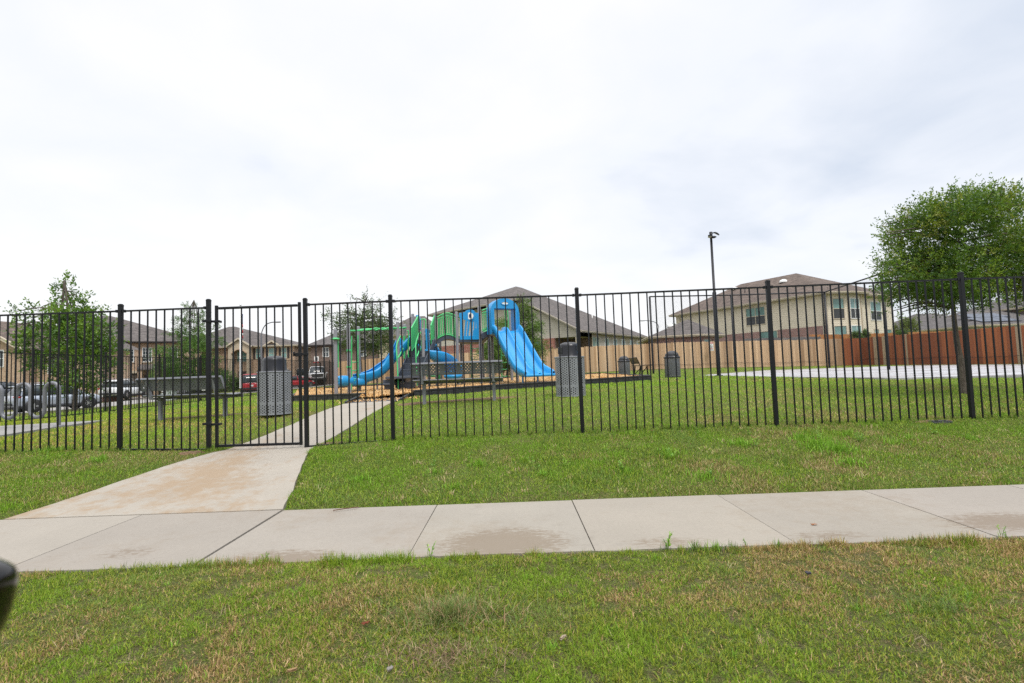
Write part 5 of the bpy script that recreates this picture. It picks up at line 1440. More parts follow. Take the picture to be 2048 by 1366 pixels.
# steering wheel ring under the bridge
c = V3(875, 700, 18.3); m = MB(); m.tube([c + Vector((.12 * math.cos(a), .02, .12 * math.sin(a))) for a in np.linspace(0, 2 * PI, 20, endpoint=False)], .014, 6, closed=True); m.tube([c + Vector((-.12, .02, 0)), c + Vector((.12, .02, 0))], .012, 6); m.build('play_wheel', M_['green_dk'], ps)
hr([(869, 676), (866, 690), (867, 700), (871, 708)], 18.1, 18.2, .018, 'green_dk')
# low green bar by the curved slide
hr([(853, 752), (870, 752.5), (878, 751)], 18.6, 18.8, .03, 'green'); hr([(878, 748), (879, 760)], 18.8, 18.8, .04, 'green')
# ------------------------------------------------------------------ houses
def wall_poly(m, pts): m.quad(*pts)
class House:
    """local frame: u along the front wall, v into the depth; front faces -v"""
    def __init__(s, name, label, org, rz):
        s.z0 = Z(org[0], org[1]) - .1
        s.t = thing(name, label, 'house', (org[0], org[1], s.z0), rz); s.bins = {}
    def mb(s, key): return s.bins.setdefault(key, MB())
    def part(s, m, name, mat, par=None): return m.build(name, M_[mat], par or s.t, world=False)
    def wall(s, a, b, z0, z1, key):
        s.mb(key).quad((a[0], a[1], z0), (b[0], b[1], z0), (b[0], b[1], z1), (a[0], a[1], z1))
    def face(s, key, *pts): s.mb(key).quad(*pts)
    def flush(s, mats):
        for k, m in s.bins.items(): s.part(m, k, mats[k])
    def window(s, a, b, t, w, z0, h, pane='pane', mull=(2, 2), frame='white', shutters=False, sill=None, off=.05, screen=False):
        """window centred at distance t from a on the wall a-b; its frame stands proud of the wall"""
        a, b = Vector((*a, 0)), Vector((*b, 0)); d = (b - a).normalized(); n = Vector((d.y, -d.x, 0))
        c = a + d * t; fw = .06
        def q(u, z, o): p = c + d * u + n * o; return (p.x, p.y, z)
        m = MB(); o_ = [q(-w / 2, z0, .0), q(w / 2, z0, .0), q(w / 2, z0 + h, .0), q(-w / 2, z0 + h, .0)]
        i_ = [q(-w / 2 + fw, z0 + fw, .0), q(w / 2 - fw, z0 + fw, .0), q(w / 2 - fw, z0 + h - fw, .0), q(-w / 2 + fw, z0 + h - fw, .0)]
        m.ring(o_, i_, n * off)
        for k in range(1, mull[0]):
            u = -w / 2 + w * k / mull[0]; wd = .05 if mull[0] == 2 and mull[1] == 2 else .025
            m.bar(q(u, z0 + fw, .03), q(u, z0 + h - fw, .03), .03, wd, up=d)
        for k in range(1, mull[1]):
            z = z0 + h * k / mull[1]; m.bar(q(-w / 2 + fw, z, .035), q(w / 2 - fw, z, .035), .03, .05 if mull[1] == 2 else .025)
        fr = s.part(m, 'window', frame)
        p = MB(); p.quad(q(-w / 2 + fw, z0 + fw, .015), q(w / 2 - fw, z0 + fw, .015), q(w / 2 - fw, z0 + h - fw, .015), q(-w / 2 + fw, z0 + h - fw, .015)); s.part(p, 'pane', pane, fr)
        if screen:
            p = MB(); p.prism([q(-w / 2 + fw, z0 + fw, .018), q(w / 2 - fw, z0 + fw, .018), q(w / 2 - fw, z0 + h * .49, .018), q(-w / 2 + fw, z0 + h * .49, .018)], n * .006); s.part(p, 'screen', 'screen', fr)
        if sill:
            p = MB(); p.bar(q(-w / 2 - .05, z0 - .05, .03), q(w / 2 + .05, z0 - .05, .03), .1, .08); s.part(p, 'sill', sill, fr)
        if shutters:
            for sg in (-1, 1):
                p = MB(); u = sg * (w / 2 + .15); p.bar(q(u, z0, .02), q(u, z0 + h, .02), .06, .27, up=d); s.part(p, 'shutter', 'shutter', fr)
        return fr
    def roof(s, polys, mat, edges=(), fas='trim', th=.16, name='roof'):
        m = MB()
        for p in polys:
            a, b, c = Vector(p[0]), Vector(p[1]), Vector(p[2])
            if (b - a).cross(c - a).z < 0: p = p[::-1]
            m.quad(*p)
        r = s.part(m, name, mat)
        f = MB()
        for a, b in edges:
            a, b = Vector(a), Vector(b); f.bar(a + Vector((0, 0, -th / 2 - .012)), b + Vector((0, 0, -th / 2 - .012)), .05, th)
            # gutter lip
            f.bar(a + Vector((0, 0, -.05)), b + Vector((0, 0, -.05)), .16, .07)
        if edges: s.part(f, 'fascia', fas, r)
        return r
    def hip(s, u0, u1, v0, v1, ze, zr, ru0, ru1, rv, mat, over=.45, fas='trim'):
        A, B, C, D = (u0 - over, v0 - over, ze), (u1 + over, v0 - over, ze), (u1 + over, v1 + over, ze), (u0 - over, v1 + over, ze)
        p, q = (ru0, rv, zr), (ru1, rv, zr)
        r = s.roof([[A, B, q, p] if ru1 > ru0 else [A, B, q], [B, C, q], [C, D, p, q] if ru1 > ru0 else [C, D, p], [D, A, p]], mat, [(A, B), (B, C), (C, D), (D, A)], fas)
        m = MB()   # soffit
        m.quad((A[0], A[1], ze - .17), (D[0], D[1], ze - .17), (C[0], C[1], ze - .17), (B[0], B[1], ze - .17)); s.part(m, 'soffit', fas, r)
        return r
    def vent(s, u, v, z, r=.3, mat='alum', par=None):
        m = MB(); m.lathe((u, v, z), [(r, 0), (r * 1.05, .04), (r * .8, .16), (r * .3, .22), (0, .23)], 16); return s.part(m, 'roof_vent', mat, par)
    def spout(s, u, v, z0, z1, mat='trim'):
        m = MB(); m.box((u, v, (z0 + z1) / 2), (.08, .08, z1 - z0)); m.bar((u, v, z1), (u, v - .3, z1 + .25), .08, .08); return s.part(m, 'downspout', mat)

# ---- the greige house straight behind the playset
def house_A():
    R0 = (5.5, 42.0); rz = -R(33.1)
    h = House('house', 'greige sided house with a big brown hip roof straight behind the playset', R0, rz); z0 = h.z0
    def lz(z): return z - z0
    ze2, ze1, zpk = lz(6.9), lz(4.4), lz(9.75); zb = lz(3.7)
    UL, UA = -15.7, -5.5
    # front wall: brick base, siding above following the rake
    h.wall((UL, 0), (-2.2, 0), 0, zb, 'brick_base')
    h.face('siding', (UL, 0, zb), (-2.2, 0, zb), (0, 0, zb), (0, 0, ze1), (UA, 0, ze2), (UL, 0, ze2))
    # porch recess at the right end of the front
    h.face('porch_wall', (-2.2, 2.6, 0), (0, 2.6, 0), (0, 2.6, zb), (-2.2, 2.6, zb)); h.face('porch_wall', (-2.2, 0, 0), (-2.2, 2.6, 0), (-2.2, 2.6, zb), (-2.2, 0, zb))
    m = MB(); m.quad((-2.2, 0, zb), (-2.2, 2.6, zb), (0, 2.6, zb), (0, 0, zb)); h.part(m, 'porch_ceiling', 'trim_grey')
    m = MB(); m.box((-2.85, -.06, zb / 2), (1.25, .24, zb)); h.part(m, 'brick_pier', 'brick_red')
    m = MB(); m.box((-.2, .2, zb / 2), (.3, .3, zb)); h.part(m, 'porch_column', 'trim')
    # right side wall
    h.wall((0, 2.6), (0, 16.3), 0, ze1, 'siding'); h.wall((0, 16.3), (UL, 16.3), 0, ze1, 'siding'); h.wall((UL, 16.3), (UL, 0), 0, zb, 'brick_base'); h.face('siding', (UL, 16.3, zb), (UL, 0, zb), (UL, 0, ze2), (UL, 16.3, ze1))
    h.flush({'brick_base': 'brick_red', 'siding': 'siding_tan', 'porch_wall': 'brick_brown'})
    o = .45
    def rz_(u): return ze1 + .02 + (zpk - ze1) * (-u + 0) / 9.9
    B = (o, -o, rz_(o)); S = (o, 16.3 + o, rz_(o)); pk = (-9.9, 6.2, zpk); pk2 = (-9.9, 7.4, zpk); A = (UA, -o, rz_(UA)); L = (UL - o, -o, ze2); K = (UL - o, 12, ze2 - .3)
    r = h.roof([[A, B, S, pk2, pk], [L, A, pk], [L, pk, pk2, K], [K, pk2, S, (UL - o, 17, ze1)]], 'roof', [(A, B), (B, S), (L, A), (K, L)], 'trim_grey')
    # soffit strips under the eaves
    m = MB(); m.quad((UA, -o, ze2 - .1), (UL - o, -o, ze2 - .17), (UL - o, 0, ze2 - .17), (UA, 0, ze2 - .1)); m.quad((0, 0, ze1 - .2), (o, 0, ze1 - .2), (o, 16.5, ze1 - .2), (0, 16.5, ze1 - .2)); h.part(m, 'soffit', 'trim_grey', r)
    def on(u, v):  # height of the front slope
        return ze2 + (zpk - ze2) * (v + o) / (6.2 + o)
    for t_ in (2.2, 4.2): h.vent(-10.2 + t_ * .8, 4.9 - t_ * .5, zpk - .25 - t_ * .42, .34, 'roof_vent' if False else 'shutter', r)
    for (u, v, hh) in ((-12.6, 3.4, .5), (-3.2, 10, .5)):
        zz = on(u, v) if u < -6 else rz_(u); m = MB(); m.lathe((u, v, zz - .1), [(.05, 0), (.05, hh), (0, hh)], 8); h.part(m, 'vent_pipe', 'white', r)
    # windows
    h.window((UL, 0), (0, 0), -4.15 - UL, 1.15, lz(2.2), 1.4, 'pane_teal', (2, 2), 'trim')
    h.window((0, 2.6), (0, 16.3), .7, 1.5, lz(2.05), 1.75, 'pane_teal', (2, 2), 'trim')
    for t_ in (3.2, 5.2, 7.3, 9.6, 11.6): h.window((0, 2.6), (0, 16.3), t_, .95, lz(2.15), 1.6, 'pane_teal', (1, 2), 'white')
    h.spout(.1, -.08, .2, ze1 - .5)
    m = MB()
    for u in (-1.7, -.6): m.lathe((u, .35, zb - .32), [(0, 0), (.07, .02), (.08, .18), (.03, .2), (.02, .32)], 10)
    h.part(m, 'porch_lamp', 'black')
house_A()

# ---- the cream two-storey house at the right
def house_B():
    C = (24.6, 39.8); rz = math.atan2(.45, .89)      # u runs along the right-hand front, v along the long left wall
    h = House('house', 'cream two storey house with a brown hip roof and brick base at the right', C, rz); z0 = h.z0
    def lz(z): return z - z0
    ze, zb, zpk = lz(6.35), lz(3.75), lz(9.1); U, V = 9.4, 15.9
    h.wall((0, V), (0, 0), 0, zb, 'brick_base'); h.wall((0, V), (0, 0), zb, ze, 'siding')
    # front with a bay
    fr = [(0, 0), (1.55, -.75), (3.3, -.75), (4.3, 0), (U, 0)]
    for a, b in zip(fr[:-1], fr[1:]): h.wall(a, b, 0, ze, 'siding')
    h.wall((U, 0), (U, V), 0, ze, 'siding'); h.wall((U, V), (0, V), 0, ze, 'siding')
    h.flush({'brick_base': 'brick_pink', 'siding': 'siding_cream'})
    r = h.hip(0, U, 0, V, ze, zpk, 4.7, 4.7001, 5.6, 'roof_warm', .5) if False else None
    o = .5; A, B, Cc, D = (-o, -o, ze), (U + o, -o, ze), (U + o, V + o, ze), (-o, V + o, ze); p, q = (4.7, 5.4, zpk), (4.7, 11.4, zpk)
    r = h.roof([[A, B, p], [B, Cc, q, p], [Cc, D, q], [D, A, p, q]], 'roof_warm', [(A, B), (B, Cc), (Cc, D), (D, A)], 'trim')
    m = MB(); m.quad((A[0], A[1], ze - .18), D[:2] + (ze - .18,), Cc[:2] + (ze - .18,), B[:2] + (ze - .18,)); h.part(m, 'soffit', 'trim', r)
    # bay roof
    bo = .4; b0, b1, b2, b3 = (-.45, -.5, ze - .03), (1.4, -1.25, ze - .03), (3.5, -1.25, ze - .03), (4.75, -.5, ze - .03); bt0, bt1 = (1.5, .6, ze + .75), (3.2, .6, ze + .75)
    h.roof([[b0, b1, bt0], [b1, b2, bt1, bt0], [b2, b3, bt1]], 'roof_warm', [(b0, b1), (b1, b2), (b2, b3)], 'trim', name='bay_roof')
    # corner boards
    m = MB()
    for (x, y) in fr[:4]: m.box((x, y, ze / 2), (.12, .12, ze - .2))
    h.part(m, 'corner_boards', 'trim')
    h.spout(4.45, -.1, .2, ze - .4); h.spout(-.1, V - .6, .2, ze - .4); h.spout(-.08, .25, .2, ze - .4)
    # windows on the long side
    h.window((0, V), (0, 0), 9.6, 2.0, lz(4.35), 1.6, 'pane_teal', (2, 2), 'trim', screen=True); h.window((0, V), (0, 0), 10.8, 1.7, lz(2.5), 1.25, 'pane_teal', (2, 1), 'trim')
    # bay and front
    h.window(fr[0], fr[1], .95, .95, lz(4.2), 1.65, 'pane_teal', (1, 2), 'trim', screen=True); h.window(fr[0], fr[1], .98, 1.05, lz(2.15), 1.55, 'pane_teal', (1, 1), 'trim')
    h.window(fr[1], fr[2], .85, 1.25, lz(4.2), 1.65, 'pane_teal', (2, 2), 'white', screen=True); h.window(fr[1], fr[2], .85, 1.35, lz(2.15), 1.55, 'pane_teal', (2, 1), 'white')
    h.window(fr[3], fr[4], 2.4, 1.6, lz(4.2), 1.6, 'pane_teal', (2, 2), 'white', screen=True)
    for t_ in (.6, 2.3, 4.2): h.window(fr[3], fr[4], t_, .7, lz(2.1), 1.4, 'pane_teal', (1, 1), 'trim')
    for (v, u, mt) in ((5.6, 3.1, 'white'), (11.2, 3.5, 'white')):
        z = ze + (zpk - ze) * (u + o) / (4.7 + o); m = MB(); m.lathe((u, v, z - .06), [(.34, 0), (.36, .05), (.26, .24), (.1, .3), (0, .31)], 16); h.part(m, 'roof_vent', mt, r)
    for (u, v) in ((2.2, 9.0), (1.8, 6.4)):
        z = ze + (zpk - ze) * (u + o) / (4.7 + o); m = MB(); m.lathe((u, v, z - .1), [(.06, 0), (.06, .5), (0, .5)], 8); h.part(m, 'vent_pipe', 'shutter', r)
house_B()
# ---- small brick house with a hip roof in front of it
def house_C():
    h = House('brick_house', 'low pink brick house with a brown hip roof left of the cream house', (13.6, 36.9), R(-4)); z0 = h.z0; lz = lambda z: z - z0; ze = lz(3.25)
    h.wall((-3.0, .6), (0, 0), 0, ze, 'wall'); h.wall((0, 0), (1.6, 1.4), 0, ze, 'wall'); h.wall((1.6, 1.4), (3.2, 8), 0, ze, 'wall'); h.wall((3.2, 8), (-2.6, 8), 0, ze, 'wall'); h.wall((-2.6, 8), (-3, .6), 0, ze, 'wall')
    h.flush({'wall': 'brick_pink'})
    A, B, C, D, E = (-3.6, .3, ze), (.0, -.45, ze), (2.15, 1.2, ze), (3.6, 8.4, ze), (-3, 8.4, ze); p, q = (-.2, 2.4, lz(4.55)), (0.2, 6.0, lz(4.55))
    r = h.roof([[A, B, p], [B, C, p], [C, D, q, p], [D, E, q], [E, A, p, q]], 'roof', [(A, B), (B, C), (C, D), (D, E), (E, A)])
    m = MB(); m.quad(*[(x, y, ze - .17) for x, y, z in (A, E, D, C, B)]); h.part(m, 'soffit', 'trim', r)
    m = MB(); m.lathe((-1.6, 1.9, lz(3.95)), [(.3, 0), (.32, .05), (.2, .24), (0, .28)], 14); h.part(m, 'roof_vent', 'white', r)
    h.window((0, 0), (1.6, 1.4), .8, .9, lz(2.0), .9, 'cream_door' if False else 'pane_teal', (1, 1), 'cream_door')
house_C()
# ---- far houses at the right edge
def simple_house(label, org, rz, w, d, ze, zr, ridge, wallmat, roofmat, fas='trim', base=None, wins=(), name='house'):
    h = House(name, label, org, rz); z0 = h.z0; ze -= z0; zr -= z0
    P4 = [(0, 0), (w, 0), (w, d), (0, d)]
    for a, b in zip(P4, P4[1:] + P4[:1]):
        if base: h.wall(a, b, 0, base, 'brick_base'); h.wall(a, b, base, ze, 'wall')
        else: h.wall(a, b, 0, ze, 'wall')
    h.flush({'wall': wallmat, 'brick_base': 'brick_tan'})
    r = h.hip(0, w, 0, d, ze, zr, ridge[0], ridge[1], d / 2, roofmat, .45, fas)
    for (t, ww, zz, hh, mull, shut, pane) in wins: h.window(P4[0], P4[1], t, ww, zz, hh, pane, mull, 'white', shut, None)
    return h, r
h, r = simple_house('low red brick house with a grey roof behind the stained fence', (43.5, 55.5), R(-6), 8.6, 9, 4.0, 6.0, (3.2, 5.4), 'brick_red', 'roof_grey', 'white', None, ((6.9, 1.3, 2.2, 1.2, (2, 1), False, 'pane'),))
h, r = simple_house('beige house with solar panels on its grey roof at the right edge', (42.4, 46.8), R(4), 16, 10, 3.75, 5.4, (5, 9.5), 'siding_tan', 'roof_grey', 'trim', None, ((4.3, 2.2, 2.0, 1.2, (3, 1), False, 'pane_teal'),))
m = MB()
for i in range(3):
    for j in range(2):
        u0 = 1.1 + i * 1.35 + j * .9; v0 = .35 + j * 1.75; zf = lambda v: (3.75 - h.z0) + (5.4 - 3.75) * (v + .45) / 5.45 + .06
        m.prism([(u0, v0, zf(v0)), (u0 + 1.3, v0, zf(v0)), (u0 + 1.3, v0 + 1.65, zf(v0 + 1.65)), (u0, v0 + 1.65, zf(v0 + 1.65))], (0, 0, .04))
h.part(m, 'solar_panel', 'solar', r)
h, r = simple_house('dark grey two storey house with a dark roof at the far right edge', (51.5, 47.5), R(8), 12, 10, 5.6, 7.6, (4, 8), 'brick_brown', 'roof_grey', 'trim', None, ((2.0, 1.5, 3.3, 1.6, (2, 2), False, 'pane_teal'),))

# ---- houses across the street on the left
def house_D():   # brick house with the long eave behind the dense tree
    h = House('brick_house', 'tan brick two storey house with a brown roof behind the left tree', (-43.5, 51.5), R(30)); z0 = h.z0; lz = lambda z: z - z0
    U0, W, D_ = -5, 10.3, 11; ze = lz(5.5)
    for a, b in (((U0, 0), (W, 0)), ((W, 0), (W, D_)), ((W, D_), (U0, D_)), ((U0, D_), (U0, 0))): h.wall(a, b, 0, ze, 'wall')
    h.flush({'wall': 'brick_tan'}); r = h.hip(U0, W, 0, D_, ze, lz(8.75), .8, 1.6, D_ / 2, 'roof', .5, 'shutter')
    for t in (1.5, 3.95, 5.5, 7.8): h.window((0, 0), (W, 0), t, .85, lz(3.35), 1.5, 'pane', (3, 4), 'white', False, 'trim')
    m = MB(); m.box((3.2, -.03, 1.25), (2.8, .06, 2.5)); o = h.part(m, 'garage_door', 'garage')
    m = MB(); m.box((3.2, -.1, 2.65), (3.1, .2, .25)); h.part(m, 'lintel', 'trim')
    m = MB(); m.prism([(4.8, 0, lz(3.1)), (4.8, -1.5, lz(2.6)), (4.8, -1.5, lz(2.45)), (4.8, 0, lz(2.45))], (3.2, 0, 0)); h.part(m, 'porch_roof', 'roof')
    for u in (5.0, 6.4, 7.8): m = MB(); m.box((u, -1.2, lz(2.44) / 2), (.4, .4, lz(2.44))); h.part(m, 'porch_column', 'brick_tan')
    m = MB(); m.box((5.8, -.04, 1.15), (1.1, .08, 2.3)); h.part(m, 'door', 'door')
    h.window((0, 0), (W, 0), 9.2, 1.4, lz(.5), 1.4, 'pane', (2, 2), 'white')
house_D()
def house_E():   # stone arch entry, two gables, shuttered windows
    h = House('brick_house', 'tan brick house with a tall arched stone entry and shuttered windows', (-36.6, 63.5), R(4)); z0 = h.z0; lz = lambda z: z - z0
    U0, W, D_ = -6, 9.3, 11; ze = lz(5.25)
    for a, b in (((U0, 0), (W, 0)), ((W, 0), (W, D_)), ((W, D_), (U0, D_)), ((U0, D_), (U0, 0))): h.wall(a, b, 0, ze, 'wall')
    # projecting entry bay with a gable
    u0, u1, vp = 1.7, 4.3, -.9; ga = lz(6.2)
    N = 14; arch = []
    aw, az, ah = .95, lz(4.35), .5; uc = (u0 + u1) / 2
    outer = [(u0, vp, lz(2.4)), (u1, vp, lz(2.4)), (u1, vp, ze - .1), (uc, vp, ga), (u0, vp, ze - .1)]
    m = MB()
    # stone front built round the arch opening
    m.box((u0 + .2, vp + .15, ze / 2), (.45, .3, ze)); m.box((u1 - .2, vp + .15, ze / 2), (.45, .3, ze))
    top = [(u0 + .42 + (u1 - u0 - .84) * k / N, az + ah * math.sin(PI * k / N)) for k in range(N + 1)]
    m.prism([(a, vp, b) for a, b in top] + [(u1 - .42, vp, ze - .05), (u1, vp, ze - .05), (uc, vp, ga), (u0, vp, ze - .05), (u0 + .42, vp, ze - .05)], (0, .3, 0))
    h.part(m, 'entry_arch', 'stucco')
    m = MB(); m.tube([(a, vp - .02, b) for a, b in top], .1, 6); h.part(m, 'arch_trim', 'brick_tan')
    m = MB(); m.quad((u0, vp + .3, 0), (u0, 0, 0), (u0, 0, ze), (u0, vp + .3, ze)); m.quad((u1, vp + .3, 0), (u1, 0, 0), (u1, 0, ze), (u1, vp + .3, ze)); h.part(m, 'entry_wall', 'brick_tan')
    m = MB(); m.box((uc, -.04, 1.15), (1.0, .08, 2.3)); h.part(m, 'door', 'door')
    h.flush({'wall': 'brick_tan'})
    r = h.hip(U0, W, 0, D_, ze, lz(8.3), -1.2, -.4, D_ / 2, 'roof', .5, 'trim')
    def gable(ua, ub, v, zt, vback, zb_):
        c = (ua + ub) / 2; m = MB(); m.quad((ua - .3, v - .25, zb_), (c, v - .25, zt), (c, vback, zt), (ua - .3, vback - 1.6, zb_)); m.quad((ub + .3, v - .25, zb_), (ub + .3, vback - 1.6, zb_), (c, vback, zt), (c, v - .25, zt)); h.part(m, 'gable_roof', 'roof', r)
        m = MB(); m.bar((ua - .3, v - .27, zb_ - .08), (c, v - .27, zt - .08), .05, .18); m.bar((ub + .3, v - .27, zb_ - .08), (c, v - .27, zt - .08), .05, .18); h.part(m, 'fascia', 'trim', r)
    gable(u0, u1, vp, ga + .06, 3.2, ze - .05)
    m = MB(); m.prism([(5.7, -.12, ze - .2), (7.6, -.12, ze - .2), (6.65, -.12, ze + .6)], (0, .3, 0)); h.part(m, 'gable_wall', 'brick_tan'); gable(5.7, 7.6, -.12, ze + .65, 1.9, ze - .16)
    for t in (4.95, 6.5, 8.05): h.window((0, 0), (W, 0), t, .72, lz(3.6), 1.35, 'pane_teal', (1, 2), 'trim', True)
    h.window((0, 0), (W, 0), uc, 1.3, lz(3.3), 1.35, 'pane_teal', (2, 2), 'trim')
    m = MB(); m.box((6.7, -.03, 1.15), (4.0, .06, 2.3)); h.part(m, 'garage_door', 'garage')
    h.window((0, 0), (W, 0), .95, .8, lz(.6), 1.3, 'pane', (2, 2), 'white')
house_E()
def house_F():   # at the very left: gable end
    h = House('brick_house', 'tan brick house with a pale gable edge at the left border of the view', (-50.5, 44.5), R(-4)); z0 = h.z0; lz = lambda z: z - z0
    W, D_ = 8.6, 10; ze = lz(4.6); zr = lz(7.2)
    for a, b in (((W, 0), (W, D_)), ((W, D_), (0, D_)), ((0, D_), (0, 0))): h.wall(a, b, 0, ze, 'wall')
    h.face('wall', (0, 0, 0), (W, 0, 0), (W, 0, ze), (W * .45, 0, zr - .2), (0, 0, ze))
    h.flush({'wall': 'brick_tan'})
    c = W * .45; A, B, C, D = (-.5, -.5, ze - .25), (c, -.5, zr), (W + .5, -.5, ze - .25), None
    r = h.roof([[(-.5, -.5, ze - .25), (c, -.5, zr), (c, D_, zr), (-.5, D_, ze - .25)], [(W + .5, -.5, ze - .25), (W + .5, D_, ze - .25), (c, D_, zr), (c, -.5, zr)]], 'roof_warm', [((-.5, -.5, ze - .25), (c, -.5, zr)), ((c, -.5, zr), (W + .5, -.5, ze - .25))], 'trim', .3)
    h.window((0, 0), (W, 0), 6.2, 1.1, lz(2.9), 1.5, 'pane', (2, 2), 'white')
    m = MB(); m.box((3.2, -.03, 1.2), (4.6, .06, 2.4)); h.part(m, 'garage_door', 'cream_door')
    # dark roofed wing between this and the next house
    m = MB(); m.box((W + 2.6, 3.2, lz(4.2) / 2), (5.2, 4, lz(4.2))); h.part(m, 'wing', 'brick_tan')
    m = MB(); m.prism([(W - .2, .9, lz(4.2)), (W + 5.6, .9, lz(4.2)), (W + 5.6, .9, lz(4.35)), (W + 3.4, .9, lz(4.4)), (W - .2, .9, lz(4.4))], (0, 1, 0))
    m.quad((W - .2, .8, lz(4.3)), (W + 5.7, .8, lz(4.3)), (W + 3.4, 4, lz(6.0)), (W - .2, 4, lz(6.0))); m.quad((W + 5.7, .8, lz(4.3)), (W + 5.7, 6, lz(4.3)), (W + 3.4, 4, lz(6.0))); h.part(m, 'wing_roof', 'roof')
    h.window((W, 1.2), (W + 5.2, 1.2), 1.5, 1.1, lz(2.2), 1.6, 'pane', (2, 2), 'white')
house_F()
def house_G():   # dark brown brick house behind the oak
    h = House('brick_house', 'dark brown brick two storey house behind the oak left of the playset', (-24.6, 62.5), R(-5)); z0 = h.z0; lz = lambda z: z - z0
    W, D_ = 9.6, 12; ze = lz(5.0)
    for a, b in (((0, 0), (W, 0)), ((W, 0), (W, D_)), ((W, D_), (0, D_)), ((0, D_), (0, 0))): h.wall(a, b, 0, ze, 'wall')
    h.flush({'wall': 'brick_brown'}); r = h.hip(0, W, 0, D_, ze, lz(8.3), 4.4, 6.5, D_ / 2, 'roof_grey', .45, 'shutter')
    h.window((0, 0), (W, 0), 1.9, .8, lz(3.5), 1.2, 'pane', (2, 2), 'white'); h.window((0, 0), (W, 0), 6.6, .8, lz(3.4), 1.2, 'pane', (2, 2), 'white')
    m = MB(); m.quad((W - 1.6, -.6, lz(3.0)), (W + 3.2, -.6, lz(3.0)), (W + 2.4, 2, lz(4.2)), (W - 1, 2, lz(4.2))); m.prism([(W - 1.6, -.6, lz(2.85)), (W + 3.2, -.6, lz(2.85)), (W + 3.2, -.6, lz(2.98)), (W - 1.6, -.6, lz(2.98))], (0, .1, 0)); h.part(m, 'porch_roof', 'roof')
house_G()
h, r = simple_house('pale beige house with dark windows behind the oak, right of the brown brick house', (-15.2, 58.5), R(-3), 6.6, 10, 5.6, 8.2, (2.6, 4.2), 'stucco', 'roof', 'trim', None, ((1.9, 1.2, 3.0, 1.9, (2, 2), False, 'pane'), (4.6, .9, 2.6, 1.2, (1, 2), False, 'pane_teal')))
h, r = simple_house('small distant house roof between the arched house and the brown brick house', (-30.5, 92), R(2), 10, 9, 3.6, 6.2, (4, 6), 'siding_tan', 'roof_grey')
# ------------------------------------------------------------------ vehicles and street things
def loft(m, st, n=16, sq=3.2):
    """st: list of (x, half width, z low, z high, narrowing of the top) -> rounded body"""
    vs = []
    for (x, w, z0, z1, tp) in st:
        zc, hh = (z0 + z1) / 2, (z1 - z0) / 2
        for k in range(n):
            a = 2 * PI * (k + .5) / n; c, s = math.cos(a), math.sin(a)
            y = math.copysign(abs(c) ** (2 / sq), c); z = math.copysign(abs(s) ** (2 / sq), s)
            wz = w * (1 - tp * max(0, z))
            vs.append((x, y * wz, zc + z * hh))
    fs = [[i * n + k, i * n + (k + 1) % n, (i + 1) * n + (k + 1) % n, (i + 1) * n + k] for i in range(len(st) - 1) for k in range(n)]
    fs += [list(range(n))[::-1], [(len(st) - 1) * n + k for k in range(n)]]
    m.add(vs, fs, True)
def wheel(t, x, y, r, w=.22):
    sgn = 1 if y > 0 else -1
    m = MB(); pr = [(r * .62, -w / 2), (r * .95, -w / 2), (r, -w / 2 + .04), (r, w / 2 - .04), (r * .95, w / 2), (r * .62, w / 2), (r * .62, -w / 2)]
    m.lathe((x, y, r), pr, 24, 'Y'); o = m.build('wheel', M_['rubber'], t, world=False)
    m = MB(); yo = y + sgn * w * .36; m.lathe((x, yo, r), [(r * .6, 0), (r * .64, sgn * .02), (r * .2, sgn * -.03), (0, sgn * -.03)], 20, 'Y')
    for k in range(5):
        a = 2 * PI * k / 5; m.bar((x, yo + sgn * .012, r), (x + math.cos(a) * r * .6, yo + sgn * .015, r + math.sin(a) * r * .6), .06, .02, up=(0, 1, 0))
    m.build('rim', M_['alum'], o, world=False)
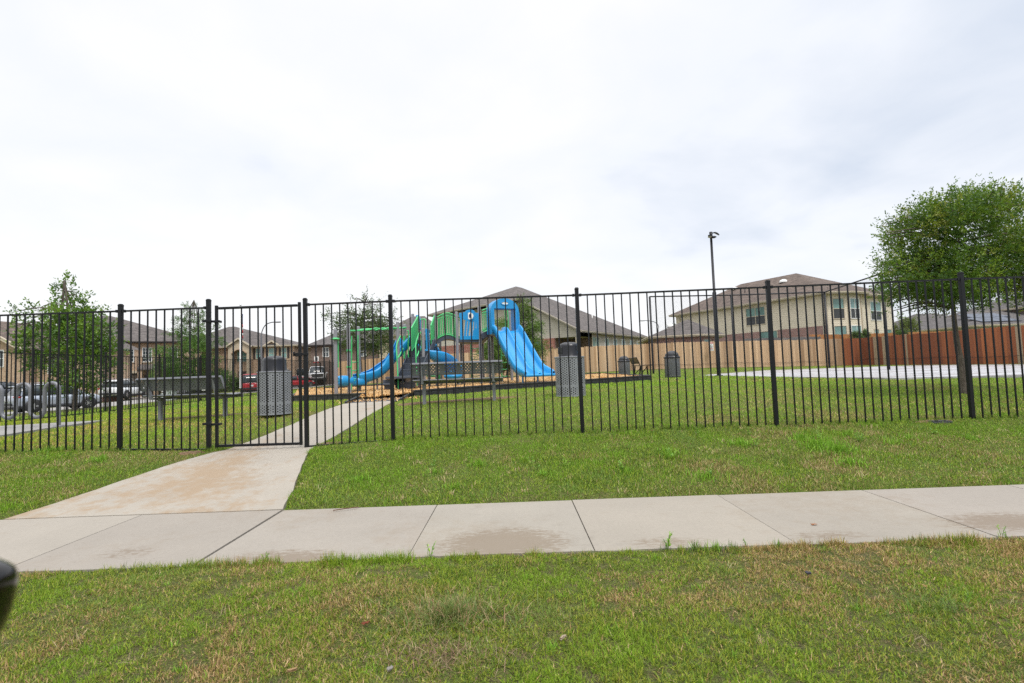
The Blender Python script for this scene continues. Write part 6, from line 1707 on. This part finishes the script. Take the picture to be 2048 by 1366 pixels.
def make_car(label, kind, col, group=None):
    t = thing('parked_' + {'suv': 'suv', 'pickup': 'pickup', 'sedan': 'car', 'van': 'van'}[kind], label, {'suv': 'suv', 'pickup': 'pickup truck', 'sedan': 'car', 'van': 'van'}[kind], (0, 0, 0), 0, group)
    # +x is forward
    if kind == 'suv':
        body = [(-2.28, .70, .45, .92, 0), (-2.22, .84, .36, 1.02, 0), (-1.9, .90, .27, 1.06, .04), (-1.0, .92, .24, 1.06, .05), (0, .92, .24, 1.05, .05), (.9, .92, .24, 1.03, .05), (1.5, .90, .25, .99, .07), (1.95, .86, .28, .93, .1), (2.2, .74, .34, .80, .1), (2.27, .6, .42, .7, .1)]
        gh = [(-2.1, .74, .95, 1.12, .1), (-1.86, .80, .98, 1.55, .2), (-1.4, .82, .98, 1.63, .2), (-.4, .83, .98, 1.68, .2), (.25, .82, .98, 1.62, .22), (.75, .80, .96, 1.36, .26), (1.25, .76, .94, 1.05, .25)]
        roof = [(-2.08, .56, 1.52, 1.60, .1), (-1.4, .64, 1.57, 1.66, .1), (-.4, .66, 1.6, 1.71, .1), (.2, .6, 1.56, 1.645, .1)]; wh = (-1.38, 1.40); wr = .36; W = .92
    elif kind == 'sedan':
        body = [(-2.3, .68, .45, .85, 0), (-2.2, .82, .34, .98, 0), (-1.7, .88, .26, 1.0, .06), (-.6, .90, .22, .97, .05), (.6, .90, .22, .96, .05), (1.3, .88, .24, .92, .08), (1.9, .82, .28, .82, .1), (2.28, .62, .38, .66, .1)]
        gh = [(-1.8, .72, .9, 1.0, .2), (-1.2, .76, .9, 1.34, .24), (-.5, .78, .9, 1.43, .25), (.1, .77, .9, 1.4, .25), (.6, .75, .88, 1.18, .28), (1.1, .7, .86, .94, .2)]
        roof = [(-1.15, .5, 1.31, 1.37, .1), (-.5, .57, 1.38, 1.455, .1), (.1, .56, 1.36, 1.425, .1)]; wh = (-1.35, 1.4); wr = .33; W = .9
    elif kind == 'van':
        body = [(-2.3, .80, .45, 1.0, 0), (-2.26, .92, .36, 1.1, 0), (-1.6, .95, .26, 1.12, .03), (0, .96, .24, 1.12, .03), (1.3, .94, .25, 1.1, .05), (2.0, .9, .28, 1.02, .08), (2.35, .72, .4, .85, .1)]
        gh = [(-2.28, .84, 1.0, 1.3, .06), (-2.2, .87, 1.02, 1.88, .1), (-1.2, .88, 1.02, 1.95, .1), (0, .88, 1.02, 1.95, .1), (.7, .86, 1.0, 1.8, .14), (1.4, .82, .98, 1.25, .2)]
        roof = [(-2.2, .74, 1.84, 1.92, .1), (-1.2, .79, 1.9, 1.99, .08), (0, .79, 1.9, 1.99, .08), (.6, .74, 1.79, 1.86, .1)]; wh = (-1.5, 1.45); wr = .36; W = .95
    else:
        body = [(-2.75, .9, .52, 1.08, 0), (-2.72, .95, .42, 1.12, 0), (-1.5, .97, .38, 1.12, .02), (-.6, .98, .34, 1.12, .03), (.8, .98, .34, 1.13, .03), (1.6, .97, .36, 1.14, .05), (2.4, .95, .4, 1.1, .06), (2.7, .9, .46, .98, .06), (2.76, .84, .5, .9, 0)]
        gh = [(-.75, .82, 1.05, 1.25, .1), (-.68, .84, 1.06, 1.78, .14), (.2, .85, 1.06, 1.86, .15), (.75, .84, 1.06, 1.8, .16), (1.3, .82, 1.05, 1.2, .2)]
        roof = [(-.68, .7, 1.75, 1.83, .1), (.2, .74, 1.82, 1.9, .08), (.7, .71, 1.77, 1.83, .1)]; wh = (-1.7, 1.75); wr = .4; W = .98
    m = MB(); loft(m, body, 20, 4.2); b = m.build('body', M_[col], t, world=False)
    m = MB(); loft(m, gh, 16, 4.0); m.build('glazing', M_['car_glass'], t, world=False)
    m = MB(); loft(m, roof, 14, 2.6)
    r = m.build('roof', M_[col], t, world=False)
    # pillars
    m = MB()
    for s in (-1, 1):
        for (x0, x1, zt) in {'suv': ((-1.95, -1.7, 1.57), (-.75, -.72, 1.62), (1.22, .3, 1.6)), 'sedan': ((-1.75, -1.1, 1.32), (-.2, -.2, 1.38), (1.05, .15, 1.37)), 'van': ((-2.24, -2.2, 1.85), (-.9, -.9, 1.9), (.3, .3, 1.86), (1.35, .65, 1.8)), 'pickup': ((-.7, -.66, 1.78), (.3, .3, 1.82), (1.25, .72, 1.78))}[kind]:
            yb = W * .905; yt = {'suv': .68, 'sedan': .6, 'van': .80, 'pickup': .735}[kind]
            m.bar((x0, s * yb, 1.0), (x1, s * yt, zt), .05, .09, up=(1, 0, 0))
    m.build('pillars', M_[col], t, world=False)
    # lower dark cladding and arches
    m = MB(); loft(m, [(-W * 2.38, W * .86, .22, .5, 0), (-1.6, W * 1.005, .2, .44, 0), (1.6, W * 1.005, .2, .44, 0), (W * 2.36, W * .84, .26, .46, 0)], 14, 5); m.build('sill', M_['black_plastic'], t, world=False)
    for s in (-1, 1):
        for x in wh:
            m = MB(); m.lathe((x, s * (W - .1), wr + .02), [(0, 0), (wr * 1.15, 0), (wr * 1.15, s * .108), (0, s * .108)], 22, 'Y'); m.build('wheel_arch', M_['black_plastic'], t, world=False)
            wheel(t, x, s * (W - .075), wr)
        # doors: seams and handles
        for x in (-.25, .75):
            m = MB(); m.box((x - .18, s * (W + .004), .93), (.17, .02, .03)); m.build('door_handle', M_[col], t, world=False)
        m = MB(); m.box((.85 if kind != 'van' else 1.1, s * (W + .1), 1.06), (.12, .2, .13)); bevel(m.build('side_mirror', M_[col], t, world=False), .03)
        xr = body[1][0]
        m = MB(); m.box((xr + .05, s * (body[1][1] - .12), .92), (.14, .27 if kind != 'pickup' else .14, .13 if kind != 'pickup' else .3)); m.box((xr + .16, s * (body[1][1] + .0), .93), (.26, .05, .1)) if kind == 'suv' else None
        bevel(m.build('tail_light', M_['lamp_red'], t, world=False), .02)
        xf = body[-2][0]
        m = MB(); m.box((xf - .02, s * (body[-2][1] - .14), .74 if kind != 'pickup' else .85), (.2, .26, .13 if kind != 'pickup' else .2)); bevel(m.build('headlight', M_['lamp_clear'], t, world=False), .02)
    m = MB(); m.box((body[-1][0] + .0, 0, .62 if kind != 'pickup' else .78), (.06, body[-1][1] * 1.5, .2 if kind != 'pickup' else .4)); m.box((body[-1][0] - .03, 0, .42), (.1, body[-1][1] * 1.9, .16)); bevel(m.build('grille', M_['black_plastic'], t, world=False), .02)
    m = MB(); m.box((body[0][0] - .02, 0, .5), (.12, body[0][1] * 1.9, .16)); bevel(m.build('bumper', M_['black_plastic' if kind != 'pickup' else 'alum'], t, world=False), .02)
    m = MB(); m.box((body[0][0] - .03, 0, .78), (.02, .34, .16)); m.build('licence_plate', M_['white'], t, world=False)
    if kind == 'suv':
        m = MB()
        for s in (-1, 1): m.tube([(-1.7, s * .58, 1.66), (-1.6, s * .58, 1.73), (-.2, s * .6, 1.76), (.1, s * .6, 1.69)], .02, 6)
        m.build('roof_rails', M_['alum'], t, world=False)
    return t
def park(t, px, py, Y, rz, dz=0):
    q = P(px, py, Y); t.location = (q.x, q.y, q.z + dz); t.rotation_euler = (0, 0, rz)
t = make_car('silver suv with red tail lights parked along the street behind the bike rack', 'suv', 'car_silver'); park(t, 110, 820.5, 32.4, R(63))
t = make_car('dark sedan parked on the far side of the street beyond the silver suv', 'sedan', 'car_dark'); park(t, 2, 803, 37, R(72))
t = make_car('white pickup truck parked in the driveway behind the brick mailbox', 'pickup', 'car_white'); park(t, 205, 797, 48.5, R(186))
t = make_car('white suv seen from behind in the driveway right of the white pickup', 'suv', 'car_white'); park(t, 250, 797, 45.5, R(98))
t = make_car('dark car with its red tail light showing under the left bench', 'sedan', 'car_black'); park(t, 372, 800, 40, R(150))
t = make_car('red van seen from behind left of the gate trash can', 'van', 'car_red'); park(t, 503, 785.5, 54, R(117))
t = make_car('red car half hidden behind the right gate post', 'sedan', 'car_red'); park(t, 590, 777, 58, R(60))
t = make_car('white van parked behind the red car at the gate post', 'van', 'car_white'); park(t, 598, 768, 66, R(55))
t = make_car('white pickup truck with a black grille facing the park by the wooden fence end', 'pickup', 'car_white'); park(t, 634, 764, 62, R(-68))

# brick mailbox
c = P(219, 804, 44); t = thing('mailbox', 'square brick mailbox pillar at the kerb before the white pickup', 'mailbox', c)
m = MB(); m.box((c.x, c.y, c.z + .62), (.72, .72, 1.4)); o = m.build('pillar', M_['brick_red'], t); m = MB(); m.box((c.x, c.y, c.z + 1.36), (.84, .84, .1)); m.build('cap', M_['stucco'], t)
m = MB(); m.box((c.x, c.y - .37, c.z + 1.05), (.3, .06, .26)); m.build('door', M_['black'], t)
# utility cabinets
for (px, py, Y, w_, h_, lab) in ((342, 803, 38, .5, .78, 'pale green utility cabinet standing by the street under the left bench'), (330, 803, 40, .4, .6, 'small grey utility pedestal beside the pale green cabinet')):
    c = P(px, py, Y); t = thing('utility_cabinet', lab, 'utility box', c)
    m = MB(); m.box((c.x, c.y, c.z + h_ / 2), (w_, .5, h_)); bevel(m.build('body', M_['plate_grey'], t), .02)
    m = MB(); m.box((c.x, c.y, c.z + h_ + .02), (w_ + .06, .56, .05)); bevel(m.build('lid', M_['plate_grey'], t), .015)
    m = MB(); m.box((c.x + w_ * .3, c.y - .26, c.z + h_ * .6), (.05, .03, .1)); m.build('latch', M_['black'], t)
# flagpole and flag
b = P(482, 770, 50); tp = P(485.5, 612, 50); t = thing('flagpole', 'white flagpole rising behind the gate before the arched house', 'flagpole', b)
m = MB(); m.lathe((b.x, b.y, b.z - .3), [(.14, 0), (.12, 2), (.07, tp.z - b.z + .3), (0, tp.z - b.z + .3)], 12); m.build('pole', M_['white'], t)
m = MB(); m.lathe((b.x, b.y, tp.z), [(0, 0), (.1, .06), (.1, .12), (0, .18)], 10); m.build('finial', M_['alum'], t)
fl_ = thing('flag', 'limp red, white and blue flag hanging on the white flagpole', 'flag', (b.x, b.y, tp.z - 1.8))
zt = P(486, 627, 50).z; zl = P(486, 676, 50).z
for i, (mt, a0, a1) in enumerate((('navy', 0, .42), ('red', .42, .55), ('white', .55, .66), ('red', .66, .78), ('white', .78, .88), ('red', .88, 1))):
    m = MB(); n = 8
    xx = [.08 + .17 * k / n for k in range(n + 1)]
    za, zb2 = zt + (zl - zt) * a0, zt + (zl - zt) * a1
    vs = []
    for z in (za, zb2):
        sh = (zt - z) / (zt - zl)
        for k, x in enumerate(xx): vs.append((b.x + x * (1 - .25 * sh), b.y + .07 * math.sin(k * 1.4 + sh * 3), z - .25 * x))
    m.add(vs, [[k, k + 1, n + 2 + k, n + 1 + k] for k in range(n)], True); o = m.build('stripe' if i else 'canton', M_[mt], fl_); solid(o, .01)
# street lamps
def street_lamp(label, px, ybase, pts, Y, arm):
    b = P(px, ybase, Y); t = thing('street_lamp', label, 'street lamp', b, 0, 'curved street lamps')
    top = P(*pts[0], Y); m = MB(); m.lathe((b.x, b.y, b.z - .5), [(.13, 0), (.09, top.z - b.z + .5)], 10); m.build('pole', M_['galv'], t)
    path = smooth([Vector((b.x, Y, top.z))] + [P(x, y, Y) for x, y in pts[1:]], 5); m = MB(); m.tube(path, .06, 8); m.build('arm', M_['galv'], t)
    e = path[-1]; dx = 1 if pts[-1][0] > px else -1
    m = MB(); m.box((e.x + dx * .35, e.y, e.z - .02), (.7, .3, .12)); o = bevel(m.build('head', M_['galv'], t), .04); m = MB(); m.box((e.x + dx * .4, e.y, e.z - .09), (.4, .22, .03)); m.build('lens', M_['lamp_clear'], o)
street_lamp('grey curved street lamp before the arched house, seen through the gate', 523, 752, [(522.5, 671), (525, 660), (531, 650), (540, 645.5), (549, 644)], 58, 1)
street_lamp('distant grey street lamp leaning left behind the wooden fence', 1319, 720, [(1319, 659), (1317, 652), (1311, 645), (1301, 642), (1290, 641)], 78, -1)
# basketball hoop
b = P(641, 768, 60); t = thing('basketball_hoop', 'basketball hoop with red rim beside the dark brown house', 'basketball hoop', b); rim = P(637, 725, 60)
m = MB(); m.lathe((b.x, b.y, b.z), [(.08, 0), (.06, rim.z - b.z)], 10); m.bar((b.x, b.y, rim.z - .1), (rim.x, b.y - .6, rim.z + .3), .08, .08); m.build('pole', M_['black'], t)
m = MB(); cxx, cyy, czz = rim.x, b.y - .62, rim.z + .4; w_, h_ = .26, .3
m.ring([(cxx - w_, cyy, czz - h_), (cxx + w_, cyy, czz - h_), (cxx + w_, cyy, czz + h_), (cxx - w_, cyy, czz + h_)], [(cxx - w_ + .1, cyy, czz - h_ + .1), (cxx + w_ - .1, cyy, czz - h_ + .1), (cxx + w_ - .1, cyy, czz + h_ - .1), (cxx - w_ + .1, cyy, czz + h_ - .1)], (0, .05, 0)); m.build('backboard', M_['white'], t)
m = MB(); m.box((cxx, cyy + .04, czz), (2 * w_ - .2, .02, 2 * h_ - .2)); m.build('backboard_glass', M_['pane'], t)
m = MB(); m.tube([(cxx + .24 * math.cos(a), cyy - .3 + .24 * math.sin(a), rim.z) for a in np.linspace(0, 2 * PI, 16, endpoint=False)], .035, 6, closed=True); m.box((cxx, cyy - .04, rim.z), (.5, .08, .12)); m.build('rim', M_['red'], t)
# ------------------------------------------------------------------ trees
def make_leaves(cent, dirs, L, Wd, cols, name, par, org):
    """one leaf per row: a bent diamond with real size"""
    n = len(cent); up = nr.normal(0, 1, (n, 3)); s = np.cross(dirs, up); s /= np.linalg.norm(s, axis=1, keepdims=True) + 1e-9
    nn = np.cross(dirs, s)
    b = cent; t = cent + dirs * L[:, None]; md = cent + dirs * (L * .5)[:, None] + nn * (L * .06)[:, None]
    v = np.stack([b, md + s * (Wd / 2)[:, None], t, md - s * (Wd / 2)[:, None]], 1).reshape(-1, 3) - np.array(org)
    return npmesh(name, v, np.arange(n * 4).reshape(n, 4), M_['leaf'], np.repeat(cols, 4, 0), par)
def tree(name, label, base, trunk_path, r0, clumps, twigs, per, leafL, leafW, pal, twig_len, up=.35, droop=0.0, limb_r=.035, spray=1.0, dark_in=True, cat='tree', flat=1.0):
    """clumps: list of (centre Vector, radius, weight); twigs with leaves fill them, limbs reach them"""
    org = Vector(base); t = thing(name, label, cat, org)
    m = MB(); tp = [Vector(p) for p in trunk_path]; path = smooth(tp, 5); k = len(path)
    m.tube(path, [r0 * (1.35 if i == 0 else 1.1 if i == 1 else 1) * (1 - .88 * i / (k - 1)) for i in range(k)], 10)
    tr = m.build('trunk', M_['bark'], t)
    lm = MB(); g = random.Random(hash(label) % 1000 if False else len(label))
    for (c, r, w_) in clumps:
        # nearest lower trunk point
        cand = [p for p in path[k // 3:] if p.z < c.z + .1] or [path[-1]]
        a = min(cand, key=lambda p: (p - c).length + (c.z - p.z) * .15)
        mid = a.lerp(c, .5) + Vector((g.uniform(-.1, .1), g.uniform(-.1, .1), .08 * (c - a).length))
        lm.tube(smooth([a, mid, c], 4), [limb_r * (1 - .75 * i / 8) for i in range(9)], 6)
    C = np.array([tuple(c) for c, r, w_ in clumps]); Rr = np.array([r for c, r, w_ in clumps]); Wt = np.array([w_ * r ** 2 for c, r, w_ in clumps]); Wt /= Wt.sum()
    idx = nr.choice(len(clumps), twigs, p=Wt)
    d = nr.normal(0, 1, (twigs, 3)); d /= np.linalg.norm(d, axis=1, keepdims=True); rad = nr.random(twigs) ** .42
    st = C[idx] + d * (Rr[idx] * rad)[:, None] * np.array([1, 1, flat])
    cen = np.average(C, axis=0, weights=Wt)
    od = st - cen; od /= np.linalg.norm(od, axis=1, keepdims=True) + 1e-6
    td = .55 * d + .6 * od + nr.normal(0, .45, (twigs, 3)) + np.array([0, 0, up]); td /= np.linalg.norm(td, axis=1, keepdims=True)
    tl = twig_len * nr.uniform(.5, 1.3, twigs) * (1 + (nr.random(twigs) < .08) * spray)
    # a share of the twigs as wood
    for i in nr.choice(twigs, min(260, twigs), replace=False):
        a = Vector(st[i] - td[i] * tl[i] * .5); b = Vector(st[i] + td[i] * tl[i]); lm.tube([a, (a + b) / 2 + Vector((0, 0, droop * -.1)), b + Vector((0, 0, -droop * tl[i] * .4))], [.006, .004, .002], 4)
    lm.build('branches', M_['bark'], tr)
    n = twigs * per; ti = np.repeat(np.arange(twigs), per); tt = np.tile(np.linspace(0, 1, per), twigs) + nr.normal(0, .05, n)
    cent = st[ti] + td[ti] * (tl[ti] * tt)[:, None] + nr.normal(0, .012 + .1 * leafL, (n, 3)); cent[:, 2] -= droop * tl[ti] * tt ** 2 * .5
    ld = td[ti] * .5 + nr.normal(0, .6, (n, 3)) + np.array([0, 0, .1 - droop * .6]); ld /= np.linalg.norm(ld, axis=1, keepdims=True)
    pl = np.array(pal); base_i = (vnoise(st[:, 0] * 1.0 + st[:, 2] * .7, st[:, 1] + st[:, 2], 1.6 / max(.4, twig_len * 2.2), 61) * len(pl) + nr.normal(0, .8, twigs)).clip(0, len(pl) - 1).astype(int)
    cols = pl[base_i[ti]] * nr.uniform(.8, 1.22, (n, 1))
    make_leaves(cent, ld, leafL * nr.uniform(.7, 1.25, n), leafW * nr.uniform(.75, 1.2, n), cols, 'crown', t, org)
    return t
def V(px, py, Y, dy=0): q = P(px, py, Y + dy); return q
# right-hand tree: dense rounded crown on a slim trunk
Y = 9.0; b = Z(7.96, Y)
base = (V(1930, 788, Y).x, Y, b); bx = base[0]
tr = [(bx, Y, b - .1), (bx - .02, Y, b + .5), (V(1913, 680, Y).x, Y, V(1913, 680, Y).z), (V(1908, 600, Y).x, Y + .02, V(1908, 600, Y).z), (V(1915, 520, Y).x, Y + .05, V(1915, 520, Y).z), (V(1925, 440, Y).x, Y, V(1925, 440, Y).z)]
cl = []
g = random.Random(5)
for (px, py, r, w_) in ((1920, 540, .62, 1), (1850, 520, .5, 1), (1800, 560, .36, .8), (1800, 480, .30, .7), (1850, 445, .36, .9), (1900, 430, .42, 1), (1960, 425, .42, 1), (2010, 440, .42, 1), (2040, 500, .5, 1), (2090, 470, .42, .9), (1980, 520, .6, 1), (1960, 575, .34, .9), (1880, 585, .34, .9), (1830, 585, .26, .7), (1790, 590, .18, .5), (2030, 575, .32, .8), (2080, 560, .42, .9), (1940, 405, .26, .6), (2020, 405, .26, .6), (1870, 560, .5, 1), (1775, 520, .18, .35), (1785, 455, .16, .3), (2130, 520, .4, .9), (1800, 622, .12, .3), (1950, 392, .12, .12), (1985, 388, .1, .1), (2035, 388, .1, .1), (1900, 398, .1, .1), (1840, 415, .12, .12), (1762, 532, .1, .1), (1770, 470, .1, .1), (1768, 560, .1, .1), (1800, 440, .12, .12), (1775, 600, .1, .1)):
    for s in range(3):
        dy = g.uniform(-.85, .95) * (1 if r > .3 else .7); q = V(px + g.uniform(-14, 14), py + g.uniform(-10, 10), Y, dy * .9); cl.append((q, r * (1 - .25 * abs(dy)), w_))
tree('shade_tree', 'dense rounded green tree behind the fence at the right edge', base, tr, .066, cl, 5000, 15, .055, .021, [(.04, .095, .014), (.06, .13, .016), (.10, .19, .02), (.19, .28, .028), (.05, .115, .018), (.25, .27, .042)], .20, .3, 0, .022, .6)
# left tree behind the street fence
Y = 20.2; b = Z(-17.4, Y); x0 = V(149, 815, Y).x
tr = [(x0, Y, b - .1), (x0 + .03, Y, b + 1.0), (V(146, 720, Y).x, Y, V(146, 720, Y).z), (V(138, 650, Y).x, Y, V(138, 650, Y).z), (V(132, 590, Y).x, Y, V(132, 590, Y).z), (V(128, 560, Y).x, Y, V(128, 562, Y).z)]
cl = []
for (px, py, r, w_) in ((130, 575, .32, .6), (124, 605, .36, .7), (165, 590, .26, .5), (160, 620, .38, .7), (140, 640, .5, 1), (175, 650, .45, .9), (110, 650, .42, .8), (75, 620, .24, .45), (55, 640, .3, .5), (40, 628, .18, .35), (85, 665, .42, .9), (60, 680, .4, .8), (130, 690, .65, 1.1), (175, 700, .55, 1.1), (205, 690, .42, .9), (215, 660, .30, .7), (95, 720, .5, 1), (150, 735, .6, 1.1), (200, 735, .45, .9), (70, 730, .32, .7), (120, 760, .4, .8), (175, 765, .4, .8), (225, 720, .28, .6), (45, 700, .26, .6), (28, 655, .2, .35), (185, 680, .5, 1), (110, 630, .35, .7), (150, 665, .5, 1), (190, 635, .25, .5)):
    for s in range(2):
        dy = g.uniform(-1.2, 1.2) * min(1, r * 2); cl.append((V(px + g.uniform(-8, 8), py + g.uniform(-6, 6), Y, dy), r * 1.02, w_))
tree('street_tree', 'leafy green tree with an open top behind the left street fence', (x0, Y, b), tr, .085, cl, 1200, 12, .13, .06, [(.05, .11, .024), (.07, .15, .027), (.11, .22, .03), (.18, .29, .04), (.055, .12, .03)], .34, .35, 0, .03, .8)
# feathery cypress beside the gate's left post
def cypress(label, px0, ybase, ytop, Y, width_px, seed, pal, dens=1.0, bare_top=True, skew=0):
    g = random.Random(seed); bq = V(px0, ybase, Y); b = Z(bq.x, Y); tq = V(px0 + skew, ytop, Y)
    tr = [(bq.x, Y, b - .1), (bq.x + (tq.x - bq.x) * .3, Y, b + (tq.z - b) * .3), (bq.x + (tq.x - bq.x) * .7, Y, b + (tq.z - b) * .7), (tq.x, Y, tq.z)]
    cl = []; H = tq.z - b; Wm = width_px * Y / F / 2
    nl = int(64 * dens)
    for i in range(nl):
        f_ = .14 + .80 * (i / nl) ** 1.05; a = g.uniform(0, 2 * PI); env = Wm * (1.02 - f_) ** .62 * (1 if f_ > .25 else .8) * g.uniform(.35, 1.05)
        x = bq.x + (tq.x - bq.x) * f_ + math.cos(a) * env; cl.append((Vector((x, Y + math.sin(a) * env, b + H * f_ + .12 * env)), max(.14, .34 * Wm * (1.15 - f_)), 1))
    return tree('cypress_tree', label, (bq.x, Y, b), tr, .008 * H + .02, cl, int(2600 * dens), 16, .12, .03, pal, .34, .12, .35, .02, .5, flat=.55)
CYP = [(.045, .11, .026), (.06, .14, .03), (.08, .17, .035), (.11, .20, .045)]
cypress('dark feathery conifer by the left gate post in front of the brick house', 388, 800, 600, 34, 150, 3, CYP, 1.0)
q = cypress('light green feathery tree behind the double slide', 1012, 757, 588, 29.5, 150, 4, [(.07, .13, .03), (.10, .18, .035), (.13, .21, .045), (.085, .15, .03)], 1.15, True, 30)
# oak left of the playset
Y = 30; b = Z(-8.7, Y); x0 = V(724, 770, Y).x
tr = [(x0, Y, b - .1), (x0 - .05, Y, b + 1.2), (V(718, 690, Y).x, Y, V(718, 690, Y).z), (V(722, 640, Y).x, Y, V(722, 640, Y).z), (V(730, 605, Y).x, Y, V(730, 605, Y).z)]
cl = []
for (px, py, r, w_) in ((730, 605, .32, .4), (755, 615, .3, .4), (705, 625, .35, .5), (740, 635, .5, .8), (775, 640, .35, .5), (690, 650, .4, .6), (720, 655, .6, 1), (760, 660, .55, 1), (700, 675, .5, .9), (735, 685, .6, 1), (770, 680, .5, .9), (680, 665, .35, .6), (665, 640, .25, .35), (660, 632, .2, .3), (690, 690, .35, .6), (790, 655, .25, .35), (755, 700, .35, .6), (715, 600, .22, .3), (735, 592, .18, .25), (798, 640, .14, .2), (780, 700, .25, .4)):
    for s in range(2):
        dy = g.uniform(-1.4, 1.4) * min(1, r * 2); cl.append((V(px + g.uniform(-8, 8), py + g.uniform(-6, 6), Y, dy), r, w_))
tree('oak_tree', 'open crowned grey green oak between the gate and the playset', (x0, Y, b), tr, .10, cl, 1150, 11, .11, .045, [(.045, .08, .03), (.06, .10, .035), (.08, .12, .045), (.04, .07, .028)], .36, .35, 0, .035, 1.0)
# background greenery
def bushy(label, px, py, Y, wpx, hpx, pal, seed, nm='distant_tree'):
    g = random.Random(seed); c = V(px, py, Y); b = Z(c.x, Y); w_, h_ = wpx * Y / F / 2, hpx * Y / F
    cl = [(Vector((c.x + g.uniform(-w_, w_) * .7, Y + g.uniform(-w_, w_) * .6, c.z - h_ * g.uniform(.2, 1))), max(.08, w_ * .45), 1) for _ in range(14)]
    k_ = min(1, w_ / .7); tree(nm, label, (c.x, Y, b), [(c.x, Y, b - .1), (c.x, Y, (b + c.z) / 2), (c.x + .1, Y, c.z - h_ * .3)], .09 * k_, cl, int(120 + 300 * k_), 10, .08 + .08 * k_, .035 + .035 * k_, pal, .1 + .3 * k_, .3, 0, .03 * k_)
bushy('small far green tree between the two right houses', 1352, 653, 62, 40, 34, [(.05, .11, .03), (.07, .14, .035)], 1)
bushy('yellow green tree behind the stained fence right of the cream house', 1812, 640, 44, 46, 40, [(.13, .17, .04), (.17, .19, .05), (.10, .14, .035)], 2)
bushy('dark shrub in front of the arched house entry', 470, 752, 60, 18, 26, [(.03, .06, .02), (.045, .08, .02)], 6, 'shrub')
bushy('round green bush by the red van in front of the arched house', 452, 735, 58, 44, 60, [(.04, .08, .025), (.06, .11, .03)], 7, 'bush')
bushy('dark green bush behind the street fence by the tan brick house', 350, 765, 46, 40, 30, [(.03, .07, .02), (.05, .10, .025)], 8, 'bush')
for i, (px, py, Y, w_, h_, lab) in enumerate(((1712, 664, 35.3, 10, 16, 'small vine tuft over the left end of the stained fence'), (1731, 660, 35.5, 9, 22, 'taller vine tuft over the stained fence beneath the cream house'), (1802, 664, 33.0, 12, 14, 'leafy vine tuft hanging over the middle of the stained fence'))):
    bushy(lab, px, py, Y, w_, h_, [(.05, .10, .02), (.08, .14, .03)], 20 + i, 'vine')

# loose bits lying on grass and walk
def leaf_bit(name, label, px, py, L, W_, col, seed):
    q = G(px, py); g = random.Random(seed); z = q.z + (.003 if W0 < q.y < W1 else .014); L *= .75; W_ *= .75; a = g.uniform(0, PI); m = MB(); pts = []
    N = 12
    for k in range(N):
        t = 2 * PI * k / N; rr = 1 - .35 * (k % 2) if name == 'dry_leaf' else 1; x, y = math.cos(t) * L / 2 * rr, math.sin(t) * W_ / 2 * rr
        pts.append((q.x + x * math.cos(a) - y * math.sin(a), q.y + x * math.sin(a) + y * math.cos(a), z + g.uniform(0, .008)))
    m.add(pts + [(q.x, q.y, z + .006)], [[k, (k + 1) % N, N] for k in range(N)]); m.paint(col); o = m.build(name, M_['chip']); solid(o, .003 if name == 'dry_leaf' else .01)
    o.data.transform(Matrix.Translation(Vector((-q.x, -q.y, -q.z)))); o.location = q
    return tag(o, label, {'dry_leaf': 'leaf', 'wood_chip': 'wood chip', 'pebble': 'pebble', 'twig': 'twig'}[name])
leaf_bit('dry_leaf', 'red brown dry leaf lying in the front lawn left of the long grass clump', 731, 1253, .055, .035, (.16, .045, .025), 1)
leaf_bit('dry_leaf', 'orange brown leaf lying on the fourth walk slab from the right', 1628, 1050, .06, .03, (.30, .13, .06), 2)
leaf_bit('dry_leaf', 'brown curled leaf lying by the fence foot near the tall middle post', 1305, 863, .1, .06, (.26, .12, .09), 8)
leaf_bit('wood_chip', 'pale wood chip standing in the front lawn right of the grass clump', 1126, 1281, .05, .014, (.34, .27, .2), 3)
leaf_bit('wood_chip', 'tan wood chip in the front lawn near the bottom left corner', 585, 1347, .05, .014, (.30, .19, .10), 4)
leaf_bit('wood_chip', 'tan wood chip in the front lawn at the right', 1846, 1177, .055, .014, (.36, .23, .11), 5)
leaf_bit('pebble', 'dark grey pebble in the front lawn below the right walk joint', 1617, 1151, .04, .03, (.05, .05, .06), 6)
leaf_bit('pebble', 'light pebble in the front lawn near the lower left corner', 780, 1344, .04, .025, (.22, .2, .18), 7)
q = G(690, 1021); m = MB(); m.tube([(q.x - .09, q.y - .03, q.z + .012), (q.x, q.y, q.z + .016), (q.x + .1, q.y + .05, q.z + .012)], .004, 6); m.paint((.12, .06, .04)); o = m.build('twig', M_['chip']); o.data.transform(Matrix.Translation(-q)); o.location = q; tag(o, 'thin brown twig lying at the back edge of the walk', 'twig')
